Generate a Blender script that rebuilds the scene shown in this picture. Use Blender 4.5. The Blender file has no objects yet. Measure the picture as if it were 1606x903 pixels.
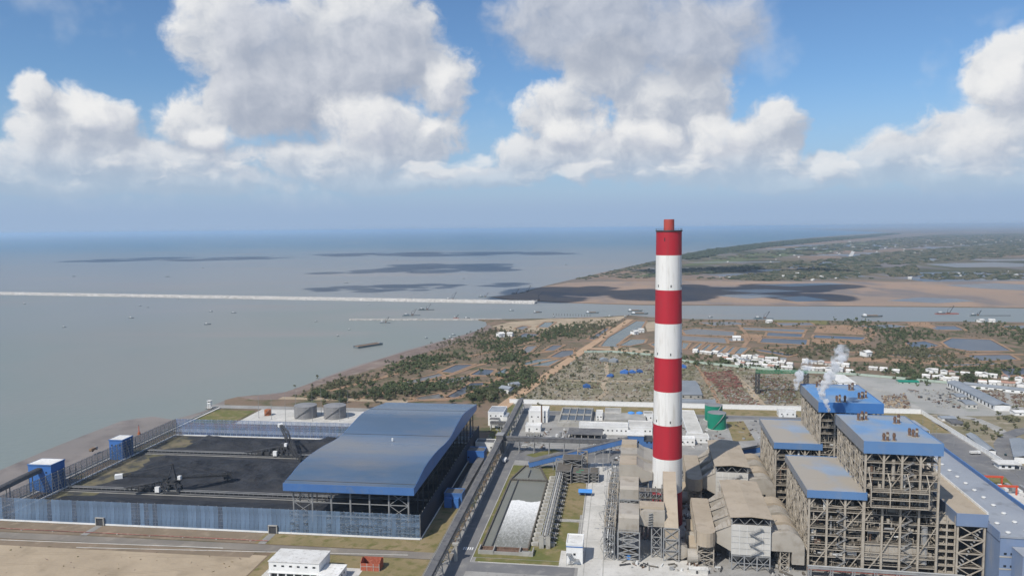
import bpy, math, random
from mathutils import Vector, Matrix, noise as mnoise
rnd = random.Random(11)
rad = math.radians
scene = bpy.context.scene
col = scene.collection

# ---------------------------------------------------------------- camera
CAM_H = 205.0
cd = bpy.data.cameras.new("camera"); cam = bpy.data.objects.new("camera", cd); col.objects.link(cam)
cd.sensor_width = 36.0; cd.sensor_fit = 'HORIZONTAL'
cd.lens = 36.0 * 1165.0 / 1606.0
cd.clip_start = 1.0; cd.clip_end = 400000.0
PITCH = math.atan((451.5 - 358.5) / 1165.0)
cam.matrix_world = (Matrix.Translation((0, 0, CAM_H)) @ Matrix.Rotation(math.pi / 2 - PITCH, 4, 'X')
                    @ Matrix.Rotation(rad(-0.55), 4, 'Z'))
scene.camera = cam

# ---------------------------------------------------------------- sun, sky, exposure
SUN_EL = 48.0
SH_AZ = 50.0                       # shadows fall towards this angle from +X
sx, sy = -math.cos(rad(SH_AZ)), -math.sin(rad(SH_AZ))
sdir = Vector((sx * math.cos(rad(SUN_EL)), sy * math.cos(rad(SUN_EL)), math.sin(rad(SUN_EL))))
sl = bpy.data.lights.new("sun", 'SUN'); sun = bpy.data.objects.new("sun", sl); col.objects.link(sun)
sl.energy = 3.9; sl.angle = rad(0.53); sl.color = (1.0, 0.95, 0.87)
sun.rotation_euler = sdir.to_track_quat('Z', 'Y').to_euler()
sun.location = (0, 0, 900)
vs = scene.view_settings
vs.view_transform = 'Standard'; vs.look = 'None'; vs.exposure = 0.12; vs.gamma = 1.0
vs.use_curve_mapping = False
scene.render.engine = 'CYCLES'
cy = scene.cycles
cy.max_bounces = 6; cy.diffuse_bounces = 3; cy.glossy_bounces = 3; cy.transmission_bounces = 3
cy.transparent_max_bounces = 10; cy.volume_bounces = 5
cy.use_denoising = True; cy.use_adaptive_sampling = True; cy.adaptive_threshold = 0.02
cy.caustics_reflective = False; cy.caustics_refractive = False
cy.sample_clamp_indirect = 4.0

world = bpy.data.worlds.new("World"); scene.world = world; world.use_nodes = True
world.cycles.sampling_method = 'MANUAL'; world.cycles.sample_map_resolution = 512
nt = world.node_tree; N = nt.nodes; LK = nt.links; N.clear()
def nd(t, **k):
    n = N.new(t)
    for a, b in k.items(): setattr(n, a, b)
    return n
def plug(n, i, x):
    if isinstance(x, (int, float)): n.inputs[i].default_value = x
    elif isinstance(x, (tuple, list)): n.inputs[i].default_value = x
    else: LK.new(x, n.inputs[i])
def M_(op, a, b=0.0, c=None, clamp=False):
    n = nd('ShaderNodeMath', operation=op, use_clamp=clamp)
    plug(n, 0, a); plug(n, 1, b)
    if c is not None: plug(n, 2, c)
    return n.outputs[0]
def V_(op, a, b=(0, 0, 0), c=None, out=0):
    n = nd('ShaderNodeVectorMath', operation=op)
    plug(n, 0, a); plug(n, 1, b)
    if c is not None: plug(n, 2, c)
    return n.outputs[out]
def mixc(f, a, b):
    n = nd('ShaderNodeMix', data_type='RGBA', clamp_factor=True)
    plug(n, 0, f); plug(n, 6, a); plug(n, 7, b)
    return n.outputs[2]
def sstep(x, a, b, lo=0.0, hi=1.0):
    n = nd('ShaderNodeMapRange', interpolation_type='SMOOTHSTEP')
    plug(n, 0, x); plug(n, 1, a); plug(n, 2, b); plug(n, 3, lo); plug(n, 4, hi)
    return n.outputs[0]
sky = nd('ShaderNodeTexSky', sky_type='NISHITA')
sky.sun_disc = False; sky.sun_elevation = rad(SUN_EL)
sky.sun_rotation = math.atan2(sdir.x, sdir.y)
sky.air_density = 1.0; sky.dust_density = 0.6; sky.ozone_density = 2.0; sky.altitude = 100
tc = nd('ShaderNodeTexCoord')
sep = nd('ShaderNodeSeparateXYZ'); LK.new(tc.outputs['Generated'], sep.inputs[0])
DEG = 57.29578
az = M_('MULTIPLY', M_('ARCTAN2', sep.outputs[0], sep.outputs[1]), DEG)
el = M_('MULTIPLY', M_('ARCSINE', sep.outputs[2]), DEG)
cmb = nd('ShaderNodeCombineXYZ'); LK.new(az, cmb.inputs[0]); LK.new(el, cmb.inputs[1])
P0 = cmb.outputs[0]
def fbm(p, scale, detail, rough, off=(0, 0, 0)):
    n = nd('ShaderNodeTexNoise', noise_dimensions='3D', normalize=True)
    n.inputs['Scale'].default_value = scale; n.inputs['Detail'].default_value = detail
    n.inputs['Roughness'].default_value = rough
    LK.new(V_('ADD', p, off), n.inputs['Vector'])
    return n.outputs['Fac']
def warp(p):
    n = nd('ShaderNodeTexNoise', noise_dimensions='3D')
    n.inputs['Scale'].default_value = 0.35; n.inputs['Detail'].default_value = 3.0
    LK.new(p, n.inputs['Vector'])
    return V_('ADD', p, V_('MULTIPLY', V_('SUBTRACT', n.outputs['Color'], (0.5, 0.5, 0.5)), (2.2, 1.6, 0)))
def field(p, blobs):
    f = None
    for (a, e), rx, ry in blobs:
        v = V_('MULTIPLY_ADD', p, (1 / rx, 1 / ry, 0), (-a / rx, -e / ry, 0))
        d = V_('DOT_PRODUCT', v, v, out=1)
        f = d if f is None else M_('SMOOTH_MIN', f, d, 0.25)
    return M_('SUBTRACT', 1.0, f)

# cumulus: (azimuth, elevation), half width, half height, all in degrees
K = 20.3
def B(ae, rx, ry): return (ae, rx / K, ry / K)
BACK = [B((-20.84,13.52), 78, 85), B((-18.65,9.60), 120, 75), B((-11.34,13.85), 130, 100), B((-5.29,11.09), 68, 62), B((-8.23,7.15), 110, 62), B((-13.42,5.23), 150, 40),
        B((-30.29,7.06), 95, 50), B((-32.31,8.71), 30, 36), B((-27.87,7.41), 42, 42), B((-22.74,7.46), 58, 52), B((-27.42,4.91), 190, 40),
        B((-30.83,3.35), 100, 26), B((-23.11,3.50), 170, 26), B((-9.73,3.61), 120, 22),
        B((4.33,8.49), 90, 66), B((11.91,8.72), 120, 78), B((18.70,6.38), 62, 62), B((1.41,5.23), 75, 46), B((14.25,4.40), 170, 42),
        B((33.65,9.17), 70, 66), B((31.39,5.22), 110, 66), B((26.96,4.86), 62, 44), B((30.01,3.36), 130, 26), B((22.57,4.20), 50, 24), B((8.64,5.58), 190, 52), B((-1.53,3.82), 90, 22), B((-34.26,3.85), 90, 30), B((20.48,3.15), 110, 18), B((7.21,11.62), 90, 60), B((32.86,2.91), 110, 24)]
FRONT = [B((-15.54,10.17), 165, 95), B((-9.53,12.15), 105, 85), B((-17.64,13.53), 90, 60),
         B((6.26,14.97), 190, 95), B((13.70,13.51), 125, 82)]
PUFF = [B((-10.80,8.05), 95, 50), B((-4.81,10.87), 42, 42), B((-6.21,7.87), 26, 22), B((-28.78,7.97), 40, 30), B((-21.74,6.62), 40, 22),
        B((5.05,7.31), 70, 34), B((10.06,6.71), 80, 30), B((15.59,6.52), 60, 36), B((31.74,5.20), 50, 34), B((33.33,8.82), 40, 40)]
def cloud_noise(p, off=(0, 0, 0)):
    return M_('ADD', M_('MULTIPLY', fbm(p, 0.16, 3, 0.5, off), 0.55), M_('MULTIPLY', fbm(p, 0.42, 8, 0.60, off), 0.75))
LOFF = (-0.75, 0.95, 0.0)           # towards the sun: up and to the left
Pw = warp(P0); Pl = V_('ADD', Pw, LOFF)
# the same kind of cloud continues over the rest of the sky
wide = nd('ShaderNodeTexNoise', noise_dimensions='3D'); wide.inputs['Scale'].default_value = 2.4; wide.inputs['Detail'].default_value = 4
LK.new(tc.outputs['Generated'], wide.inputs['Vector'])
outside = M_('MAXIMUM', sstep(M_('ABSOLUTE', az), 35.0, 43.0), sstep(el, 18.0, 23.0))
wide_f = M_('MULTIPLY_ADD', M_('SUBTRACT', wide.outputs['Fac'], 0.52), 5.0, M_('MULTIPLY', M_('SUBTRACT', outside, 1.0), 4.0))
def density(p, blobs, amp, extra=None):
    f = field(p, blobs)
    if extra is not None: f = M_('MAXIMUM', f, extra)
    f = M_('MAXIMUM', f, -1.5)
    return M_('MULTIPLY_ADD', CN[p], amp, f)
CN = {q: M_('SUBTRACT', cloud_noise(q), 0.66) for q in (Pw, Pl)}
dB = density(Pw, BACK, 2.3, wide_f); dBl = density(Pl, BACK, 2.3, wide_f)
dF = density(Pw, FRONT, 1.5); dFl = density(Pl, FRONT, 1.5)
def low_row(p):                       # ragged row of small cumulus low over the horizon
    s = nd('ShaderNodeSeparateXYZ'); LK.new(p, s.inputs[0])
    e = M_('MULTIPLY', M_('SUBTRACT', s.outputs[1], 4.4), 0.55)
    return M_('SUBTRACT', M_('MULTIPLY', M_('SUBTRACT', fbm(V_('MULTIPLY', p, (0.7, 1.6, 0)), 0.30, 3, 0.55, (4, 9, 2)), 0.45), 4.5), M_('MULTIPLY', e, e))
dP = density(Pw, PUFF, 1.9, low_row(Pw)); dPl = density(Pl, PUFF, 1.9, low_row(Pl))
aB = sstep(dB, 0.0, 0.55)
aF = sstep(dF, 0.05, 0.75)
litB = sstep(M_('SUBTRACT', dB, dBl), -0.50, 0.85)
litF = sstep(M_('SUBTRACT', dF, dFl), -0.55, 0.95)
thin = sstep(dB, 0.0, 1.5, 1.0, 0.0)
litB = M_('ADD', M_('MULTIPLY', litB, 0.86), M_('MULTIPLY', thin, 0.14), clamp=True)
litP = sstep(M_('SUBTRACT', dP, dPl), -0.7, 0.8)
S_ = 10.0                           # background strength is 0.1
def c10(r, g, b): return (r * S_, g * S_, b * S_, 1)
colB = mixc(litB, c10(0.355, 0.405, 0.50), c10(0.78, 0.785, 0.79))
colF = mixc(litF, c10(0.33, 0.375, 0.465), c10(0.64, 0.66, 0.71))
skyc = nd('ShaderNodeMix', data_type='RGBA', blend_type='MULTIPLY'); skyc.inputs[0].default_value = 1.0
LK.new(sky.outputs[0], skyc.inputs[6]); skyc.inputs[7].default_value = (0.68, 0.88, 1.07, 1)
base = skyc.outputs[2]
# pale blue-grey air low over the horizon
low = sstep(el, 0.0, 11.0, 1.0, 0.0)
base = mixc(M_('MULTIPLY', low, 0.92), base, c10(0.33, 0.44, 0.61))
wisp = M_('MULTIPLY', sstep(M_('ADD', fbm(P0, 0.09, 4, 0.6, (7, 3, 0)), M_('MULTIPLY', fbm(P0, 0.5, 3, 0.6), 0.25)), 0.66, 0.86), 0.32)
base = mixc(wisp, base, c10(0.62, 0.66, 0.72))
fadelow = sstep(el, 1.6, 6.0)
sk = mixc(M_('MULTIPLY', aB, M_('MULTIPLY_ADD', fadelow, 0.8, 0.2)), base, mixc(M_('MULTIPLY', sstep(el, 2.0, 9.0, 1.0, 0.0), 0.42), colB, c10(0.42, 0.50, 0.62)))
sk = mixc(M_('MULTIPLY', aF, 0.94), sk, colF)
colP = mixc(litP, c10(0.44, 0.48, 0.57), c10(0.80, 0.80, 0.80))
sk = mixc(M_('MULTIPLY', sstep(dP, 0.0, 0.9), M_('MULTIPLY_ADD', sstep(el, 1.6, 8.0), 0.6, 0.35)), sk, colP)
sk = mixc(sstep(el, 0.9, 2.9, 1.0, 0.0), sk, c10(0.31, 0.42, 0.59))
bg = nd('ShaderNodeBackground'); bg.inputs[1].default_value = 0.1; LK.new(sk, bg.inputs[0])
wo = nd('ShaderNodeOutputWorld'); LK.new(bg.outputs[0], wo.inputs[0])

# ---------------------------------------------------------------- mesh helpers
class MB:
    def __init__(s): s.v = []; s.f = []; s.m = []
    def add(s, vs, fs, m=0):
        o = len(s.v); s.v.extend(vs)
        for f in fs: s.f.append([i + o for i in f]); s.m.append(m)
        return s
    def box(s, x0, x1, y0, y1, z0, z1, m=0):
        return s.add([(x0,y0,z0),(x1,y0,z0),(x1,y1,z0),(x0,y1,z0),(x0,y0,z1),(x1,y0,z1),(x1,y1,z1),(x0,y1,z1)],
                     [(3,2,1,0),(4,5,6,7),(0,1,5,4),(1,2,6,5),(2,3,7,6),(3,0,4,7)], m)
    def bar(s, p, q, w, h=None, m=0):
        p = Vector(p); q = Vector(q); d = (q - p)
        if d.length < 1e-6: return s
        d.normalize(); h = w if h is None else h
        up = Vector((0,0,1)) if abs(d.z) < 0.98 else Vector((0,1,0))
        a = d.cross(up).normalized(); b = a.cross(d).normalized()
        a *= w / 2; b *= h / 2
        vs = [tuple(c + x * a + y * b) for c in (p, q) for x, y in ((-1,-1),(1,-1),(1,1),(-1,1))]
        return s.add(vs, [(0,1,2,3),(7,6,5,4),(4,5,1,0),(5,6,2,1),(6,7,3,2),(7,4,0,3)], m)
    def cyl(s, p, q, r, n=12, r2=None, cap=True, m=0):
        p = Vector(p); q = Vector(q); d = (q - p).normalized(); r2 = r if r2 is None else r2
        up = Vector((0,0,1)) if abs(d.z) < 0.98 else Vector((0,1,0))
        a = d.cross(up).normalized(); b = d.cross(a).normalized()
        vs = []
        for c, rr in ((p, r), (q, r2)):
            for i in range(n):
                t = 2 * math.pi * i / n
                vs.append(tuple(c + a * rr * math.cos(t) + b * rr * math.sin(t)))
        fs = [(i, (i+1) % n, n + (i+1) % n, n + i) for i in range(n)]
        if cap: fs += [tuple(range(n))[::-1], tuple(range(n, 2*n))]
        return s.add(vs, fs, m)
    def prism(s, poly, z0, z1, m=0):
        if sum(a[0]*b[1]-b[0]*a[1] for a, b in zip(poly, poly[1:]+poly[:1])) < 0: poly = poly[::-1]
        n = len(poly)
        vs = [(x,y,z0) for x,y in poly] + [(x,y,z1) for x,y in poly]
        return s.add(vs, [tuple(range(n,2*n)), tuple(range(n))[::-1]] + [(i,(i+1)%n,n+(i+1)%n,n+i) for i in range(n)], m)
    def sheet(s, poly, z, m=0):
        if sum(a[0]*b[1]-b[0]*a[1] for a, b in zip(poly, poly[1:]+poly[:1])) < 0: poly = poly[::-1]
        return s.add([(x,y,z) for x,y in poly], [tuple(range(len(poly)))], m)
    def sweep(s, prof, axis0, axis1, m=0, axis='y'):
        # closed profile in (x,z) [axis y] or (y,z) [axis x], extruded between two coordinates
        n = len(prof); vs = []
        for c in (axis0, axis1):
            for a, z in prof: vs.append((a, c, z) if axis == 'y' else (c, a, z))
        fs = [(i,(i+1)%n,n+(i+1)%n,n+i) for i in range(n)] + [tuple(range(n))[::-1], tuple(range(n,2*n))]
        return s.add(vs, fs, m)
    def mesh(s, name, mats, smooth=False):
        me = bpy.data.meshes.new(name); me.from_pydata(s.v, [], s.f)
        if not isinstance(mats, (list, tuple)): mats = [mats]
        for k in mats: me.materials.append(k)
        if len(mats) > 1: me.polygons.foreach_set('material_index', s.m)
        if smooth: me.polygons.foreach_set('use_smooth', [True] * len(me.polygons))
        me.update(); return me
    def build(s, name, mats, parent=None, loc=(0,0,0), rz=0.0, smooth=False):
        return link(name, s.mesh(name, mats, smooth), parent, loc, rz)
def link(name, me, parent=None, loc=(0,0,0), rz=0.0):
    o = bpy.data.objects.new(name, me); col.objects.link(o)
    o.location = loc; o.rotation_euler = (0,0,rz)
    if parent is not None: o.parent = parent
    return o
def tag(o, label, cat, group=None):
    o['label'] = label; o['category'] = cat
    if group: o['group'] = group
    return o
def thing(name, label, cat, loc=(0,0,0), rz=0.0, group=None):
    o = bpy.data.objects.new(name, None); col.objects.link(o)
    o.empty_display_size = 1.0
    o.location = loc; o.rotation_euler = (0,0,rz)
    return tag(o, label, cat, group)
def struct(o, kind='structure'): o['kind'] = kind; return o
def clone(root, loc, rz=0.0, label=None, group=None, scale=None):
    r = root.copy(); col.objects.link(r); r.location = loc; r.rotation_euler = (0,0,rz)
    if label: r['label'] = label
    if group: r['group'] = group
    if scale is not None: r.scale = scale if isinstance(scale, (tuple, list)) else (scale,)*3
    for ch in list(root.children):
        c = ch.copy(); col.objects.link(c); c.parent = r
        for g in list(ch.children):
            d = g.copy(); col.objects.link(d); d.parent = c
    return r
YL, YM, YR = rad(-7.5), rad(-8.2), rad(-10.0)
def fr(yaw, uv, z=0.0):
    u, v = uv
    return (u*math.cos(yaw) - v*math.sin(yaw), u*math.sin(yaw) + v*math.cos(yaw), z)
def inside(p, poly):
    x, y = p; c = False; n = len(poly); j = n - 1
    for i in range(n):
        (xi, yi), (xj, yj) = poly[i], poly[j]
        if (yi > y) != (yj > y) and x < (xj-xi)*(y-yi)/(yj-yi)+xi: c = not c
        j = i
    return c
def scatter(poly, n, r=rnd):
    xs = [p[0] for p in poly]; ys = [p[1] for p in poly]; out = []; k = 0
    while len(out) < n and k < n*60:
        k += 1; p = (r.uniform(min(xs), max(xs)), r.uniform(min(ys), max(ys)))
        if inside(p, poly): out.append(p)
    return out
# ---------------------------------------------------------------- materials
def mat(name, c1, c2=None, scale=0.05, rough=0.7, metal=0.0, detail=5.0, spec=0.35, bump=0.0, bscale=1.0, c3=None, s3=1.0, t3=(0.5,0.65), stretch=None, coords='Object', rnd_amt=0.0, lo=0.38, hi=0.62, alpha=None):
    m = bpy.data.materials.new(name); m.use_nodes = True; t = m.node_tree; n = t.nodes; b = n['Principled BSDF']
    b.inputs['Roughness'].default_value = rough; b.inputs['Metallic'].default_value = metal
    b.inputs['Specular IOR Level'].default_value = spec
    c2 = c2 or c1
    co = n.new('ShaderNodeTexCoord'); src = co.outputs[coords]
    if coords == 'World':
        pass
    if stretch:
        mp = n.new('ShaderNodeMapping'); mp.inputs['Scale'].default_value = stretch; t.links.new(src, mp.inputs[0]); src = mp.outputs[0]
    def nz(s, d):
        k = n.new('ShaderNodeTexNoise'); k.inputs['Scale'].default_value = s; k.inputs['Detail'].default_value = d
        k.inputs['Roughness'].default_value = 0.6; t.links.new(src, k.inputs['Vector']); return k.outputs['Fac']
    def mr(x, a, b_):
        k = n.new('ShaderNodeMapRange'); k.inputs[1].default_value = a; k.inputs[2].default_value = b_; t.links.new(x, k.inputs[0]); return k.outputs[0]
    def mx(f, a, b_):
        k = n.new('ShaderNodeMix'); k.data_type = 'RGBA'; t.links.new(f, k.inputs[0])
        for i, x in ((6, a), (7, b_)):
            if isinstance(x, tuple): k.inputs[i].default_value = (*x, 1)
            else: t.links.new(x, k.inputs[i])
        return k.outputs[2]
    c = mx(mr(nz(scale, detail), lo, hi), tuple(c1), tuple(c2))
    if c3: c = mx(mr(nz(s3, 4.0), *t3), c, tuple(c3))
    if rnd_amt:
        oi = n.new('ShaderNodeObjectInfo'); h = n.new('ShaderNodeHueSaturation')
        k = n.new('ShaderNodeMapRange'); k.inputs[3].default_value = 1 - rnd_amt; k.inputs[4].default_value = 1 + rnd_amt
        t.links.new(oi.outputs['Random'], k.inputs[0]); t.links.new(k.outputs[0], h.inputs['Value']); t.links.new(c, h.inputs['Color']); c = h.outputs[0]
    t.links.new(c, b.inputs['Base Color'])
    if bump:
        bp = n.new('ShaderNodeBump'); bp.inputs['Strength'].default_value = bump; bp.inputs['Distance'].default_value = 1.0
        t.links.new(nz(bscale, 6.0), bp.inputs['Height']); t.links.new(bp.outputs[0], b.inputs['Normal'])
    if alpha is not None: b.inputs['Alpha'].default_value = alpha
    return m
MT = {}
def mk(name, *a, **k): MT[name] = mat(name, *a, **k); return MT[name]
mk('concrete', (.40,.385,.35), (.30,.29,.265), .06, .85, c3=(.22,.205,.18), s3=.25, t3=(.55,.75))
mk('concrete_light', (.58,.56,.52), (.46,.445,.41), .05, .85, c3=(.33,.31,.28), s3=.3, t3=(.56,.78))
mk('asphalt', (.145,.145,.15), (.20,.195,.19), .03, .9, c3=(.27,.26,.24), s3=.12, t3=(.56,.78))
mk('paving', (.33,.32,.30), (.25,.24,.225), .045, .9, c3=(.19,.18,.165), s3=.4, t3=(.55,.75))
mk('grass', (.115,.125,.035), (.175,.155,.06), .06, .95, c3=(.24,.19,.10), s3=.11, t3=(.52,.68))
mk('dry_grass', (.20,.165,.075), (.26,.20,.11), .05, .95, c3=(.13,.125,.04), s3=.12, t3=(.5,.66))
mk('sand', (.42,.335,.235), (.33,.26,.18), .022, .95, c3=(.27,.215,.145), s3=.045, t3=(.55,.72), bump=.4, bscale=.2, detail=9)
mk('earth', (.235,.178,.125), (.185,.145,.10), .04, .95, c3=(.29,.23,.165), s3=.1, t3=(.54,.7), detail=8)
mk('mud', (.17,.125,.105), (.23,.175,.145), .02, .8, c3=(.28,.235,.19), s3=.06, t3=(.54,.7))
mk('mudflat', (.20,.175,.155), (.25,.215,.19), .01, .55, c3=(.155,.13,.115), s3=.03, t3=(.5,.68))
mk('soil_red', (.34,.215,.13), (.28,.18,.115), .03, .95, c3=(.22,.17,.10), s3=.1, t3=(.55,.7))
mk('scrub_soil', (.215,.150,.105), (.140,.110,.068), .012, .95, c3=(.085,.088,.040), s3=.03, t3=(.5,.62), detail=8)
mk('rubble_soil', (.27,.225,.165), (.155,.145,.078), .012, .95, c3=(.35,.305,.24), s3=.06, t3=(.53,.68), detail=9)
mk('coal', (.016,.0175,.022), (.032,.034,.040), .05, .7, bump=1.0, bscale=.25, detail=9, c3=(.05,.05,.053), s3=.04, t3=(.55,.72))
mk('coal_dust', (.030,.031,.035), (.045,.045,.048), .08, .85)
mk('white_paint', (.78,.78,.77), (.68,.68,.66), .1, .6, c3=(.52,.50,.46), s3=.4, t3=(.6,.8))
mk('white_roof', (.70,.69,.66), (.60,.585,.55), .12, .75, c3=(.38,.36,.33), s3=.5, t3=(.55,.75), rnd_amt=.12)
mk('blue_cladding', (.060,.145,.345), (.070,.165,.375), .05, .45, c3=(.11,.165,.27), s3=.12, t3=(.55,.75))
mk('blue_bright', (.075,.27,.66), (.09,.31,.70), .03, .45)
mk('blue_box', (.05,.15,.41), (.055,.165,.44), .1, .5)
mk('blue_pale', (.165,.225,.345), (.195,.255,.375), .04, .55, c3=(.25,.28,.34), s3=.08, t3=(.55,.72), stretch=(1,1,.25))
mk('grey_roof', (.28,.30,.335), (.32,.34,.37), .04, .55, c3=(.17,.175,.185), s3=.06, t3=(.55,.75))
mk('shed_roof_grey', (.27,.29,.31), (.22,.24,.26), .05, .5, rnd_amt=.1)
mk('steel_beige', (.42,.375,.31), (.34,.30,.245), .15, .7, c3=(.23,.18,.13), s3=.3, t3=(.56,.76))
mk('duct_beige', (.39,.355,.305), (.33,.30,.255), .06, .7, c3=(.25,.215,.17), s3=.12, t3=(.54,.74))
mk('duct_tan', (.41,.345,.265), (.36,.30,.225), .05, .7, c3=(.30,.245,.18), s3=.15, t3=(.54,.74))
mk('steel_grey', (.24,.245,.25), (.30,.30,.295), .2, .6)
mk('steel_dark', (.045,.047,.052), (.065,.065,.068), .2, .6)
mk('deck', (.14,.122,.10), (.10,.09,.075), .2, .85)
mk('boiler_casing', (.05,.052,.057), (.075,.073,.072), .08, .7, c3=(.055,.055,.06), s3=.3)
mk('belt_roof', (.115,.115,.12), (.16,.155,.15), .06, .75, c3=(.09,.09,.095), s3=.3)
mk('rust', (.145,.085,.06), (.19,.125,.09), .3, .85, c3=(.09,.06,.045), s3=.8)
mk('rust_orange', (.42,.14,.05), (.34,.12,.05), .3, .75)
mk('red_steel', (.30,.10,.08), (.24,.09,.075), .2, .8, c3=(.36,.24,.19), s3=.5, rnd_amt=.3)
mk('crane_red', (.55,.085,.04), rough=.5)
mk('brick', (.40,.105,.06), (.33,.09,.055), .4, .85, c3=(.45,.16,.10), s3=1.2)
mk('tank_grey', (.20,.20,.205), (.25,.245,.245), .08, .55, stretch=(1,1,.15))
mk('tank_green', (.01,.20,.125), (.012,.23,.14), .1, .5)
mk('green_equipment', (.03,.20,.10), rough=.6)
mk('glass_dark', (.02,.025,.03), rough=.15, spec=.6)
mk('pond_blue', (.060,.066,.078), (.080,.083,.090), .02, .28, spec=.25)
mk('pond_grey', (.135,.128,.115), (.16,.15,.135), .02, .3, spec=.25)
mk('pond_green', (.10,.125,.115), (.125,.145,.13), .02, .25, spec=.4)
mk('basin_water', (.175,.175,.14), (.20,.195,.16), .05, .35, bump=.12, bscale=.5, spec=.3)
mk('settling_water', (.015,.035,.065), (.02,.045,.075), .1, .1, spec=.5)
mk('leaf', (.055,.074,.032), (.095,.112,.052), .5, .9, c3=(.040,.052,.025), s3=.2, rnd_amt=.25)
mk('leaf_olive', (.085,.09,.046), (.125,.12,.068), .5, .9, c3=(.06,.066,.035), s3=.2, rnd_amt=.25)
mk('far_leaf', (.036,.050,.028), (.060,.070,.040), .05, .95)
mk('far_scrub', (.085,.085,.052), (.115,.105,.07), .05, .95)
mk('trunk', (.10,.075,.05), rough=.95)
mk('boat_hull', (.10,.13,.145), (.14,.16,.165), .1, .6, rnd_amt=.3)
mk('boat_red', (.30,.09,.065), rough=.6)
mk('boat_deck', (.26,.17,.10), (.20,.14,.10), .3, .8)
mk('rock', (.60,.58,.55), (.50,.48,.45), .1, .9, c3=(.36,.345,.32), s3=.3, rnd_amt=.2)
mk('cyl_white', (.62,.62,.60), rough=.6)
mk('tarp_blue', (.05,.15,.42), (.04,.12,.34), .3, .6, rnd_amt=.3)
mk('car_dark', (.02,.035,.035), rough=.3)
mk('rubber', (.02,.02,.02), rough=.8)
mk('skin', (.30,.19,.13), rough=.6)

# ---------------------------------------------------------------- sea, river, land
WZ = -2.2
def sea_material():
    m = bpy.data.materials.new('sea_water'); m.use_nodes = True; t = m.node_tree; n = t.nodes; b = n['Principled BSDF']
    g = n.new('ShaderNodeNewGeometry')
    def nz(s, d, st=(1,1,1)):
        mp = n.new('ShaderNodeMapping'); mp.inputs['Scale'].default_value = st; t.links.new(g.outputs['Position'], mp.inputs[0])
        k = n.new('ShaderNodeTexNoise'); k.inputs['Scale'].default_value = s; k.inputs['Detail'].default_value = d
        t.links.new(mp.outputs[0], k.inputs['Vector']); return k.outputs['Fac']
    def mr(x, a, c):
        k = n.new('ShaderNodeMapRange'); k.interpolation_type = 'SMOOTHSTEP'; k.inputs[1].default_value = a; k.inputs[2].default_value = c; t.links.new(x, k.inputs[0]); return k.outputs[0]
    def mx(f, a, c):
        k = n.new('ShaderNodeMix'); k.data_type = 'RGBA'; t.links.new(f, k.inputs[0])
        for i, x in ((6, a), (7, c)):
            if isinstance(x, tuple): k.inputs[i].default_value = (*x, 1)
            else: t.links.new(x, k.inputs[i])
        return k.outputs[2]
    sp = n.new('ShaderNodeSeparateXYZ'); t.links.new(g.outputs['Position'], sp.inputs[0])
    # silty grey-brown inshore, grey-green offshore, blue far out
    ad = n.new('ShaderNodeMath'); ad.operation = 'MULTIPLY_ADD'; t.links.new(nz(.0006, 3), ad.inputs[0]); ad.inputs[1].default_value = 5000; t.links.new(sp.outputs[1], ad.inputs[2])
    c = mx(mr(nz(.0022, 4), .4, .62), (.205,.232,.215), (.225,.235,.218))
    c = mx(mr(ad.outputs[0], 3600, 5200), c, (.232,.246,.252))
    c = mx(mr(nz(.0009, 3, (1, 2.2, 1)), .52, .70), c, (.262,.252,.245))
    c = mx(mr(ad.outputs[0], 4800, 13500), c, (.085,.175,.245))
    c = mx(mr(nz(.0035, 5, (.28, 1.3, 1)), .56, .74), c, (.255,.24,.225))
    t.links.new(c, b.inputs['Base Color'])
    b.inputs['Roughness'].default_value = .42; b.inputs['IOR'].default_value = 1.33; b.inputs['Specular IOR Level'].default_value = .3
    bp = n.new('ShaderNodeBump'); bp.inputs['Strength'].default_value = .35; bp.inputs['Distance'].default_value = 1.2
    t.links.new(nz(.09, 4, (1, 1.8, 1)), bp.inputs['Height']); t.links.new(bp.outputs[0], b.inputs['Normal'])
    return m
MT['sea'] = sea_material()
struct(MB().sheet([(-90000,-3000),(90000,-3000),(90000,160000),(-90000,160000)], WZ).build('sea', MT['sea']))

# this side of the river
near = [fr(YL,(-452,250))[:2], fr(YL,(-452,815))[:2]] + [(-352.4,893.5),(-343,910.3),(-324.2,920.2),(-289.5,911.6),(-276,947.7),(-264.6,999.5),(-243.7,1061.6),(-222,1115.7),(-205.2,1158.7),(-176.6,1242.5),(-140.5,1309.2),(-121.6,1353.1),(-90.9,1424.6),(-61,1514),(-54.2,1584.6),(-59.2,1651.5),(-77.7,1682.3),(-5,1682.6),(82.4,1687.7),(200.9,1702.7),(272.1,1734.9),(316.8,1693.3),(394.5,1650.9),(529.9,1628.5),(661.8,1606.8),(811.1,1572.9),(941.1,1562.9),(1070.2,1542.2),(1409,1485.5)]
near += [(1900,1200),(1900,-400),(-330,-400)]
struct(MB().prism(near, -3.5, -0.12).build('terrain', MT['scrub_soil']))
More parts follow.
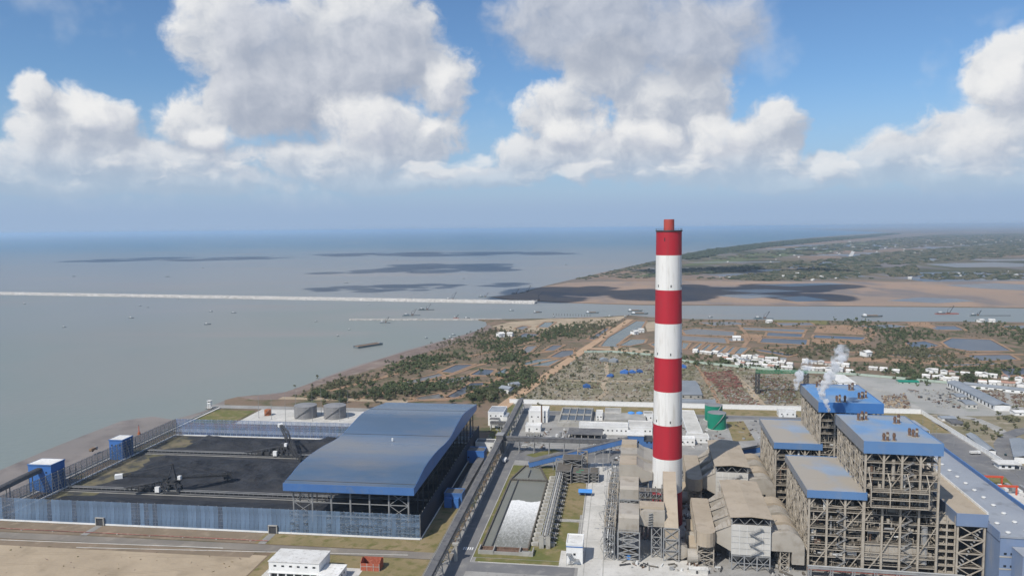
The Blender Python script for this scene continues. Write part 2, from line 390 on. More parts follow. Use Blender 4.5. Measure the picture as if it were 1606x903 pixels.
# muddy foreshore, slightly above the water
shore = [(-455.8,483),(-456.1,559.1),(-451.7,638.9),(-449.6,670),(-446.3,712.7),(-438.5,766),(-432.2,805),(-420,815.7),(-406.1,823.8),(-376.1,808.5),(-356.3,851.6),(-360.3,870.7),(-352.7,910.8),(-326.8,927.6),(-288.5,948.3),(-271.4,1026),(-242.7,1122.1),(-211.3,1194.2),(-181.3,1276.3),(-134.9,1369.6),(-81.9,1486.8),(-45.1,1552.7),(-36.6,1474.4),(-76.3,1381.9),(-115.8,1286.3),(-166.3,1168),(-199,1069),(-230.4,1002.2),(-258.2,943.1),(-280.4,907.7),(-316.9,898.8),(-347.4,876.6),(-356,807.7),(-345.5,767.6),(-350.1,659.3),(-359.5,570.4),(-357.7,501.9),(-371.4,390.1)]
struct(MB().prism(shore, -3.0, WZ + .12).build('foreshore', MT['mudflat']))
bank = [(-343,910.3),(-294,926.1),(-276.4,979.3),(-245.9,1071.3),(-208.2,1176.2),(-169.2,1268.7),(-123,1368.9),(-85.7,1441.7),(-61.8,1533.7),(-50.4,1595.1),(-41.9,1532.3),(-56.9,1439.7),(-86.8,1358.7),(-125.7,1273),(-167.9,1179.8),(-203.5,1094),(-235.4,1024.2),(-258.1,974.4),(-269.5,925.1),(-284.1,894),(-314.5,891.9)]
struct(MB().prism(bank, -3.0, -0.02).build('mud_bank', MT['mud']))
# beyond the river: sand flat, then farmland to the horizon
far = [(-64.2,2247.2),(-6.2,2306.5),(69.4,2518.8),(160.1,2773.7),(267.7,3046.2),(439.4,3471.4),(638.9,3969.7),(904.9,4634.2),(1254.9,5570.8),(1784.3,6763.6),(2499,8150.4),(3506.5,10035.7),(5066.3,12642.5),(7205.8,15940.2),(10476.6,20465.3)]
far += [(22000,62000),(60000,90000),(60000,4000),(2600,1650)] + [(1446.5,1769.4),(1258.1,1815.5),(1041.4,1865.6),(815.4,1902.3),(580.5,1940.4),(336.1,1980),(170.9,2047.9),(67.1,2113.3),(-5.9,2159.3)]
def farland_material():
    m = bpy.data.materials.new('farmland'); m.use_nodes = True; t = m.node_tree; n = t.nodes; b = n['Principled BSDF']
    b.inputs['Roughness'].default_value = .95; b.inputs['Specular IOR Level'].default_value = .2
    g = n.new('ShaderNodeNewGeometry')
    def mapped(st):
        mp = n.new('ShaderNodeMapping'); mp.inputs['Scale'].default_value = st; mp.inputs['Rotation'].default_value = (0,0,.5); t.links.new(g.outputs['Position'], mp.inputs[0]); return mp.outputs[0]
    def nz(s, d):
        k = n.new('ShaderNodeTexNoise'); k.inputs['Scale'].default_value = s; k.inputs['Detail'].default_value = d; t.links.new(mapped((1,.6,1)), k.inputs['Vector']); return k.outputs['Fac']
    def mr(x, a, c):
        k = n.new('ShaderNodeMapRange'); k.inputs[1].default_value = a; k.inputs[2].default_value = c; t.links.new(x, k.inputs[0]); return k.outputs[0]
    def mx(f, a, c):
        k = n.new('ShaderNodeMix'); k.data_type = 'RGBA'; t.links.new(f, k.inputs[0])
        for i, x in ((6, a), (7, c)):
            if isinstance(x, tuple): k.inputs[i].default_value = (*x, 1)
            else: t.links.new(x, k.inputs[i])
        return k.outputs[2]
    vo = n.new('ShaderNodeTexVoronoi'); vo.inputs['Scale'].default_value = .009; vo.distance = 'CHEBYCHEV'; t.links.new(mapped((1,.35,1)), vo.inputs['Vector'])
    se = n.new('ShaderNodeSeparateColor'); t.links.new(vo.outputs['Color'], se.inputs[0])
    fields = mx(mr(se.outputs[0], .2, .9), (.105,.104,.06), (.17,.138,.10))
    fields = mx(mr(se.outputs[1], .60, .62), fields, (.17,.155,.15))
    fields = mx(mr(nz(.0016, 5), .46, .6), fields, (.062,.068,.042))
    tx = n.new('ShaderNodeTexNoise'); tx.inputs['Scale'].default_value = .00045; tx.inputs['Detail'].default_value = 3; t.links.new(g.outputs['Position'], tx.inputs['Vector'])
    c = mx(mr(tx.outputs['Fac'], .44, .56), fields, mx(mr(nz(.004, 6), .42, .6), (.25,.175,.125), (.17,.145,.12)))
    t.links.new(c, b.inputs['Base Color'])
    return m
MT['farmland'] = farland_material()
struct(MB().prism(far, -3.5, -1.0).build('far_land', MT['farmland']))
sand = [(-54.5,2246.1),(34.6,2371.3),(105.1,2597.5),(209.9,2800.1),(336.4,2851.2),(480.3,2831.6),(724.3,2833),(1059.4,2752.9),(1376.1,2677.2),(1851.3,2677.8),(2227.1,2594.1),(1506.3,1750),(1262.9,1822.5),(1045.5,1873),(818.7,1910),(582.9,1948.4),(337.5,1988.4),(171.7,2056.8),(67.4,2122.8),(-5.9,2169.2)]
mk('sand_flat', (.34,.235,.165), (.27,.205,.16), .0035, .9, c3=(.195,.165,.15), s3=.0045, t3=(.5,.62), detail=8, stretch=(1,.55,1))
struct(MB().prism(sand, -3.2, -0.6).build('sand_flat', MT['sand_flat']))
# wet pools on the flat
for i, pl in enumerate([[(1021.5,2018.2),(1152.7,2099.1),(1233.3,2052.2),(1240.6,1978.6),(1115.7,1939.2)], [(759.9,2140.1),(855,2170.9),(878.7,2050.8),(773.5,2006.9)], [(674.8,2395.8),(830.4,2428.4),(922.3,2342.6),(763.5,2289.9)], [(606,2218.5),(737.4,2270.1),(810,2175.7),(667.5,2110.2)],
                        [(1465.6,2513.6),(1678.3,2574.5),(1734.5,2508.1),(1584.6,2290.1),(1506.9,2373.4)], [(851,2621.4),(1145.1,2676),(1183.8,2608.7),(949.1,2521.8)]]):
    struct(MB().sheet(pl, -0.52).build('tidal_pool', MT['pond_grey']))
# farm mosaic right of the flat, seen as thin strips
for i, pl in enumerate([[(1581.9,3186.6),(1932.6,3223.2),(2139.3,3096.6),(1938.3,2804.3),(1605.4,2928.5)], [(1987.9,4388.8),(2469.1,4657.4),(2598.5,4338.3),(2074,4041.3)], [(1290.5,3779.8),(1722.8,4115),(1821.8,3946.1),(1405.9,3576.9)], [(2157.2,3878.3),(2605.9,4004.9),(2655.6,3847.1),(2457.9,3559.7),(2134.1,3560.6)],
                        [(822,3216.2),(1060.9,3270.7),(1121.4,3125.3),(905.6,3032.5)], [(1167.1,3034),(1416.1,3123),(1435,2993.7),(1227.7,2869.9)]]):
    struct(MB().sheet(pl, -0.9).build('salt_pan', MT['pond_grey'] if i % 2 else MT['pond_blue']))
for i, pl in enumerate([[(868,3925.8),(1843.1,5689.7),(2985.7,6996.2),(3015.8,6540.2),(1846.7,5032.8),(1114.8,4089)], [(1981.6,5959.8),(3437,8220.9),(4744,9581.3),(4631.5,8747.1),(2673.4,6263.4)], [(498,3093.1),(709.4,3478.3),(876.8,3613.8),(696.2,3147.4)]]):
    struct(MB().sheet(pl, -0.92).build('green_field', mk('green_field', (.12,.145,.06), (.09,.11,.045), .004, .95, c3=(.13,.13,.06), s3=.008) if i == 0 else MT['green_field']))
rp = random.Random(77)
for i in range(46):                               # thin salt pans and ponds in the far mosaic
    d = rp.uniform(2700, 9000); a = rp.uniform(.24, .62) if d < 6000 else rp.uniform(.34, .62)
    x, y = d*math.sin(a), d*math.cos(a)*1.02; w = rp.uniform(60, 210)*d/3500; hh = rp.uniform(25, 60)*d/2500; s = rp.uniform(-.35, .15)*w
    struct(MB().sheet([(x-w,y-hh-s*.4),(x+w,y-hh+s*.4),(x+w+s,y+hh+s*.4),(x-w+s,y+hh-s*.4)], -.93+.0007*i).build('salt_pan', MT['pond_grey'] if i % 3 else MT['pond_blue']))
# breakwaters of armour stone
def breakwater(name, label, p, q, w, h):
    p = Vector((*p, 0)); q = Vector((*q, 0)); L = (q - p).length; a = math.atan2(q.y - p.y, q.x - p.x)
    t = thing(name, label, 'breakwater', (p.x, p.y, WZ), a)
    MB().sweep([(-w, -1), (w, -1), (w*.35, h), (-w*.35, h)], 0, L, axis='x').build('core', MT['rock'], t)
    b = MB(); k = int(L / 5)
    for i in range(k):
        x = i * L / k
        for s in (-1, 1):
            for f in (.25, .6, .95):
                c = Vector((x + rnd.uniform(-2, 2), s * w * (1 - .65*f) + rnd.uniform(-.6, .6), h * f)); r = rnd.uniform(.9, 1.7)
                b.bar(c - Vector((r, 0, rnd.uniform(-.5,.5))), c + Vector((r, rnd.uniform(-1,1), rnd.uniform(-.5,.5))), r*1.5, r*1.3)
    o = b.build('armour_stone', MT['rock'], t); o['kind'] = 'stuff'
    MB().box(0, L, -1.8, 1.8, h + .05, h + .45).build('crest_road', MT['concrete_light'], t)
breakwater('breakwater', 'long pale stone breakwater running out across the open sea', (65,2049.3), (-2504.2,2736.9), 16, 7.5)
breakwater('breakwater', 'low thin stone groyne beside the river mouth', (-26.8,1681.9), (-376.5,1705.9), 3.5, 2.6)

# ================================================================ coal yard (frame L)
def tL(name, label, cat, u, v, rz=0.0, group=None, z=0.0):
    return thing(name, label, cat, fr(YL, (u, v), z), YL + rz, group)
def pad(name, yaw, rect, z, m, kind='structure'):
    u0, u1, v0, v1 = rect
    c = fr(yaw, ((u0+u1)/2, (v0+v1)/2), 0)
    return struct(MB().sheet([(u0-(u0+u1)/2, v0-(v0+v1)/2), (u1-(u0+u1)/2, v0-(v0+v1)/2), (u1-(u0+u1)/2, v1-(v0+v1)/2), (u0-(u0+u1)/2, v1-(v0+v1)/2)], 0).build(name, MT[m], None, (c[0], c[1], z), yaw), kind)
def poly_pad(name, poly, z, m):
    return struct(MB().sheet(poly, z).build(name, MT[m]))

mk('weedy_coal', (.125,.115,.06), (.175,.145,.095), .05, .95, c3=(.05,.05,.048), s3=.06, t3=(.46,.6), detail=8)
# ---- ground of the yard and round it
pad('sand_lot', YL, (-480, -215, 300, 432), .02, 'sand')
pad('verge', YL, (-480, -232, 448.5, 465), .03, 'earth')
pad('verge', YL, (-232, -100, 448.5, 465), .03, 'dry_grass')
mk('dirty_asphalt', (.18,.162,.14), (.24,.212,.178), .03, .9, c3=(.30,.265,.22), s3=.07, t3=(.54,.74))
pad('front_road', YL, (-500, -96, 438, 447.5), .08, 'dirty_asphalt')
pad('verge', YL, (-480, -225, 428, 437.5), .05, 'earth')
pad('yard_verge', YL, (-214, -108, 380, 437.5), .04, 'dry_grass')
pad('coal_yard', YL, (-434, -125, 466, 686), .06, 'coal_dust')
re_ = random.Random(2)
for v0, v1, w0 in ((470,526,30),(540,624,34),(640,684,40)):
    pts = [(-433,v0),(-433,v1)] + [(-433+w0*re_.uniform(.35,1.15), v1-(v1-v0)*k/9) for k in range(10)]
    struct(MB().sheet([fr(YL,p)[:2] for p in pts], .10).build('yard_edge', MT['weedy_coal']))
pad('tank_apron', YL, (-398, -262, 735, 800), .05, 'concrete_light')
pad('coast_lawn', YL, (-452, -402, 735, 792), .06, 'grass')
pad('coast_road', YL, (-470, -150, 800, 815), .07, 'paving')
pad('rear_road', YL, (-460, -130, 700, 712), .06, 'paving')
pad('verge', YL, (-124, -106, 440, 700), .05, 'dry_grass')
for (p, q, w, m, nm) in [((-406.1,435.3), (-248.9,439.4), .5, 'concrete_light', 'kerb'), ((-345.6,429.8), (-126.2,442.3), .5, 'concrete_light', 'kerb')]:
    a = fr(YL, p); b = fr(YL, q)
    struct(MB().bar((a[0],a[1],.1), (b[0],b[1],.1), w, .3).build(nm, MT[m]))
t = tL('red_pipeline', 'long thin red pipe laid on the ground beside the front road', 'pipe', -440, 452)
for i in range(9):
    MB().cyl((i*24, 0, .7), (i*24+23.8, 0, .7), .22, 8).build('pipe_length', MT['red_steel'], t)
    MB().box(i*24+11, i*24+12, -.5, .5, 0, .5).build('pipe_support', MT['concrete'], t)

# ---- coal heaps (uneven low ground)
def heap(u0, u1, v0, v1, h, seed, nu, nv, name='coal_pile'):
    b = MB(); r = random.Random(seed)
    for j in range(nv+1):
        for i in range(nu+1):
            x = (u1-u0)*i/nu; y = (v1-v0)*j/nv
            e = min(i/nu, 1-i/nu)*(u1-u0); f = min(j/nv, 1-j/nv)*(v1-v0)
            k = min(1, e/12)*min(1, f/12)
            n = mnoise.fractal(Vector((x*.05+seed, y*.07, seed*1.7)), 1, 2, 5)
            n2 = mnoise.noise(Vector((x*.012+seed*3, y*.02, 2)))
            b.v.append((x, y, max(0, k*h*(.45+.5*n2+.3*n)) - .02))
    for j in range(nv):
        for i in range(nu):
            a = j*(nu+1)+i; b.f.append([a, a+1, a+nu+2, a+nu+1]); b.m.append(0)
    o = b.build(name, MT['coal'], None, fr(YL, (u0, v0), .07), YL); struct(o, 'stuff'); o['label'] = 'black coal spread in uneven heaps over the yard'; return o
heap(-405, -218, 546, 616, 9.0, 3, 90, 36)
heap(-402, -218, 646, 682, 8.5, 5, 90, 22)
heap(-425, -215, 470, 518, 4.5, 8, 90, 26)
heap(-216, -128, 470, 684, 4.0, 9, 44, 80)

# ---- wind fence of blue panels on steel posts
def panel_material(name, base, alpha, rough=.45):
    m = mat(name, base, tuple(x*.82 for x in base), .25, rough, stretch=(1,1,.2), rnd_amt=.16)
    t = m.node_tree; n = t.nodes; b = n['Principled BSDF']
    tcn = n.new('ShaderNodeTexCoord'); k = n.new('ShaderNodeTexNoise'); k.inputs['Scale'].default_value = .12; k.inputs['Detail'].default_value = 3
    t.links.new(tcn.outputs['Object'], k.inputs['Vector'])
    mr = n.new('ShaderNodeMapRange'); mr.inputs[1].default_value = .35; mr.inputs[2].default_value = .65; mr.inputs[3].default_value = alpha - .1; mr.inputs[4].default_value = alpha + .1
    t.links.new(k.outputs['Fac'], mr.inputs[0]); t.links.new(mr.outputs[0], b.inputs['Alpha'])
    return m
MT['panel_blue'] = panel_material('panel_blue', (.18,.265,.385), .76)
MT['panel_net'] = panel_material('panel_net', (.10,.20,.40), .52)
MT['panel_grey'] = panel_material('panel_grey', (.15,.20,.28), .55)
MT['panel_shaded_soot'] = mat('panel_shaded_soot', (.012,.026,.058), (.009,.020,.045), .1, .5)  # coal soot plus the shade of the sunless side, both put into the colour
MT['panel_bare'] = mat('panel_bare', (.50,.54,.60), rough=.3, metal=.2)
PW = 3.2
def panel_mesh(h, m, ribs=6):
    b = MB(); vs = []; n = ribs*2
    for i in range(n+1):
        x = .04 + (PW-.08)*i/n; y = .05 if i % 2 else -.05
        vs += [(x, y, 0), (x, y, h)]
    b.add(vs, [(2*i, 2*i+2, 2*i+3, 2*i+1) for i in range(n)])
    return b.mesh('panel', MT[m])
def torn_mesh(h, seed):
    b = MB(); r = random.Random(seed); n = 22
    for i in range(n):
        z0 = h*i/n; z1 = h*(i+1)/n - .06
        x0 = .04; x1 = PW - .04
        w = r.uniform(.0, .5); y = -r.uniform(0, .35)
        b.add([(x0, 0, z0), (x1, 0, z0), (x1, y, z1), (x0, y*.5, z1)], [(0,1,2,3)], 0)
        if r.random() < .5:
            a = r.uniform(.1, 1.6); c = a + r.uniform(.5, 1.3)
            b.add([(a, -.12, z0), (c, -.12, z0+.1), (c, -.32, z0+.45), (a, -.3, z0+.38)], [(0,1,2,3)], 1)
    return b.mesh('panel', [MT['panel_blue'], MT['panel_bare']])
def wind_fence(label, p, q, h, m, side, torn_from=None, gates=(), posts='steel_grey', z0=1.1):
    L = math.hypot(q[0]-p[0], q[1]-p[1]); a = math.atan2(q[1]-p[1], q[0]-p[0])
    t = tL('wind_fence', label, 'fence', p[0], p[1], a)
    n = int(L / PW); pm = panel_mesh(h - z0, m); tm = [torn_mesh(h - z0, 40+i) for i in range(5)]
    dm = panel_mesh(h - z0, 'panel_grey') if m == 'panel_blue' else pm
    for i in range(n):
        x = i * L / n
        me = pm
        if torn_from and x > torn_from and rnd.random() < min(.95, .25 + (x-torn_from)/60): me = tm[rnd.randrange(5)]
        elif rnd.random() < .07: me = dm
        link('panel', me, t, (x, 0, z0))
    y = side
    po = MB().box(-.16, .16, -.2, .2, 0, h + .1).mesh('post', MT[posts])
    st = MB().bar((0, 0, .2), (0, -4.2*side, .2) if False else (0, 4.2, .2), .2).bar((0, 4.0, 0), (0, .2, h*.8), .22).bar((0, 2.0, h*.4), (0, .1, h*.42), .14).mesh('stay', MT[posts])
    k = int(L / 6.4)
    for i in range(k+1):
        x = L*i/k
        link('post', po, t, (x, .45*y, 0))
        o = link('stay', st, t, (x, .6*y, 0))
        if y < 0: o.scale = (1, -1, 1)
    for j in range(1, 7):
        z = z0 + (h - z0)*j/6.2
        MB().box(0, L, -.09, .09, z-.1, z+.1).build('rail', MT[posts], t, (0, .2*y, 0))
    MB().box(-.2, L+.2, -.35, .35, 0, z0-.05).build('plinth', MT['white_paint'], t)
    return t
wind_fence('tall blue panelled wind fence with torn silver panels facing the front road', (-470, 466), (-124.5, 466), 17, 'panel_blue', 1, torn_from=255)
wind_fence('see-through grey wind fence between the coal yard and the mudflats', (-435, 687), (-435, 466.5), 17, 'panel_grey', 1)
wind_fence('blue net wind fence on a dense steel grid in front of the two grey tanks', (-434.5, 687), (-124.5, 687), 17, 'panel_net', 1, posts='cyl_white')
wind_fence('dark blue wind fence along the shaded side of the coal shed', (-124, 466.5), (-124, 690), 17, 'panel_shaded_soot', 1)
def gatehouse(u, lab):
    t = tL('fence_gate', lab, 'gate', u, 465.2)
    MB().box(-3.2, -2.6, -.5, .5, 0, 5.2).build('gate_post', MT['concrete'], t)
    MB().box(2.6, 3.2, -.5, .5, 0, 5.2).build('gate_post', MT['concrete'], t)
    MB().box(-2.58, 2.58, .05, .2, .1, 4.4).build('gate_leaf', MT['steel_dark'], t)
    MB().box(-3.3, 3.3, -.6, .6, 5.22, 5.7).build('lintel', MT['concrete'], t)
    MB().sheet([(-2.5,-17),(2.5,-17),(2.5,-.6),(-2.5,-.6)], .12).build('ramp', MT['paving'], t)
gatehouse(-355, 'small dark gate in the blue front fence beside the sand lot')
gatehouse(-227, 'small dark gate in the blue front fence facing the white flat-roofed building')

# ---- blue transfer towers on the seaward fence and the gallery running into one
def transfer_tower(label, u0, u1, v0, v1, h, door=True):
    t = tL('transfer_tower', label, 'tower', u0, v0)
    w, d = u1-u0, v1-v0
    MB().box(0, w, 0, d, 0, h).build('wall', MT['blue_box'], t)
    MB().box(-.4, w+.4, -.4, d+.4, h+.02, h+.9).build('parapet', MT['blue_cladding'], t)
    MB().box(.3, w-.3, .3, d-.3, h+.92, h+1.0).build('roof', MT['white_roof'], t)
    for i in range(3): MB().box(w*(.15+.3*i), w*(.15+.3*i)+1.4, -.12, -.02, h*.72, h*.72+1.3).build('window', MT['glass_dark'], t)
    for i in range(3): MB().box(w+.02, w+.12, d*(.15+.3*i), d*(.15+.3*i)+1.4, h*.5, h*.5+1.3).build('window', MT['glass_dark'], t)
    return t
transfer_tower('blue box transfer tower with pale roof where the curved dark gallery enters', -458, -438, 522, 537, 21.5)
transfer_tower('smaller blue transfer tower beside the mud shore with a pale roof', -449, -436, 606, 621, 17.5)
t = tL('conveyor_gallery', 'dark curved conveyor gallery climbing into the blue tower by the sea', 'conveyor', -448, 522)
pts = [(0,0,18), (-1,-18,17), (-4,-40,14.5), (-9,-70,11), (-15,-110,6.5)]
for p, q in zip(pts, pts[1:]):
    p = Vector(p); q = Vector(q)
    MB().bar(p, q, 4.6, 3.2).build('gallery_section', MT['belt_roof'], t)
    MB().bar(p + Vector((0,0,1.75)), q + Vector((0,0,1.75)), 3.4, .3).build('roof_ridge', MT['steel_dark'], t)
    m_ = (p+q)/2
    for s in (-1.6, 1.6): MB().box(m_.x+s-.3, m_.x+s+.3, m_.y-.3, m_.y+.3, 0, m_.z-1.5).build('leg', MT['steel_grey'], t)

# ---- seawall
t = tL('seawall', 'pale concrete seawall walkway outside the grey wind fence', 'wall', -446, 440)
for i in range(36):
    MB().box(-.9 - 5, 2.2 - 5, i*10, i*10+9.9, -3, .9).build('seawall_block', MT['concrete_light'], t)
    MB().box(-1.7-5, -.95-5, i*10, i*10+9.9, -3, 2.0).build('parapet_block', MT['concrete'], t)
t = tL('watchtower', 'small white watchtower at the far end of the seawall', 'watchtower', *(-461.4,798.1))
MB().box(-2.2, 2.2, -2.2, 2.2, 0, .6).build('base', MT['concrete_light'], t)
for x in (-1.5, 1.5):
    for y in (-1.5, 1.5): MB().box(x-.3, x+.3, y-.3, y+.3, .6, 6).build('leg', MT['white_paint'], t)
MB().box(-2.2, 2.2, -2.2, 2.2, 6.02, 6.5).build('platform', MT['white_paint'], t)
MB().box(-1.6, 1.6, -1.6, 1.6, 6.52, 8.8).build('cabin', MT['white_paint'], t)
for s in (-1, 1): MB().box(-1.2, 1.2, s*1.62-.03, s*1.62+.03, 7.2, 8.3).build('window', MT['glass_dark'], t)
MB().box(-2.3, 2.3, -2.3, 2.3, 8.82, 9.2).build('roof', MT['white_roof'], t)
t = tL('beacon', 'red and orange navigation beacon on the mud beside the seawall', 'beacon', *(-479.2,692.8))
MB().cyl((0,0,-2.5),(0,0,.5), 1.6, 10, 1.2).build('base', MT['rust_orange'], t)
MB().cyl((0,0,.5),(0,0,7), .45, 8, .2).build('mast', MT['crane_red'], t)
MB().cyl((0,0,7),(0,0,8.5), .3, 6, .15).build('lamp', MT['steel_dark'], t)

def truck(label, loc, rz, cabm='white_paint', bodym='steel_grey', L=9.0):
    t = thing('truck', label, 'truck', loc, rz)
    MB().box(-L/2, L/2, -1.1, 1.1, .75, 1.05).build('chassis', MT['steel_dark'], t)
    MB().box(-L/2, L/2-2.6, -1.25, 1.25, 1.06, 3.0).build('cargo_bed', MT[bodym], t)
    b = MB().sweep([(L/2-2.4,.9),(L/2,.9),(L/2,2.0),(L/2-.4,3.1),(L/2-2.4,3.1)], -1.2, 1.2); b.build('cab', MT[cabm], t)
    MB().box(L/2-.35, L/2+.03, -1.0, 1.0, 2.05, 2.75).build('windscreen', MT['glass_dark'], t)
    for x in (-L/2+1.2, -L/2+2.6, L/2-1.4):
        for s in (-1, 1): MB().cyl((x, s*.95, .55), (x, s*1.3, .55), .55, 10).build('wheel', MT['rubber'], t)
    return t
truck('dump truck with grey bed standing on the seawall road', fr(YL, (-480.5,626.6), .92), YL + rad(90), 'steel_grey', 'boat_deck')

# ---- yard conveyors on low berms
def yard_conveyor(label, u0, u1, v):
    t = tL('yard_conveyor', label, 'conveyor', u0, v); L = u1-u0
    MB().box(0, L, -4.5, 4.5, 0, .5).build('berm', MT['coal_dust'], t)
    for s in (-3.6, 3.6): MB().box(0, L, s-.15, s+.15, .5, .75).build('rail', MT['steel_grey'], t)
    for s in (-6.2, 6.2): MB().box(0, L, s-.3, s+.3, 0, .45).build('kerb', MT['concrete'], t)
    MB().box(0, L, -1.0, 1.0, 1.9, 2.15).build('belt', MT['steel_dark'], t)
    for s in (-1.25, 1.25): MB().box(0, L, s-.12, s+.12, 1.7, 2.35).build('side_beam', MT['steel_grey'], t)
    fm = MB().box(-.1,.1,-1.3,-1.1,.5,1.9).box(-.1,.1,1.1,1.3,.5,1.9).box(-.1,.1,-1.3,1.3,1.72,1.88).mesh('idler_frame', MT['steel_grey'])
    for i in range(int(L/4)): link('idler_frame', fm, t, (2+i*4, 0, 0))
yard_conveyor('straight yard conveyor carrying the stacker with the outstretched boom', -432, -128, 532)
yard_conveyor('straight yard conveyor carrying the second stacker beside the blue net fence', -432, -128, 631)

def truss_beam(b, p, q, w, h, n, r=.22):
    p = Vector(p); q = Vector(q); d = (q-p); up = Vector((0,0,1)); s = d.cross(up).normalized()*w/2
    cs = [s, -s, s+up*h, -s+up*h]
    for c in cs: b.bar(p+c, q+c, r*1.3)
    for i in range(n):
        a = p + d*(i/n); e = p + d*((i+1)/n)
        for c in (s, -s):
            b.bar(a+c, e+c+up*h, r); b.bar(a+c, a+c+up*h, r)
        b.bar(a+s, e-s, r); b.bar(a+s+up*h, a-s+up*h, r)
    return b
def stacker(label, u, v, boom, tipz, cwz, blen=44, clen=34):
    t = tL('stacker_reclaimer', label, 'stacker', u, v)
    D = MT['steel_dark']
    b = MB()
    for x in (-6, 6):
        for y in (-3.6, 3.6): b.bar((x, y, 1.6), (x*.55, y*.8, 8), 1.1)
    b.box(-7, 7, -4.3, -3.1, 1.2, 2.0).box(-7, 7, 3.1, 4.3, 1.2, 2.0).box(-4, 4, -3.4, 3.4, 7.6, 8.6)
    po_ = b.build('portal', D, t)
    for x in (-6.4, -4.6, 4.6, 6.4):
        for y in (-3.6, 3.6): MB().cyl((x, y-.3, 1.0), (x, y+.3, 1.0), .55, 10).build('wheel', MT['steel_grey'], po_)
    MB().cyl((0,0,8.6),(0,0,10.2), 3.2, 16).build('slew_ring', D, t)
    up = MB()
    d = Vector((math.cos(boom), math.sin(boom), 0)); s = Vector((-d.y, d.x, 0))
    up.bar(Vector((0,0,10.6)) - d*5, Vector((0,0,10.6)) + d*5, 5, .8)
    for k in (-1, 1):
        up.bar(Vector((0,0,10.8)) + s*2.2*k + d*2, Vector((0,0,23)) + s*.6*k, .7)
        up.bar(Vector((0,0,10.8)) + s*2.2*k - d*4, Vector((0,0,23)) + s*.6*k, .6)
    up.bar(Vector((0,0,16)) + s*1.6 - d*1, Vector((0,0,16)) - s*1.6 - d*1, .4)
    up.build('mast', D, t)
    bt = d*blen + Vector((0,0,tipz)); bo = MB(); truss_beam(bo, Vector((0,0,11)) + d*3, bt, 2.6, 2.0, 14, .26)
    bo.bar(Vector((0,0,11.9)) + d*3, bt + Vector((0,0,.9)), 1.6, .4)
    bm = bo.build('boom', D, t)
    w = MB(); 
    w.cyl(bt + s*1.0, bt + s*2.2, 3.2, 16)
    for i in range(8):
        a = i*math.pi/4; c = bt + s*1.6 + d*3.3*math.cos(a) + Vector((0,0,3.3*math.sin(a))); w.bar(c - s*.8, c + s*.8, 1.2)
    w.build('bucket_wheel', D, bm)
    ct = -d*clen + Vector((0,0,cwz)); cb = MB(); truss_beam(cb, Vector((0,0,13)) - d*3, ct, 2.2, 1.6, 9, .26)
    cbo = cb.build('counterweight_boom', D, t)
    MB().bar(ct - d*4.5 + Vector((0,0,.6)), ct + d*1.0 + Vector((0,0,.6)), 4.2, 3.0).build('counterweight', MT['white_paint'], cbo)
    ca = MB()
    for k in (-.6, .6):
        ca.bar(Vector((0,0,23)) + s*k, bt - d*8 + Vector((0,0,2.2)) + s*k, .3); ca.bar(Vector((0,0,23)) + s*k, ct + Vector((0,0,1.8)) + s*k, .55)
    ca.build('stay_cable', D, t)
    c0 = d*5 - s*3.4
    MB().box(c0.x-1.2, c0.x+1.2, c0.y-1.2, c0.y+1.2, 11.2, 14).build('operator_cab', MT['white_paint'], t)
    tr = MB()
    tr.bar((-8, 0, 9), (-42, 0, 2.6), 2.2, .8)
    for i in range(5):
        x = -11 - i*6; z = 9 - (i*6+3)*.19
        for y in (-1.6, 1.6): tr.bar((x, y, .8), (x, y, z), .5)
        tr.bar((x, -1.6, z), (x, 1.6, z), .5); tr.bar((x, -1.6, .8), (x-5, -1.6, z-1), .28)
    tr.build('tripper', D, t)
    ck = MB(); rk = random.Random(int(u))
    for i in range(46):
        x = rk.uniform(-30, 8); z = rk.uniform(1.5, 4+8*max(0,(x+30)/38)); y = rk.uniform(-3.5, 3.5)
        if rk.random() < .5: ck.box(x-rk.uniform(.4,1.4),x+rk.uniform(.4,1.4),y-.8,y+.8,z,z+rk.uniform(.5,1.8))
        else: ck.bar((x,y,z),(x+rk.uniform(-4,4),y,z+rk.uniform(-2,3)),.35)
    ck.build('machinery', D, t)['kind'] = 'stuff'
    MB().box(-13, -9.5, -4.6, -2.0, 1.4, 5.6).build('electrical_house', MT['white_paint'], t)
    MB().box(-7, -3, -2.6, 2.6, 8.7, 12.2).build('machinery_house', D, t)
    for x, z in ((-20, 4.2), (-26, 4.0)): MB().box(x-2.2, x+2.2, -2.3, 2.3, 1.0, z).build('cable_reel_frame', D, t)
    return t
stacker('black coal stacker reclaimer with its long boom stretched out over the coal', -341, 532, rad(28), 8.5, 17.5, 40, 36)
stacker('black coal stacker reclaimer half hidden beside the coal shed roof', -290, 631, rad(-52), 7, 22, 34, 26)

# ---- coal shed
prof = [(0,33.0),(5,33.6),(28,37.5),(52,38.3),(76,37.2),(96,35.4),(117,35.0),(138,37.8),(164,40.2),(186,39.0),(212,36.2),(237,33.2)]
def mk_shed_roof():
    m = mat('shed_roof', (.062,.104,.165), (.080,.132,.212), .014, .27, spec=.75, c3=(.145,.152,.165), s3=.018, t3=(.46,.68), stretch=(.45,1,1), detail=3)
    return m
MT['shed_roof'] = mk_shed_roof()
SW = 90.0
def smooth_profile(p, n):
    out = []
    for i in range(len(p)-1):
        p0 = p[max(i-1,0)]; p1 = p[i]; p2 = p[i+1]; p3 = p[min(i+2,len(p)-1)]
        for k in range(n):
            t = k/n; h = lambda a,b,c,d: .5*((2*b)+(c-a)*t+(2*a-5*b+4*c-d)*t*t+(3*b-a-3*c+d)*t**3)
            out.append((p1[0]+(p2[0]-p1[0])*t, h(p0[1],p1[1],p2[1],p3[1])))
    return out + [p[-1]]
prof0 = prof; prof = smooth_profile(prof, 3)
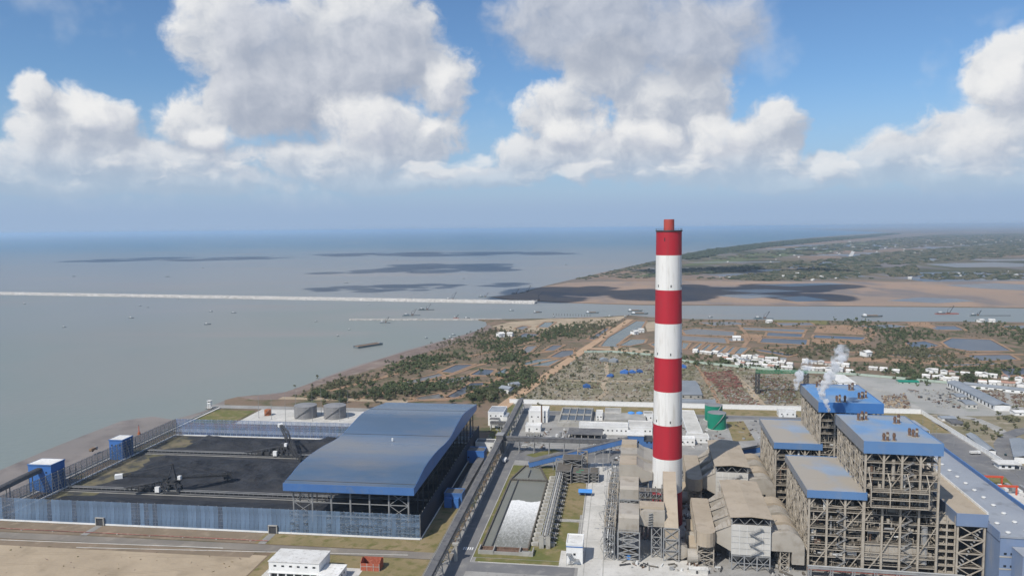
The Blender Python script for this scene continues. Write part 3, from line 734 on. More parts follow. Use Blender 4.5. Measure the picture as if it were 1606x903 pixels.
t = tL('coal_shed', 'huge open coal shed under a wavy dark blue metal roof', 'shed', -220.5, 471.5)
for (y0,z0),(y1,z1) in zip(prof, prof[1:]):
    MB().add([(-.8,y0,z0-.35),(SW+.8,y0,z0-.35),(SW+.8,y1-.04,z1-.35),(-.8,y1-.04,z1-.35),(-.8,y0,z0),(SW+.8,y0,z0),(SW+.8,y1-.04,z1),(-.8,y1-.04,z1)],
             [(3,2,1,0),(4,5,6,7),(0,1,5,4),(1,2,6,5),(2,3,7,6),(3,0,4,7)]).build('roof_panel', MT['shed_roof'], t)
    for x in (-1.1, SW+.82):
        MB().add([(x,y0,28),(x,y1,28),(x,y1,z1-.05),(x,y0,z0-.05),(x+.25,y0,28),(x+.25,y1,28),(x+.25,y1,z1-.05),(x+.25,y0,z0-.05)],
                 [(3,2,1,0),(4,5,6,7),(0,1,5,4),(1,2,6,5),(2,3,7,6),(3,0,4,7)]).build('side_fascia', MT['blue_cladding'], t)
for i in (1, 6, 9):
    y, z = prof0[i]; MB().box(-.9, SW+.9, y-.3, y+.1, z-.2, z+.16).build('roof_joint', MT['steel_dark'], t)
for i in range(6):
    x0 = -1.1 + i*(SW+2.2)/6
    MB().box(x0+.03, x0+(SW+2.2)/6-.03, -.3, -.05, 27.8, 33.05).build('front_fascia', MT['blue_bright'] if False else MT['blue_cladding'], t)
    MB().box(x0+.03, x0+(SW+2.2)/6-.03, 237.1, 237.3, 28, 33.2).build('rear_fascia', MT['blue_cladding'], t)
cm = MB().box(-.55,.55,-.25,.25,0,28.2).box(-.25,.25,-.5,.5,0,28.2).mesh('column', MT['steel_grey'])
cmd = MB().box(-.45,.45,-.25,.25,0,28.2).mesh('column', MT['steel_dark'])  # dark copy for the sides: shade inside the shed put into the colour
for i in range(7):
    x = 4 + i*13.6
    link('column', cm, t, (x, 5, 0)); link('column', cm, t, (x, 232, 0))
for i in range(1, 16):
    for x in (2, SW-2): link('column', cmd, t, (x, 5 + i*15.1, 0))
for x0 in (4, 72):
    b = MB()
    for z0, z1 in ((0,9.3),(9.3,18.6),(18.6,28)):
        b.bar((x0,5,z0),(x0+13.6,5,z1),.35).bar((x0,5,z1),(x0+13.6,5,z0),.35)
    b.build('cross_brace', MT['steel_grey'], t)
for z in (9.3, 18.6): MB().box(4, SW-4, 4.8, 5.2, z-.25, z+.25).build('girt', MT['steel_grey'], t)
tr = MB()
for i in range(17):
    y = 5 + i*14.2
    tr.box(1, SW-1, y-.25, y+.25, 25.6, 26.2).box(1, SW-1, y-.2, y+.2, 28.1, 28.6)
    for k in range(12): tr.bar((1+k*(SW-2)/12, y, 25.9), (1+(k+.5)*(SW-2)/12, y, 28.3), .25).bar((1+(k+.5)*(SW-2)/12, y, 28.3), (1+(k+1)*(SW-2)/12, y, 25.9), .25)
tr.build('roof_truss', MT['steel_dark'], t)
b = MB()
for i in range(1, 15):
    for z in (20, 24): b.bar((SW-2, 5+i*15.1, z), (SW-2, 5+(i+1)*15.1, z), .35)
b.build('side_girt', MT['steel_dark'], t)  # darkened like the side columns to paint in the shed's inner shade
MB().box(47, 48.2, 96, 97.2, 36, 38.2).build('roof_vent', MT['white_paint'], t)

# ---- storage tanks, masts
def tank(name, label, yaw, uv, r, h, wallm, roofm, group=None, cone=1.6, n=40):
    t = thing(name, label, 'tank', fr(yaw, uv), yaw, group)
    MB().cyl((0,0,-.4),(0,0,.25), r+1.2, n).build('foundation', MT['concrete_light'], t)
    k = 4
    for i in range(k):
        MB().cyl((0,0,.25+h*i/k),(0,0,.25+h*(i+1)/k-.06), r, n, cap=(i == k-1)).build('shell_course', MT[wallm], t, smooth=False)
        MB().cyl((0,0,.25+h*(i+1)/k-.14),(0,0,.25+h*(i+1)/k+.02), r+.12, n, cap=False).build('ring', MT[wallm], t)
    MB().cyl((0,0,h+.28),(0,0,h+.28+cone), r+.1, n, .6).build('roof', MT[roofm], t)
    b = MB()
    for i in range(30):
        a = -2.2 + i*.045; b.bar((math.cos(a)*(r+.7), math.sin(a)*(r+.7), .4+h*i/30), (math.cos(a+.045)*(r+.7), math.sin(a+.045)*(r+.7), .4+h*(i+1)/30), .9, .15)
    b.build('stair', MT['steel_grey'], t)
    return t
tank('storage_tank', 'grey steel oil tank standing nearer the orange drum on a pale apron', YL, (-332.5, 770), 12.2, 13.2, 'tank_grey', 'tank_grey')
tank('storage_tank', 'grey steel oil tank standing next to the coal shed roof', YL, (-299.5, 772), 12.2, 13.2, 'tank_grey', 'tank_grey')
tank('rusty_tank', 'small rusty orange tank on a low concrete ring', YL, (-378.2,773.1), 3.6, 6.2, 'rust_orange', 'rust_orange', cone=.6, n=20)
MASTS = [(-383,761.4), (-366.3,757.4), (-347.3,751), (-350.3,784.3), (-318.1,753.8), (-319.1,781.4), (-288.4,756.6), (-283.2,767.9)]
mt_ = MB().cyl((0,0,0),(0,0,16), .28, 6, .2).cyl((0,0,16),(0,0,32), .2, 6, .07).box(-.6,.6,-.6,.6,-.2,.3).mesh('mast', MT['steel_grey'])
for p in MASTS:
    o = link('lightning_mast', mt_, None, fr(YL, p), YL); tag(o, 'thin grey lightning mast round the oil tanks', 'mast', 'lightning masts round the oil tanks')

# ---- white two-storey building and brick house by the front road
t = tL('white_building', 'white two-storey building with flat weathered roof and open ground floor bays', 'building', -199, 401)
MB().box(0, 31, 0, 17, 5, 11.2).build('upper_wall', MT['white_paint'], t)
MB().box(-.4, 31.4, -.4, 17.4, 11.22, 11.6).build('roof', MT['white_roof'], t)
MB().box(-.6, 31.6, -.9, 0, 4.7, 5.2).build('canopy', MT['white_paint'], t)
for i in range(6):
    x = 3.0 + i*4.8
    MB().box(x, x+1.7, -.1, .02, 8.3, 9.3).build('window', MT['glass_dark'], t)
for i in range(7): MB().box(.2+i*5.0, .9+i*5.0, -.4, .3, 0, 4.7).build('column', MT['white_paint'], t)
MB().box(.5, 30.5, 6, 16.9, 0, 5).build('ground_floor_wall', MT['concrete'], t)
MB().box(.3, 30.7, 2, 5.8, .05, 3.6).build('bay_interior', MT['glass_dark'], t)
t = tL('white_annex', 'single-storey white annex with flat pale roof beside the white building', 'building', -167.4, 402)
MB().box(0, 12, -6, 10, 0, 6.0).build('wall', MT['white_paint'], t)
MB().box(-.3, 12.3, -6.3, 10.3, 6.02, 6.4).build('roof', MT['white_roof'], t)
for x in (1.6, 5.6, 9.3): MB().box(x, x+1.5, -6.08, -5.98, 3, 4.3).build('window', MT['glass_dark'], t)
for y in (-3, 1, 5): MB().box(11.98, 12.08, y, y+1.5, 3, 4.3).build('window', MT['glass_dark'], t)
MB().box(9.3, 10.5, -6.08, -5.98, 0, 2.4).build('door', MT['steel_dark'], t)
pad('white_building_forecourt', YL, (-206, -148, 380, 421), .07, 'concrete_light')
t = tL('brick_house', 'unfinished red brick house shell without a roof on dry ground', 'house', *(-149.3,418.5))
W, Dp, Hb = 12.0, 8.0, 6.0
for nm, x0, x1, y0, y1 in (('front_wall',0,W,0,.3),('rear_wall',0,W,Dp-.3,Dp)):
    MB().box(x0,x1,y0,y1,0,Hb*.75 if nm=='front_wall' else Hb*.9).build(nm, MT['brick'], t)
for x in (0, W-.3): MB().sweep([(.31,0),(Dp-.31,0),(Dp-.31,Hb*.8),(Dp/2,Hb*1.15),(.31,Hb*.8)], x, x+.3, axis='x').build('gable_wall', MT['brick'], t)
for x in (0,4,8,W-.35):
    MB().box(x, x+.35, -.06, -.01, 0, Hb*.75).build('pilaster', MT['concrete'], t)
MB().box(.1, W-.1, -.07, -.01, 2.6, 2.9).build('ring_beam', MT['concrete'], t)
MB().box(4.6, 6.4, 3, 3.3, 0, Hb*.9).build('partition', MT['brick'], t)

# ================================================================ middle of the plant (frame M)
def tM(name, label, cat, u, v, rz=0.0, group=None, z=0.0, yaw=YM):
    return thing(name, label, cat, fr(yaw, (u, v), z), yaw + rz, group)
struct(MB().sheet([fr(YM,p)[:2] for p in ((-123,380),(345,380),(345,500),(328,853),(-128,853),(-128,690),(-106,690),(-106,437))], .0).build('plant_ground', MT['paving']))
pad('plant_road', YM, (-102.5, -91, 385, 700), .06, 'asphalt')
pad('cross_road', YM, (-91, 8, 640, 672), .06, 'asphalt')
pad('front_cross_road', YM, (-91, -26, 424, 436), .06, 'asphalt')
pad('front_verge', YM, (-88, -28, 437.5, 443), .05, 'grass')
pad('basin_lawn', YM, (-90.3, -27, 443.5, 626), .04, 'grass')
pad('lawn', YM, (-44, -25, 520, 586), .055, 'dry_grass')
pad('service_road', YM, (-24, -5, 380, 700), .05, 'concrete_light')
for i in range(11): struct(MB().box(-9.4,9.4,-.12,.12,0,.03).build('paving_joint', MT['paving'], None, fr(YM, (-14.5, 392+i*29), .052), YM))
for u_ in (-20.5, -9.0): struct(MB().box(-.25,.25,-150,150,0,.04).build('drain_cover', MT['concrete'], None, fr(YM, (u_, 545), .053), YM))
pad('service_path', YM, (-44, -24, 506, 511), .065, 'concrete')
pad('hillside_verge', YM, (-100, 326, 822, 849), .03, 'dry_grass')
pad('rear_plant_road', YM, (-125, 328, 806, 820), .04, 'asphalt')
pad('lawn', YM, (-128, -110, 780, 848), .05, 'grass')
pad('lawn', YM, (-128, -108, 700, 745), .05, 'grass')
poly_pad('lawn', [(10.7,661.3),(37.2,678.1),(43.9,671.9),(18.6,653.5)], .08, 'grass')
poly_pad('tank_lawn', [(224.7,769.8),(243.4,771.7),(232.4,700.8),(210.4,697.2)], .05, 'dry_grass')
poly_pad('concrete_apron', [(50,424),(113.7,422.7),(122,469.8),(117.5,525),(73,538.7),(59.7,471.3)], .055, 'concrete_light')
for v0 in (437,): struct(MB().box(-26, 26, -.2, .2, 0, .2).build('kerb', MT['concrete_light'], None, fr(YM, (-60, 437), .0), YM))
struct(MB().box(-.2, .2, -95, 95, 0, .2).build('kerb', MT['concrete_light'], None, fr(YM, (-90.7, 532), .0), YM))
struct(MB().box(-.2, .2, -75, 75, 0, .2).build('kerb', MT['concrete_light'], None, fr(YM, (-25.2, 515), .0), YM))
# zebra marks on the plant road
for i in range(5):
    struct(MB().sheet([(-.35,-2),(.35,-2),(.35,2),(-.35,2)], 0).build('road_marking', MT['white_paint'], None, fr(YM, (-98.5+i*1.4, 455), .068), YM))

# ---- long belt conveyor on trestles
def trestle(label, yaw, p, q, z0, z1, bents, w=3.4, name='trestle_conveyor', wallm='belt_roof', roofm='belt_roof', hh=2.6, secs=None, walk=True):
    L = math.hypot(q[0]-p[0], q[1]-p[1]); a = math.atan2(q[1]-p[1], q[0]-p[0])
    t = thing(name, label, 'conveyor', fr(yaw, p), yaw + a)
    secs = secs or bents
    Z = lambda x: z0 + (z1-z0)*x/L
    for i in range(secs):
        x0 = L*i/secs; x1 = L*(i+1)/secs - .1
        MB().bar((x0,0,Z(x0)), (x1,0,Z(x1)), w, hh).build('gallery_section', MT[wallm], t)
        MB().bar((x0,0,Z(x0)+hh/2+.12), (x1,0,Z(x1)+hh/2+.12), w+.5, .2).build('roof_sheet', MT[roofm], t)
        if walk:
            b = MB().bar((x0,w/2+1.0,Z(x0)-.8), (x1,w/2+1.0,Z(x1)-.8), 1.6, .2)
            for k in range(9):
                x = x0 + (x1-x0)*k/8
                b.bar((x,w/2+1.75,Z(x)-.8), (x,w/2+1.75,Z(x)+.5), .12)
            for dz in (.1, .5): b.bar((x0,w/2+1.75,Z(x0)+dz), (x1,w/2+1.75,Z(x1)+dz), .1)
            b.build('walkway', MT['steel_grey'], t)
        tr = MB(); k = 5
        for s in (-w/2, w/2):
            tr.bar((x0,s,Z(x0)-hh/2-1.6), (x1,s,Z(x1)-hh/2-1.6), .28)
            for j in range(k):
                xa = x0+(x1-x0)*j/k; xb = x0+(x1-x0)*(j+.5)/k; xc = x0+(x1-x0)*(j+1)/k
                tr.bar((xa,s,Z(xa)-hh/2), (xb,s,Z(xb)-hh/2-1.6), .2).bar((xb,s,Z(xb)-hh/2-1.6), (xc,s,Z(xc)-hh/2), .2)
        tr.build('girder', MT['steel_grey'], t)
    for i in range(bents+1):
        x = min(max(L*i/bents, .6), L-.6); h = Z(x)-hh/2-1.5
        if h < 1: continue
        b = MB()
        for s in (-1, 1): b.bar((x, s*(w/2+1.4), 0), (x, s*(w/2+.1), h), .5)
        n = max(1, int(h/4))
        for j in range(n):
            za = h*j/n; zb = h*(j+1)/n; wa = w/2+1.4-1.3*j/n; wb = w/2+1.4-1.3*(j+1)/n
            b.bar((x,-wa,za), (x,wb,zb), .25).bar((x,wa,za), (x,-wb,zb), .25).bar((x,-wb,zb), (x,wb,zb), .25)
        b.build('trestle_bent', MT['steel_grey'], t)
    return t
trestle('long grey belt conveyor on trestles beside the asphalt road past the coal shed', YM, (-104.5, 378), (-108.5, 822), 12.5, 12.5, 26, w=3.8)
t = tM('conveyor_pier', 'pale concrete pier with cross-head under the long belt conveyor', 'pier', -99.5, 436)
MB().box(-.9,.9,-.9,.9,0,10.5).build('shaft', MT['concrete'], t); MB().box(-2.2,1.6,-1.2,1.2,10.52,11.6).build('head', MT['concrete'], t)
trestle('dark covered conveyor gallery crossing the asphalt cross road on steel legs', YM, (-104, 664), (6, 664), 12.5, 12.5, 8, w=5.0, hh=3.2)
trestle('sloping blue conveyor gallery with brown roof climbing to the blue transfer house', YM, (-76, 619.5), (8, 622.5), 3.2, 26.5, 4, w=4.4, hh=4.2, wallm='blue_cladding', roofm='belt_roof', walk=False, secs=8)
trestle('short grey link gallery between the coal shed and the belt conveyor', YM, (-130, 738), (-108, 738), 7, 7, 2, w=4.0, hh=2.4, walk=False)
t = tM('junction_tower', 'narrow dark junction tower where two conveyor galleries meet', 'tower', -107.5, 660)
MB().box(-3,3.2,-3.4,6,0,17).build('wall', MT['belt_roof'], t); MB().box(-3.3,3.5,-3.7,6.3,17.02,17.5).build('roof', MT['steel_grey'], t)

# ---- generic plant building
def building(label, K, wall='white_paint', roof='white_roof', name='plant_building', cat='building', rows=1, wn=None, yaw=YM, parapet=.7, trim=None, stair=False, doors=1):
    u0, u1, v0, v1, h = K
    t = thing(name, label, cat, fr(yaw, (u0, v0)), yaw); w, d = u1-u0, v1-v0
    MB().box(0, w, 0, d, 0, h).build('wall', MT[wall], t)
    MB().box(.35, w-.35, .35, d-.35, h+.02, h+.2).build('roof', MT[roof], t)
    b = MB()
    for x0,x1,y0,y1 in ((-.15,w+.15,-.15,.3),(-.15,w+.15,d-.3,d+.15),(-.15,.3,.31,d-.31),(w-.3,w+.15,.31,d-.31)): b.box(x0,x1,y0,y1,h-.3,h+parapet)
    b.build('parapet', MT[trim or wall], t)
    wn = wn or max(2, int(w/5))
    for r in range(rows):
        z = h*(r+.5)/rows
        for i in range(wn):
            x = w*(i+.5)/wn
            MB().box(x-.7, x+.7, -.1, .02, z-.6, z+.7).build('window', MT['glass_dark'], t)
        k = max(1, int(d/6))
        for i in range(k):
            y = d*(i+.5)/k
            MB().box(-.1, .02, y-.7, y+.7, z-.6, z+.7).build('window', MT['glass_dark'], t)
            MB().box(w-.02, w+.1, y-.7, y+.7, z-.6, z+.7).build('window', MT['glass_dark'], t)
    for i in range(doors):
        MB().box(w*.2+i*4, w*.2+i*4+1.3, -.14, .03, .05, 2.3).build('door', MT['steel_grey'], t)
    return t
t = building('bright blue conveyor drive house with two pale blue doors beside the dark fence', (-128,-114.5,525,536,9.5), 'blue_cladding', 'belt_roof', 'drive_house', rows=1, wn=1)
for x, w in ((.6,5.6),(7.8,3.6)):
    MB().box(x, x+w, -3.2, -.2, .1, 7.2).build('porch', MT['blue_box'], t)
t = building('bright blue conveyor drive house at the head of the low dark gallery', (-135,-116.5,627,640,10.5), 'blue_box', 'belt_roof', 'drive_house', wn=2)
building('white flat-roofed hut behind the blue drive house beside the belt conveyor', (-131,-113.5,662,674,8), 'white_paint', 'belt_roof', wn=3)
t = tM('low_gallery', 'low dark covered gallery joining the two blue drive houses', 'conveyor', -122.5, 536.2)
for i in range(5): MB().box(0, 6, i*18.1, i*18.1+18.0, .2, 5.2).build('gallery_section', MT['belt_roof'], t)
for i in range(5): MB().box(-.3, 6.3, i*18.1, i*18.1+17.9, 5.22, 5.5).build('roof_sheet', MT['belt_roof'], t)
pad('ash_strip', YM, (-130.5, -123, 540, 626), .06, 'coal_dust')
t = building('white control building with pale blue stepped roofs at the end of the coal shed', (-135,-118.5,752,778,14), 'white_paint', 'grey_roof', 'control_building', rows=2, wn=3)
MB().box(3, 12, -7, -.1, 0, 8.5).build('front_wing', MT['white_paint'], t); MB().box(2.8, 12.2, -7.2, -.15, 8.52, 8.9).build('front_wing_roof', MT['belt_roof'], t)
MB().box(3.4, 11.6, -7.1, -6.98, 5, 6.6).build('window', MT['glass_dark'], t)
MB().box(16.6, 21, -4, 12, 0, 11).build('side_wing', MT['white_paint'], t); MB().box(16.4, 21.2, -4.2, 12.2, 11.02, 11.4).build('side_wing_roof', MT['grey_roof'], t)

# ---- aeration basin
t = tM('aeration_basin', 'long concrete water basin with white foam and a tapered far end', 'basin', -87, 457)
W0 = 30.0; Lb = 128.0
tap = [(0,0),(W0,0),(W0,Lb),(20,164),(7.5,164),(0,Lb)]
MB().prism(tap, -.3, .75).build('water', MT['basin_water'], t)
for nm, p, q in (('wall',(0,0),(0,Lb)),('wall',(0,Lb),(7.5,164)),('wall',(7.5,164),(20,164)),('wall',(20,164),(W0,Lb)),('wall',(W0,Lb),(W0,0)),('weir',(W0,0),(0,0))):
    MB().bar((*p,.7),(*q,.7),.9,2.4 if nm == 'wall' else 1.1).build(nm, MT['deck'] if nm == 'wall' else MT['rust'], t)
MB().box(6, 6.7, .5, Lb-.5, -.3, 1.5).build('divider_wall', MT['steel_dark'], t)
MB().box(13.3, 13.9, 136, 154, -.3, 1.5).build('baffle', MT['steel_dark'], t)
bw = MB().box(.5, W0-.5, Lb-.4, Lb+.4, 1.2, 1.6)
for i in range(24): bw.box(.8+i*1.22, 1.3+i*1.22, Lb-.7, Lb+.7, .6, 2.2)
bw.build('footbridge', MT['deck'], t)
fm = bpy.data.materials.new('foam'); fm.use_nodes = True
ft = fm.node_tree; fn = ft.nodes; fb = fn['Principled BSDF']; fb.inputs['Roughness'].default_value = .6
tcx = fn.new('ShaderNodeTexCoord'); mp = fn.new('ShaderNodeMapping'); mp.inputs['Scale'].default_value = (.5,.22,1); ft.links.new(tcx.outputs['Object'], mp.inputs[0])
n1 = fn.new('ShaderNodeTexNoise'); n1.inputs['Scale'].default_value = 1.6; n1.inputs['Detail'].default_value = 8; n1.inputs['Roughness'].default_value = .72; ft.links.new(mp.outputs[0], n1.inputs['Vector'])
n2 = fn.new('ShaderNodeTexNoise'); n2.inputs['Scale'].default_value = .06; n2.inputs['Detail'].default_value = 2; ft.links.new(tcx.outputs['Object'], n2.inputs['Vector'])
sp_ = fn.new('ShaderNodeSeparateXYZ'); ft.links.new(tcx.outputs['Object'], sp_.inputs[0])
g1 = fn.new('ShaderNodeMapRange'); g1.inputs[1].default_value = 10; g1.inputs[2].default_value = 78; g1.inputs[3].default_value = -.20; g1.inputs[4].default_value = .42; ft.links.new(sp_.outputs[1], g1.inputs[0])
a1 = fn.new('ShaderNodeMath'); ft.links.new(n1.outputs['Fac'], a1.inputs[0]); ft.links.new(g1.outputs[0], a1.inputs[1])
g2 = fn.new('ShaderNodeMapRange'); g2.inputs[1].default_value = .30; g2.inputs[2].default_value = .92; ft.links.new(a1.outputs[0], g2.inputs[0])
mxf = fn.new('ShaderNodeMix'); mxf.data_type = 'RGBA'; ft.links.new(g2.outputs[0], mxf.inputs[0]); mxf.inputs[6].default_value = (.19,.19,.165,1); mxf.inputs[7].default_value = (.80,.80,.78,1)
ft.links.new(mxf.outputs[2], fb.inputs['Base Color'])
bf = fn.new('ShaderNodeBump'); bf.inputs['Strength'].default_value = .4; ft.links.new(n1.outputs['Fac'], bf.inputs['Height']); ft.links.new(bf.outputs[0], fb.inputs['Normal'])
MT['foam'] = fm
ny, nx = 60, 16; b = MB()
for j in range(ny+1):
    for i in range(nx+1):
        y = 1 + (82 + 1.6*math.sin(i*.45) + .4*math.sin(i*2.1))*j/ny; x = 7.2 + 22.2*i/nx
        b.v.append((x, y, .82 + .10*max(0, mnoise.fractal(Vector((x*.25, y*.12, 3)), 1, 2, 4))))
for j in range(ny):
    for i in range(nx): a = j*(nx+1)+i; b.f.append([a,a+1,a+nx+2,a+nx+1]); b.m.append(0)
b.build('foam', MT['foam'], t, smooth=True)
for x0,x1 in ((-1,9),(W0-5,W0+4)):
    b = MB().box(x0,x1,-9,-8.3,0,2.6).box(x0,x0+.7,-8.28,-.6,0,2.6).box(x1-.7,x1,-8.28,-.6,0,2.6); b.build('outlet_box', MT['concrete'], t)
MB().box(9.02, W0-5.02, -8.6, -7.9, 0, 1.9).build('apron_wall', MT['concrete'], t)
MB().box(0, W0, -7.85, -.6, -.1, .3).build('spill_channel', MT['rust'], t)
MB().box(W0-4.2, W0+3.2, -6.5, -3, .35, 1.0).build('spill_foam', MT['foam'], t)

# ---- concrete pump frames beside the basin
pf = MB()
for x in (0, 4.6):
    pf.box(x-.35, x+.35, -.35, .35, 0, 8.5)
for z in (3.5, 6, 8.2): pf.box(0, 4.6, -.25, .25, z, z+.5)
pfm = pf.mesh('portal_frame', MT['concrete'])
t = tM('pump_gallery', 'row of open concrete portal frames with pipes beside the foaming basin', 'pump station', -49, 462)
for i in range(18):
    link('portal_frame', pfm, t, (0, i*7.6, 0))
    MB().box(-5.6, -2.2, i*7.6+1.6, i*7.6+4.2, 0, 2.2).add([(-7.2,i*7.6+2.2,.4),(-5.62,i*7.6+1.6,0),(-5.62,i*7.6+4.2,2.2),(-7.2,i*7.6+3.6,1.6)], [(0,1,2,3)]).build('pump_block', MT['concrete'], t)
    MB().cyl((1.0, i*7.6+3.5, .2), (1.0, i*7.6+3.5, 3.2), .9, 8).build('pump', MT['steel_dark'], t)
    MB().box(5.6, 8.2, i*7.6+2, i*7.6+4.6, 0, 2.4).build('valve_box', MT['steel_dark'] if i % 2 else MT['concrete'], t)
    MB().cyl((1.0, i*7.6+3.5, 3.0), (9.5, i*7.6+3.5, 2.0), .4, 8).build('branch_pipe', MT['steel_grey'], t)
for x, z in ((.9,8.95),(2.3,8.95),(3.8,8.95),(2.3,6.75)): MB().cyl((x,-1,z),(x,131,z), .42, 8).build('header_pipe', MT['concrete_light'] if x == 2.3 else MT['steel_grey'], t)
for s in (-.6, 5.2): MB().box(s-.1, s+.1, 0, 130, 8.7, 9.0).build('edge_beam', MT['concrete_light'], t)
t2 = MB().box(-1.5,1.6,-1.6,-.6,0,8).box(3,5.8,-1.6,-.6,0,8); t2.build('end_column', MT['concrete'], t)
MB().box(-1.2, 5.4, -1.2, -.8, 2.5, 6.0).build('end_panel', MT['steel_grey'], t)

def lattice(b, x0, x1, y0, y1, z0, z1, n, w=.35, faces='xXyY', brace='x'):
    for x in (x0, x1):
        for y in (y0, y1): b.bar((x,y,z0),(x,y,z1), w*1.5)
    for k in range(n):
        a = z0+(z1-z0)*k/n; c = z0+(z1-z0)*(k+1)/n
        for f in faces:
            p, q = {'x':((x0,y0),(x0,y1)),'X':((x1,y0),(x1,y1)),'y':((x0,y0),(x1,y0)),'Y':((x0,y1),(x1,y1))}[f]
            b.bar((*p,c),(*q,c), w)
            b.bar((*p,a),(*q,c), w*.8)
            if brace == 'x': b.bar((*q,a),(*p,c), w*.8)
    return b
# ---- green machinery platform under the blue gallery
t = tM('equipment_platform', 'grey steel platform with green machines under the sloping blue gallery', 'platform', *(-49.9,584.7))
for i, (x0,x1,y0,y1,z1) in enumerate(((0,12,0,22,10),(13,26,2,16,8),(4,20,18,32,14),(27,34,4,18,8))):
    lattice(MB(), x0,x1,y0,y1,0,z1,3,.4).build('steel_frame', MT['steel_grey'], t)
    for z in (z1*.33, z1*.66, z1): MB().box(x0-.4,x1+.4,y0-.4,y1+.4,z-.12,z+.12).build('deck', MT['deck'], t)
for x,y,z in ((3,4,4),(8,9,7.5),(15,6,3),(20,10,6),(18,5,6),(29,8,3),(8,24,5)):
    MB().cyl((x-2,y,z+1.2),(x+2,y,z+1.2),1.2,10).build('motor', MT['green_equipment'], t)
    MB().box(x-1,x+1,y-1.5,y+1.5,z,z+.6).build('skid', MT['steel_dark'], t)
t = tM('lattice_tower', 'square lattice tower with cross braces carrying the sloping blue gallery', 'tower', *(-34.2,618.4))
lattice(MB(), 0,8,0,8,0,17,3,.5).build('frame', MT['steel_beige'], t)
t = tM('lattice_tower', 'wide steel frame carrying the lower half of the sloping blue gallery', 'tower', *(-51.8,608.1))
lattice(MB(), 0,20,0,6,0,11,2,.5).build('frame', MT['steel_grey'], t)

# ---- small white pump house with outside stair, blue shelter
t = building('white pump house with an outside steel stair beside the pale service road', (-31.5,-21.5,441,456,12.2), 'white_paint', 'white_roof', 'pump_house', rows=1, wn=1, trim='white_paint')
MB().box(-.2,10.2,-.22,-.17,10.6,11.2).build('blue_band', MT['blue_box'], t)
b = MB()
for k, (x0,z0,x1,z1) in enumerate(((1,0,6,3.4),(6,3.4,1.5,6.6))):
    b.bar((x0,-1.6-k*1.2,z0),(x1,-1.6-k*1.2,z1),1.1,.25)
    for s in (-.5,.5): b.bar((x0,-1.6-k*1.2+s,z0+1),(x1,-1.6-k*1.2+s,z1+1),.1)
b.box(.2,3.2,-3.4,-.2,6.6,6.8).box(5,7.6,-3.4,-.2,3.3,3.5)
for x in (.3,3.1): b.bar((x,-3.3,0),(x,-3.3,7.8),.2)
b.build('outside_stair', MT['steel_grey'], t)
pad('pump_house_slab', YM, (-36, -17, 436, 459), .07, 'concrete_light')
t = tM('blue_shelter', 'small bright blue roofed shelter on the lawn beside the service road', 'shelter', *(-30.4,556.6))
MB().add([(0,0,3),(10.5,0,3),(10.5,5,4),(0,5,4),(0,0,3.3),(10.5,0,3.3),(10.5,5,4.3),(0,5,4.3)],[(3,2,1,0),(4,5,6,7),(0,1,5,4),(1,2,6,5),(2,3,7,6),(3,0,4,7)]).build('roof', MT['blue_bright'], t)
for x in (.5,5.2,10):
    for y, h in ((.5,3.05),(4.5,3.85)): MB().box(x-.12,x+.12,y-.12,y+.12,0,h).build('post', MT['steel_grey'], t)
MB().box(.4,10.1,4.2,4.3,0,2.6).build('back_panel', MT['blue_cladding'], t)

# ---- water treatment: settling basins and buildings
t = tM('settling_basin', 'concrete settling basin divided into eight dark blue cells', 'basin', -62.5, 757)
MB().box(0,35,0,64,0,4).build('base', MT['concrete'], t)
for j in range(2):
    for i in range(4):
        MB().box(2+i*8.1, 9.2+i*8.1, 6+j*28, 31+j*28, 4.02, 4.25).build('cell_water', MT['settling_water'], t)
b = MB()
for i in range(5): b.box(1.1+i*8.1, 1.9+i*8.1, 4, 60.5, 4.02, 5.6)
for j in range(3): b.box(1.1, 34.3, 4.6+j*28, 5.6+j*28, 4.03, 5.5)
b.build('partition', MT['concrete'], t)
building('open white frame house with a tall brown flue pipe beside the road', (-94.5,-74.3,770.4,792.9,11.7), 'white_paint', 'white_roof', wn=3)
t = tM('flue_pipe', 'tall thin rust-brown flue pipe in front of the white frame house', 'chimney', *(-80.1,765.7))
MB().cyl((0,0,0),(0,0,20),.9,12,.75).build('pipe', MT['rust'], t); MB().cyl((0,0,19.8),(0,0,20.4),1.0,12).build('cap', MT['steel_dark'], t); MB().box(-1.6,1.6,-1.6,1.6,0,.6).build('base', MT['concrete'], t)
building('small white pump shed with white front beside the settling basin road', (-93.2,-77.8,732.9,745.1,5.9), 'white_paint', 'white_roof', wn=2)
t = tM('open_trench', 'concrete equipment pit with dark pipes in front of the white pump shed', 'pit', *(-91,704.7))
b = MB()
for x in (0, 13.5): b.box(x,x+.7,0,18,0,2)
b.box(.7,13.5,0,.7,0,2).box(.7,13.5,17.3,18,0,2); b.build('wall', MT['concrete'], t)
MB().box(.72,13.48,.72,17.28,.05,.3).build('floor', MT['coal_dust'], t)
for i in range(4): MB().cyl((2+i*3.2,1.5,1.4),(2+i*3.2,16,1.4),.6,8).build('pipe', MT['steel_grey'], t)
for i in range(3): MB().box(1,13,3+i*5,3.6+i*5,1.9,2.3).build('cross_beam', MT['concrete'], t)
building('long low white workshop with small windows in front of the settling basin', (-39,9.5,731.1,745.8,8.4), 'white_paint', 'white_roof', 'workshop', wn=11, doors=3)
building('low white workshop wing beside the red and white chimney', (10.1,33.3,735,759.8,7.1), 'white_paint', 'concrete_light', 'workshop', wn=5)
building('flat concrete-roofed plant hall behind the long white workshop', (-15.1,28.2,767.2,796.8,5.4), 'concrete', 'concrete', 'plant_hall', wn=6)
building('beige block house with louvred roof behind the white workshop', (-14.3,2.8,794.7,814.8,6.3), 'concrete_light', 'concrete', wn=3)
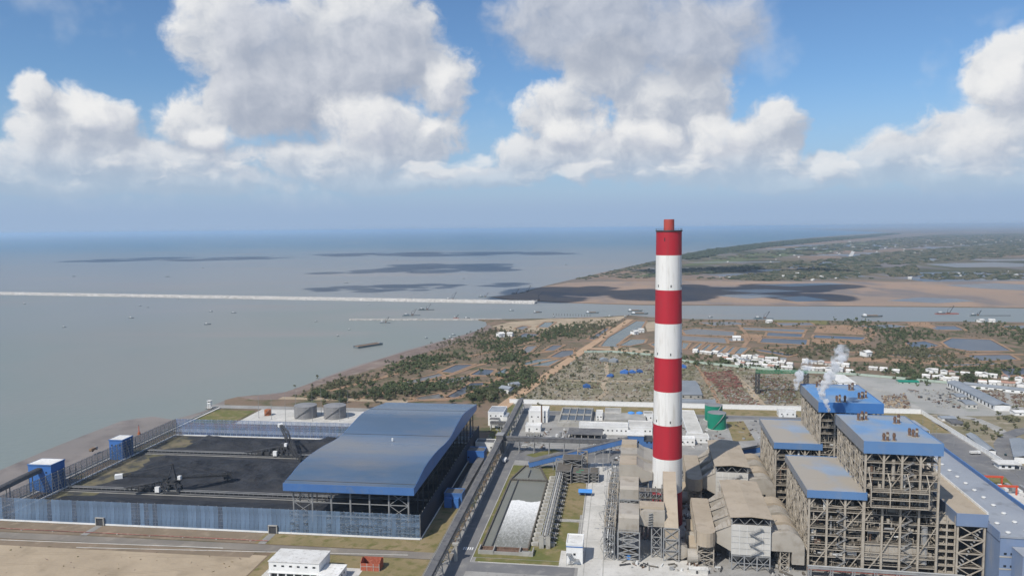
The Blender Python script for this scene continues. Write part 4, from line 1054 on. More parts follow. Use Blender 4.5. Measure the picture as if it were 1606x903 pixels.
building('small white switch house beside the settling basin end', (-23.6,-16.8,785.1,799.2,7.6), 'white_paint', 'white_roof', wn=2)
t = tM('open_shed', 'dark-roofed open shed on posts in front of the white workshop', 'shed', *(-48,702.9))
MB().sweep([(-.6,7.2),(33,7.2),(33,7.6),(-.6,7.6)], -.8, 22).build('roof', MT['belt_roof'], t)
for i in range(6):
    for y in (0, 21): MB().box(i*6.3,i*6.3+.5,y,y+.5,0,7.18).build('post', MT['concrete_light'], t)
for i in range(7): MB().cyl((2+i*4.2,8,0),(2+i*4.2,8,3.2),1.4,10).build('machine', MT['steel_dark'], t)
MB().box(0,32,20.6,20.9,0,5).build('rear_wall', MT['concrete'], t)
for i, uv in enumerate(((13.6,796.8), (22.5,797.7))):
    t = tM('blue_tank', ('blue filter tank next to the beige block house', 'blue filter tank between its twin and the chimney')[i], 'tank', *uv)
    MB().cyl((0,0,1),(0,0,6.6),3.7,18).build('shell', MT['blue_bright'], t); MB().cyl((0,0,6.62),(0,0,7.6),3.7,18,1.2).build('dome', MT['blue_bright'], t)
    for a in range(4): MB().box(2.6*math.cos(a*1.571)-.2,2.6*math.cos(a*1.571)+.2,2.6*math.sin(a*1.571)-.2,2.6*math.sin(a*1.571)+.2,0,1.1).build('leg', MT['steel_grey'], t)
    MB().cyl((0,0,3),(0,0,3.4),3.85,18).build('band', MT['steel_grey'], t)
building('low white pump room with grey plant on its roof next to the blue tanks', (26.9,36.2,788,801.9,6.9), 'white_paint', 'concrete', wn=2)
for i in range(7):
    t = tM('vessel', ('squat grey vessel beside the dark open shed', 'white upright vessel beside the dark open shed')[i % 2], 'tank', (-62.5,705.6)[0]+i*3.1, (-62.5,705.6)[1]+(i%3)*4, group='process vessels beside the open shed')
    MB().cyl((0,0,.4),(0,0,4+i%3),1.3,10).build('shell', MT['cyl_white'] if i % 2 else MT['steel_grey'], t); MB().box(-1.3,1.3,-1.3,1.3,0,.4).build('plinth', MT['concrete'], t)
# ---- blue transfer house behind the chimney
t = tM('transfer_house', 'tall blue transfer house beside the red and white chimney', 'tower', 7.6, 621)
MB().box(0,13.5,0,16,0,30.5).build('wall', MT['blue_cladding'], t); MB().box(13.52,21,0,16,0,26).build('side_wall', MT['blue_cladding'], t)
MB().box(-.4,13.9,-.4,16.4,30.52,31.2).build('roof', MT['white_roof'], t); MB().box(13.92,21.3,-.3,16.3,26.02,26.5).build('side_roof', MT['steel_dark'], t)
for x in (2.6,8.4,15.6,19):
    for z in (12,19,24.5): MB().box(x,x+1.2,-.12,-.02,z,z+1.6).build('window', MT['glass_dark'], t)
t = thing('conveyor_gallery', 'short blue gallery beside the clean-roofed boiler house and the shadowed dust collector', 'conveyor', fr(YR, (70, 632), 0), YR)
for i in range(3): MB().bar((i*9,0,14+i*2.2),(i*9+8.9,0,14+(i+.99)*2.2),5,4.4).build('gallery_section', MT['blue_cladding'], t); MB().bar((i*9,0,16.5+i*2.2),(i*9+8.9,0,16.5+(i+.99)*2.2),5.5,.3).build('roof_sheet', MT['deck'], t)
for i in range(2): lattice(MB(), 4+i*14,7+i*14,-2,2,0,12.5+i*3,3,.35).build('leg_frame', MT['steel_grey'], t)

# ---- green tanks, warehouses, white perimeter wall
tank('storage_tank', 'bright green round tank standing nearer the dust collector roof', YM, (99.4,767.3), 9.2, 16, 'tank_green', 'tank_grey', cone=1.0)
tank('storage_tank', 'green round tank partly hidden behind the other green tank', YM, (100.3,800.6), 9.2, 16, 'tank_green', 'tank_grey', cone=1.0)
building('long pale flat-roofed warehouse beside the green tanks', (67.3,82.1,736.3,825,3.2), 'white_paint', 'concrete_light', 'warehouse', wn=3)
building('white office block with three dark windows behind the shadowed dust collector', (57.8,71.4,702.5,711.3,6.1), 'white_paint', 'white_roof', 'office', wn=3)
building('white gatehouse block against the perimeter wall next to the clean-roofed boiler house', (171.3,188.8,819.8,831.5,6.3), 'white_paint', 'white_roof', wn=3)
building('low white amenity block beside the office with three dark windows', (65.1,85.5,712.1,725.6,5), 'white_paint', 'concrete_light', wn=4)
def perimeter(label, p, q, h=4.0, m='white_paint', pitch=7.5, name='perimeter_wall', yaw=YM):
    L = math.hypot(q[0]-p[0], q[1]-p[1]); a = math.atan2(q[1]-p[1], q[0]-p[0]); t = thing(name, label, 'wall', fr(yaw, p), yaw + a)
    n = int(L/pitch); d = L/n
    pm = MB().box(.22, d-.22, -.12, .12, 0, h).mesh('wall_panel', MT[m]); po = MB().box(-.25,.25,-.25,.25,0,h+.35).mesh('pillar', MT[m])
    for i in range(n): link('wall_panel', pm, t, (i*d,0,0)); link('pillar', po, t, (i*d,0,0))
    MB().box(.3,L,-.3,.3,h+.02,h+.3).build('coping', MT[m], t)
    return t
perimeter('long white perimeter wall along the back of the plant', (-127, 853), (326, 850), 5.0)
perimeter('white panelled perimeter wall running down beside the car park to the kiosk', (326.5, 849.5), (326, 676), 4.0)

# ================================================================ power block (frame R)
def tR(name, label, cat, u, v, rz=0.0, group=None, z=0.0): return thing(name, label, cat, fr(YR, (u, v), z), YR + rz, group)
mk('chimney_red', (.43,.018,.032), (.36,.018,.030), .10, .6, stretch=(1,1,.10), c3=(.30,.035,.04), s3=.35, t3=(.52,.75))
mk('chimney_white', (.74,.73,.70), (.66,.645,.61), .06, .65, stretch=(1,1,.12), c3=(.50,.47,.42), s3=.35, t3=(.52,.76))
t = thing('chimney', 'tall red and white banded power station chimney', 'chimney', (106.6, 504.1, 0))
zb = [0,23.6,47,70.3,93.5,116.6,139.9,162.7,186.1,202.3]
rr = lambda z: 8.5 + 2.05*(1 - z/202.3)**1.15
for i in range(9):
    b = MB(); n = 56; k = 5; m = 'chimney_red' if i % 2 == 0 else 'chimney_white'
    for j in range(k):
        za = zb[i]+(zb[i+1]-zb[i])*j/k; zc = zb[i]+(zb[i+1]-zb[i])*(j+1)/k
        b.cyl((0,0,za),(0,0,zc), rr(za), n, rr(zc), cap=False)
    o = b.build('band', MT[m], t, smooth=True)
    if i in (1,3,5,7):                                  # small dark service openings and bolt rows
        z = zb[i] + 2.0
        for a in range(6):
            an = a*math.pi/3 + .5; r = rr(z)
            MB().box(-.35,.35,-.12,.12,0,1.6).build('service_opening', MT['glass_dark'], o, (r*math.cos(an), r*math.sin(an), z), an+math.pi/2)
        bb = MB()
        for a in (-1.95, -1.0, -2.7):
            for q in range(16):
                z = zb[i] + .7 + q*1.45; r = rr(z) + .02; bb.box(r*math.cos(a)-.1, r*math.cos(a)+.1, r*math.sin(a)-.1, r*math.sin(a)+.1, z, z+.3)
        bb.build('bolt_row', MT['steel_grey'], o)
for a in range(4):
    an = a*math.pi/2 - 2.1; r = rr(197)
    MB().box(-.3,.3,-.12,.12,0,2.4).build('vent_slot', MT['glass_dark'], t, (r*math.cos(an), r*math.sin(an), 195.5), an+math.pi/2)
MB().cyl((0,0,202.0),(0,0,202.9), 8.95, 48).build('rim', MT['steel_dark'], t)
MB().cyl((0,0,202.9),(0,0,210.2), 3.55, 28, 3.5).build('flue', mk('flue_red', (.46,.06,.045), (.40,.08,.06), .4, .5), t)
fl_ = t.children[-1]
for z in (204,205.4,206.8,208.2,209.6): MB().cyl((0,0,z),(0,0,z+.28), 3.75, 28).build('flue_ring', MT['rust'], fl_)
rl = MB()
for a in range(24):
    an = a*math.pi/12; rl.bar((8.7*math.cos(an),8.7*math.sin(an),202.9),(8.7*math.cos(an),8.7*math.sin(an),204.0),.1)
    rl.bar((8.7*math.cos(an),8.7*math.sin(an),204.0),(8.7*math.cos(an+.262),8.7*math.sin(an+.262),204.0),.08)
rl.build('guard_rail', MT['steel_dark'], t)

def hollow(b, x0,x1,y0,y1,z0,z1): b.box(x0,x1,y0,y1,z0,z1)
# ---- flue gas desulphurisation ducts and frames round the chimney
def duct_thing(label, u, v): return tR('flue_duct', label, 'duct', u, v)
t = duct_thing('beige box duct on grey steel legs in front of the chimney', -14, 449.5)
MB().sweep([(0,18.5),(0,27),(3,28.4),(22,28.4),(22,18.5)], 0, 12.5, axis='x').build('duct_box', MT['duct_beige'], t)
lattice(MB(), -.3,12.8,-.6,10,0,18.4,4,.5).build('leg_frame', MT['steel_grey'], t)
lattice(MB(), -.3,12.8,10.5,21,0,18.4,3,.45,faces='xX').build('leg_frame', MT['steel_grey'], t)
MB().cyl((6,2,1.2),(6,6,1.2),1.6,12).build('fan_motor', MT['blue_bright'], t)
MB().box(2,11,1,9,4.2,4.5).build('platform', MT['deck'], t)
MB().box(3,10,2,8,8,13).build('hopper', MT['steel_grey'], t)
b = MB()
for x in range(8): b.bar((x*1.75,-.75,18.6),(x*1.75,-.75,20.2),.12)
b.bar((0,-.75,20.2),(12.5,-.75,20.2),.12); b.build('handrail', MT['steel_grey'], t)
t = duct_thing('sloping grey-beige cross duct leading to the chimney riser', -1.3, 456)
MB().sweep([(0,21),(3.5,20),(15.5,20),(15.5,29.5),(3,29.5),(0,27)], 0, 13).build('duct_box', MT['duct_beige'], t)
MB().box(0,15.3,4,13.2,29.6,31.2).build('duct_top', MT['duct_tan'], t)
lattice(MB(), 7.5,13.5,.5,8,0,19.9,3,.45).build('leg_frame', MT['steel_grey'], t)
b = MB()
for k in range(6): b.bar((5+.1*k,-.8,20+k*1.6),(8,-.8,20.8+k*1.6),.9,.15)
b.build('outside_stair', MT['steel_grey'], t)
t = duct_thing('long beige riser duct sloping down from the chimney to the fan', 13.9, 453)
MB().sweep([(0,14),(0,21),(2,23),(33,39),(44,42),(46,40),(46,32),(34,30),(10,17),(10,14)], 0, 8.4, axis='x').build('duct_body', MT['duct_tan'], t)
MB().box(.8,7.8,.3,9.5,1.5,13.98).build('down_leg', MT['duct_beige'], t)
MB().sweep([(7.8,1.2),(11,1.2),(14,3),(14,8),(11,10),(7.8,10)], 1, 8.5).build('elbow', MT['duct_beige'], t)
for z0, z1 in ((0,7),(7,14),(14,21)):
    b = MB(); y = -.6
    for x in (-.4, 8.8): b.bar((x,y,z0),(x,y,z1),.6)
    b.bar((-.4,y,z0),(8.8,y,z1),.4).bar((8.8,y,z0),(-.4,y,z1),.4).bar((-.4,y,z1),(8.8,y,z1),.45); b.build('bracing', MT['steel_grey'], t)
lattice(MB(), -.5,8.8,30,40,0,31,5,.5).build('leg_frame', MT['steel_grey'], t)
lattice(MB(), -.5,8.8,41.5,46,22,31.8,1,.5).build('cross_frame', MT['steel_grey'], t)
t = duct_thing('grey square duct box on a braced frame behind the front duct', -14.5, 489)
MB().sweep([(0,24.5),(0,31),(3,32.5),(21,33),(21,24.5)], 0, 12.5, axis='x').build('duct_box', MT['duct_beige'], t)
lattice(MB(), -.3,12.8,-.5,12,0,24.4,4,.5).build('leg_frame', MT['steel_grey'], t)
b = MB().bar((-.3,-.8,17),(6.2,-.8,24),.6).bar((12.8,-.8,17),(6.2,-.8,24),.6).bar((-.3,-.8,24.2),(12.8,-.8,24.2),.6); b.build('bracing', MT['steel_grey'], t)
t = duct_thing('wide beige duct wrapped against the chimney side', -15.5, 510.5)
MB().sweep([(0,29),(16,29),(23,31),(23,36),(17,38),(12,41),(0,41)], 0, 20).build('duct_body', MT['duct_beige'], t)
MB().box(.3,12,.4,19.6,41.02,41.6).build('roof_plate', MT['duct_tan'], t)
lattice(MB(), 1,20,2,18,0,28.9,4,.5).build('leg_frame', MT['steel_grey'], t)
t = duct_thing('beige inlet duct beside the blue transfer house and the chimney', -15.5, 546)
MB().sweep([(0,24),(18,24),(24,26),(24,33),(17,35),(12,38),(0,38)], 0, 30).build('duct_body', MT['duct_beige'], t)
MB().box(.3,11.8,16,29.6,38.02,40.4).build('roof_plate', MT['duct_tan'], t)
lattice(MB(), 1,20,2,26,0,23.9,4,.5).build('leg_frame', MT['steel_grey'], t)
t = tR('absorber_frame', 'open steel access frame with platforms standing before the chimney', 'scaffold', -1.2, 482)
for x in range(4): lattice(MB(), x*3.6, x*3.6+3.4, 0, 6, 0, 33, 7, .26).build('frame_bay', MT['steel_grey'], t)
for z in (9.4,14.1,18.9,23.6,28.3,33): MB().box(-.6,15,-.8,6.8,z-.1,z+.1).build('platform', MT['deck'], t)
for i in range(5): MB().cyl((1.5+i*2.7,8,0),(1.5+i*2.7,8,24+i),.6,8).build('riser_pipe', MT['steel_grey'], t)
t = tR('pipe_rack', 'tall open steel pipe rack along the pale service road', 'pipe rack', -23, 449)
for i in range(11):
    lattice(MB(), 0, 6.4, i*12, i*12+11.6, 0, 16 + (i*7 % 9), 3, .30).build('rack_bay', MT['steel_beige'] if i % 2 else MT['steel_grey'], t)
    for z in ((5,14) if i % 2 else (9.5,)): MB().box(.2,3.4,i*12,i*12+11.5,z-.1,z+.1).build('rack_deck', MT['deck'], t)
for i in range(12):
    x = .8+(i%4)*1.5; z = (5.6,10.1,14.6)[i//4]; MB().cyl((x,-1,z),(x,131,z),.42,8).build('pipe', MT['steel_grey'] if i % 3 else MT['cyl_white'], t)
rj = random.Random(4); b = MB()
for i in range(130):
    x = rj.uniform(-3,6); y = rj.uniform(0,130); z = rj.uniform(2,22)
    b.bar((x,y,z),(x+rj.uniform(-3,3),y+rj.uniform(-1,1),z+rj.choice((0,0,4,-4))),.28)
b.build('small_pipework', MT['steel_grey'], t)['kind'] = 'stuff'
t = tR('utility_hut', 'low pale flat hut lying in front of the fan ducts', 'hut', 28, 438)
MB().box(0,11,0,3.4,0,2.6).build('wall', MT['concrete_light'], t); MB().box(-.2,11.2,-.2,3.6,2.62,2.9).build('roof', MT['white_roof'], t); MB().box(4,5.2,-.06,.02,0,2).build('door', MT['steel_dark'], t)
def fan(label, v):
    t = tR('induced_draught_fan', label, 'fan', 24.8, v)
    MB().cyl((3,4.5,4.8),(9,4.5,4.8),4.2,22).build('fan_casing', MT['duct_beige'], t)
    MB().cyl((9,4.5,4.8),(10.6,4.5,4.8),4.2,22,2.8).build('inlet_cone', MT['duct_beige'], t)
    MB().sweep([(9.0,4),(9.0,8.6),(18,12),(18,5)],4.5,10.4,axis='x').build('inlet_duct', MT['duct_tan'], t)
    for x in (4,8): MB().box(x-.5,x+.5,.6,8.4,0,1.6).build('saddle', MT['concrete_light'], t)
fan('round beige fan casing beside the front duct riser', 447.5)
fan('round beige fan casing at the foot of the chimney', 474)
fan('round beige fan casing behind the foot of the chimney', 548)

# ---- electrostatic precipitators
def esp(label, v0, stair):
    t = tR('dust_collector', label, 'dust collector', 53, v0); W, D = 22.5, 64.0
    MB().box(0,W,0,D,9.5,27.9).build('casing', MT['concrete_light'], t)
    for k in range(5):
        MB().box(-.12,W+.12,-.12,-.02,9.6+k*3.66,9.75+k*3.66).build('casing_seam', MT['steel_grey'], t)
    for k in range(6): MB().box(.2+k*(W-.4)/5-.12,.2+k*(W-.4)/5+.12,-.16,-.03,9.5,27.8).build('stiffener', MT['cyl_white'], t)
    b = MB()                                     # hoppers
    for i in range(3):
        for j in range(6):
            x0=.4+i*7.3; x1=x0+7; y0=.5+j*10.6; y1=y0+10.2; cx=(x0+x1)/2; cy_=(y0+y1)/2
            b.add([(x0,y0,9.48),(x1,y0,9.48),(x1,y1,9.48),(x0,y1,9.48),(cx-.5,cy_-.5,4),(cx+.5,cy_-.5,4),(cx+.5,cy_+.5,4),(cx-.5,cy_+.5,4)],[(0,1,5,4),(1,2,6,5),(2,3,7,6),(3,0,4,7),(4,5,6,7)])
    b.build('hopper', MT['steel_grey'], t)
    for j in range(7):
        y = 0 if j == 0 else j*D/6
        b = MB()
        for i in range(4):
            x = .3+i*7.3; b.bar((x,y,0),(x,y,9.4),.7)
            if i < 3: b.bar((x,y,.3),(x+7.3,y,8.8),.3).bar((x,y,8.8),(x+7.3,y,.3),.3)
        b.bar((.3,y,9),(22.2,y,9),.5).bar((.3,y,4.5),(22.2,y,4.5),.35); b.build('support_bent', MT['steel_grey'], t)
    b = MB(); b.box(.8,W-.8,.8,D-.8,28,28.25)
    for j in range(9):
        for i in range(4): b.box(2+i*5.6,4+i*5.6,2.5+j*7.2,5+j*7.2,28.25,30.2)
    b.build('rectifier_deck', MT['steel_dark'], t)
    for j in range(9):
        for s in (.3, W-.3): MB().box(s-.25,s+.25,.2+j*(D-.5)/8,.6+j*(D-.5)/8,28,32.4).build('roof_post', MT['steel_grey'], t)
    b = MB()
    for i in range(4): b.bar((.3+i*7.3,.3,28.2),(3.9+i*7.3,.3,32.2),.25).bar((3.9+i*7.3,.3,32.2),(7.6+i*7.3 if i<3 else 22.2,.3,28.2),.25)
    b.build('roof_truss', MT['steel_grey'], t)
    for k in range(3):
        y0=-1.2+k*(D+2.4)/3; y1=y0+(D+2.4)/3-.18
        MB().sweep([(-1,32.5),(W/2,33.5),(W+1,32.5),(W+1,32.9),(W/2,33.9),(-1,32.9)],y0,y1).build('roof_panel', MT['duct_tan'], t)
    # outlet side: funnels into a long round-ended duct
    for j in range(4):
        y0=1+j*16; y1=y0+13.5
        MB().add([(-.02,y0,11),(-.02,y1,11),(-.02,y1,26.5),(-.02,y0,26.5),(-9,y0+4,14.5),(-9,y1-4,14.5),(-9,y1-4,21),(-9,y0+4,21)],[(3,2,1,0),(4,5,6,7),(0,1,5,4),(1,2,6,5),(2,3,7,6),(3,0,4,7)]).build('outlet_funnel', MT['duct_beige'], t)
        b = MB()
        for q in range(3): b.bar((-2-q*2.6,y0+2+q,26-q*1.9),(-2-q*2.6,y1-2-q,26-q*1.9),.3)
        b.bar((-.4,y0,27),(-9.5,y0+3.5,21.6),.5); b.build('funnel_stiffener', MT['steel_beige'], t)
    arc = [(-20.5,8)] ; pl=[]
    for i in range(9): a=math.pi+i*math.pi/8; pl.append((-14.6+5.6*math.cos(a),4+5.6*math.sin(a)))
    pl += [(-9,58),(-20.2,58)]
    MB().prism(pl,13.4,22).build('collecting_duct', MT['duct_tan'], t)
    for j in range(5): lattice(MB(),-19.5,-10,2+j*13,8+j*13,0,13.3,3,.4).build('duct_support', MT['steel_beige'], t)
    b = MB()
    for j in range(22): b.bar((-20.6,3+j*2.5,13.6),(-20.6,3+j*2.5,22),.3)
    for z in (15,17.5,20): b.bar((-20.6,3,z),(-20.6,57,z),.25)
    b.build('duct_rib', MT['steel_beige'], t)
    # inlet side: four curved hoods
    for j in range(4):
        y0=1.5+j*16; y1=y0+12
        pr=[(W+.02,12.5),(W+.02,23)]
        for i in range(9):
            a=math.pi/2*(1-i/8); pr.append((W+10+9.5*math.cos(a),15+9.6*math.sin(a)))
        pr += [(W+19.5,5),(W+12.5,5),(W+12.5,12.5)]
        MB().sweep(pr,y0,y1).build('inlet_duct', MT['duct_tan'] if j % 2 else MT['duct_beige'], t)
        lattice(MB(),W+6,W+11,y0+1,y1-1,0,12.4,3,.35).build('inlet_support', MT['steel_beige'], t)
    b = MB()
    for k in range(5):
        z=10+k*3.3; x0,x1=(11,17) if k%2==0 else (17,11)
        b.bar((x0,-1.4,z),(x1,-1.4,z+3.3),1.0,.22).bar((x0,-1.9,z+1.1),(x1,-1.9,z+4.4),.1).box(x1-.9,x1+.9,-2,-.2,z+3.2,z+3.4)
    b.build('zigzag_stair', MT['steel_grey'], t)
    b = MB()
    for x0 in (-.6, W+.1):
        b.box(x0,x0+.5,0,D,28,28.2)
        for k in range(26): b.bar((x0+.25,k*2.5,28.2),(x0+.25,k*2.5,29.5),.12)
        b.bar((x0+.25,0,29.5),(x0+.25,D,29.5),.12)
    b.build('side_walkway', MT['steel_beige'], t)
    return t
esp('big pale dust collector with a zigzag stair on its white end wall', 446.8, True)
esp('big pale dust collector with the chimney shadow across its tan roof', 543.5, True)
t = tR('link_building', 'pale low roof between the two dust collectors', 'building', 55, 512.6)
MB().box(0,20,0,28,0,22).build('wall', MT['concrete_light'], t); MB().box(-.4,20.4,-.4,28.4,22.02,22.5).build('roof', MT['concrete_light'], t)
for x in (3,9,15): MB().box(x,x+2,-.1,.02,16,18).build('window', MT['glass_dark'], t)

# ---- boiler houses: open steel frames under blue roofs
def dusty_roof(name, blue, dust, lo, hi, off):
    m = mat(name, blue, tuple(x*1.12 for x in blue), .05, .5)
    t = m.node_tree; n = t.nodes; b = n['Principled BSDF']
    tcn = n.new('ShaderNodeTexCoord'); mp = n.new('ShaderNodeMapping'); mp.inputs['Location'].default_value = off; t.links.new(tcn.outputs['Object'], mp.inputs[0])
    k = n.new('ShaderNodeTexNoise'); k.inputs['Scale'].default_value = .035; k.inputs['Detail'].default_value = 5; t.links.new(mp.outputs[0], k.inputs['Vector'])
    mr = n.new('ShaderNodeMapRange'); mr.interpolation_type = 'SMOOTHSTEP'; mr.inputs[1].default_value = lo; mr.inputs[2].default_value = hi; t.links.new(k.outputs['Fac'], mr.inputs[0])
    mx = n.new('ShaderNodeMix'); mx.data_type = 'RGBA'; t.links.new(mr.outputs[0], mx.inputs[0]); mx.inputs[7].default_value = (*dust, 1)
    src = b.inputs['Base Color'].links[0].from_socket; t.links.new(src, mx.inputs[6]); t.links.new(mx.outputs[2], b.inputs['Base Color'])
    return m
MT['roof_main_near'] = dusty_roof('roof_main_near', (.15,.265,.44), (.28,.31,.345), .34, .58, (3,1,0))
MT['roof_main_far'] = dusty_roof('roof_main_far', (.105,.245,.475), (.23,.30,.38), .40, .66, (9,4,0))
MT['roof_low'] = dusty_roof('roof_low', (.25,.315,.41), (.36,.325,.275), .28, .50, (21,8,0))
MT['fascia'] = mat('fascia', (.10,.20,.39), (.115,.225,.42), .03, .5, c3=(.20,.24,.30), s3=.04, t3=(.54,.74))
MT['fascia_dusty'] = mat('fascia_dusty', (.20,.22,.25), (.25,.25,.255), .04, .6, c3=(.13,.19,.29), s3=.05, t3=(.56,.74))
MT['fascia_far'] = mat('fascia_far', (.045,.15,.40), (.06,.18,.44), .03, .45)
def boiler(label, u0, v0, w, d, h, fasc, nx, ny, levels, roofm, seed, casing=True, open_top=0, fasciam='fascia', front=True, hollow_front=0):
    t = tR('boiler_house', label, 'boiler house', u0, v0); r = random.Random(seed); zt = h - fasc
    S = 'steel_beige'
    for i in range(3):
        y0 = -1.3+i*(d+2.6)/3; MB().box(-1.3,w+1.3,y0,y0+(d+2.6)/3-.12,h-.5,h).build('roof_panel', MT[roofm], t)
    for nm,x0,x1,y0,y1 in (('front',-1.6,w+1.6,-1.6,-1.32),('rear',-1.6,w+1.6,d+1.32,d+1.6),('left',-1.6,-1.32,-1.3,d+1.3),('right',w+1.32,w+1.6,-1.3,d+1.3)):
        MB().box(x0,x1,y0,y1,zt,h+.35).build(nm+'_fascia', MT[fasciam] if nm != 'left' else MT['fascia_dusty'], t)
    MB().box(-1.2,w+1.2,-1.2,d+1.2,zt+.2,zt+.5).build('soffit', MT['steel_dark'], t)
    xs = [w*i/nx for i in range(nx+1)]; ys = [d*i/ny for i in range(ny+1)]
    cm = MB().box(-.55,.55,-.55,.55,0,zt+.2).mesh('column', MT[S])
    for x in xs:
        for y in ys:
            if x in (xs[0],xs[-1]) or y in (ys[0],ys[-1]): link('column', cm, t, (x,y,0))
    zs = [zt*k/levels + (r.uniform(-.32,.32)*zt/levels if k < levels else 0) for k in range(1, levels+1)]
    for k, z in enumerate(zs):
        top = k >= levels - open_top
        MB().box(-.3,w+.3,-.25,.1,z-.38,z).build('front_beam', MT[S], t)
        MB().box(-.35,.15,.2,d-.2,z-.45,z+.1).build('side_beam', MT[S], t)
        MB().box(w-.15,w+.35,.2,d-.2,z-.45,z+.1).build('side_beam', MT[S], t)
        MB().box(-.3,w+.3,d-.15,d+.35,z-.45,z+.1).build('rear_beam', MT[S], t)
        if k < levels-1:
            dd = 7.5 if not top else 11
            for i in range(nx):
                if r.random() < .72: MB().box(xs[i]+.3,xs[i+1]-.3,.4 if r.random()<.6 else 2.5,dd,z-.1,z+.06).build('floor_deck', MT['deck'], t)
            MB().box(.3,5.5,dd+.1,d-1,z-.12,z+.04).build('side_deck', MT['deck'], t)
            if k % 2 == 0: MB().box(w-6,w-.3,dd+.1,d-1,z-.12,z+.04).build('side_deck', MT['deck'], t)
            b = MB()                               # handrails
            n = int(w/2.2)
            for i in range(n+1): b.bar((w*i/n,-.1,z),(w*i/n,-.1,z+1.1),.06)
            b.bar((0,-.1,z+1.1),(w,-.1,z+1.1),.08)
            b.bar((-.3,0,z+1.15),(-.3,d,z+1.15),.12); b.build('handrail', MT[S], t)['kind'] = 'stuff'
            b = MB(); zz = zt/levels                # pipes and machines on the floor
            for i in range(int(w/1.6)):
                x = r.uniform(.8,w-.8); y = r.uniform(.6,6.5); q = r.random()
                if q < .35: b.bar((x,y,z),(x,y,z+zz*r.uniform(.5,1)),r.uniform(.2,.5))
                elif q < .65: b.bar((x,y,z+zz*r.uniform(.3,.8)),(min(w-.5,x+r.uniform(2,8)),y,z+zz*r.uniform(.3,.8)),r.uniform(.18,.4))
                elif q < .85: b.box(x-.7,x+.7,y-.5,y+.5,z+.06,z+r.uniform(.8,zz*.55))
                else: b.bar((x,y,z),(x+r.uniform(-2.5,2.5),y,z+zz),.25)
            b.build('pipework', MT[S], t)['kind'] = 'stuff'
            b = MB()
            for i in range(int(d/2.2)):
                y = r.uniform(.5,d-.5); x = r.uniform(.2,4.5); q = r.random()
                if q < .4: b.bar((x,y,z),(x,y+r.uniform(-1,1),z+zz*r.uniform(.5,1)),r.uniform(.18,.4))
                elif q < .75: b.bar((x,y,z+zz*r.uniform(.2,.8)),(x,min(d,y+r.uniform(2,7)),z+zz*r.uniform(.2,.8)),r.uniform(.18,.4))
                else: b.box(x-.5,x+.5,y-.7,y+.7,z+.06,z+r.uniform(.8,zz*.55))
            b.build('side_pipework', MT[S], t)['kind'] = 'stuff'
    for i in range(16):                             # bigger ducts and pipes behind the front beams
        x = r.uniform(2,w-4); z = r.uniform(3,zt-8); y = r.uniform(1.5,6.5); q = r.random(); mm = r.choice(('cyl_white','steel_grey','duct_beige','steel_grey','rust'))
        if q < .4: MB().cyl((x,y,z),(x,y,min(zt-2,z+r.uniform(6,18))),r.uniform(.4,1.0),10).build('riser_pipe', MT[mm], t)
        elif q < .75: MB().cyl((x,y,z),(min(w-1,x+r.uniform(5,14)),y,z),r.uniform(.4,1.1),10).build('header_pipe', MT[mm], t)
        else: MB().box(x,min(w-1,x+r.uniform(3,7)),y,y+2.5,z,z+r.uniform(1.5,4)).build('air_duct', MT[mm], t)
    b = MB(); zc = 1.0; k = 0; x0 = w*.52             # switch-back stair
    while zc < zt-8:
        xa, xb = (x0,x0+5) if k % 2 else (x0+5,x0); b.bar((xa,-.9,zc),(xb,-.9,zc+3.4),.9,.18).bar((xa,-1.3,zc+1),(xb,-1.3,zc+4.4),.08).box(xb-.6,xb+.6,-1.4,-.4,zc+3.3,zc+3.45); zc += 3.4; k += 1
    b.build('stair', MT['steel_grey'], t)
    # diagonals on the long left side: two storeys per brace
    for j in range(ny):
        for k in range(0, levels-1, 2):
            za = zs[k-1] if k else 0; zc = zs[min(k+1, levels-1)]
            p, q = ((-.2,ys[j],za),(-.2,ys[j+1],zc)) if (j+k//2) % 2 else ((-.2,ys[j+1],za),(-.2,ys[j],zc))
            MB().bar(p,q,.5).build('brace', MT[S], t)
            MB().bar((-.25,(ys[j]+ys[j+1])/2,za),(-.25,(ys[j]+ys[j+1])/2,zc),.35).build('side_post', MT[S], t)
    for i in range(nx):
        for k in range(0, levels-2, 3):
            if (i+k) % 2: continue
            za = zs[k-1] if k else 0; zc = zs[min(k+2, levels-2)]
            MB().bar((xs[i],-.3,za),(xs[i+1],-.3,zc),.42).build('brace', MT[S], t)
    for i in range(nx+1):                           # knee braces to the roof edge
        for s in (-1, 1):
            x1 = xs[i]+s*w/nx*.36
            if -1.4 < x1 < w+1.4: MB().bar((xs[i],-.2,zt-5.2),(x1,-.4,zt),.45).build('knee_brace', MT[S], t)
    for j in range(ny+1):
        for s in (-1, 1):
            y1 = ys[j]+s*d/ny*.36
            if -1.4 < y1 < d+1.4: MB().bar((-.2,ys[j],zt-4.6),(-.4,y1,zt),.4).build('knee_brace', MT[S], t)
    if casing:
        MB().box(6.2,w-6.5,8.2,d-5,0,zt-1.5).build('boiler_casing', MT['boiler_casing'], t)
        for z in (zt*.25, zt*.5, zt*.72): MB().box(5.9,w-6.2,7.95,8.15,z,z+1.6).build('buckstay', MT[S], t)
    else:
        MB().box(5.8,w-1,11.4,d-2,0,zt-3).build('bunker', MT['boiler_casing'], t)
    return t
near_low = boiler('bunker bay with tan dusty roof and long diagonal brace above the pipe bridge', 97.5, 451, 30, 66, 50, 4.2, 3, 6, 10, 'roof_low', 1, casing=False)
near_main = boiler('boiler house with dusty blue roof and a balcony hanging on its open front', 128, 451, 39.5, 61, 80.5, 6.8, 4, 6, 14, 'roof_main_near', 2, open_top=5)
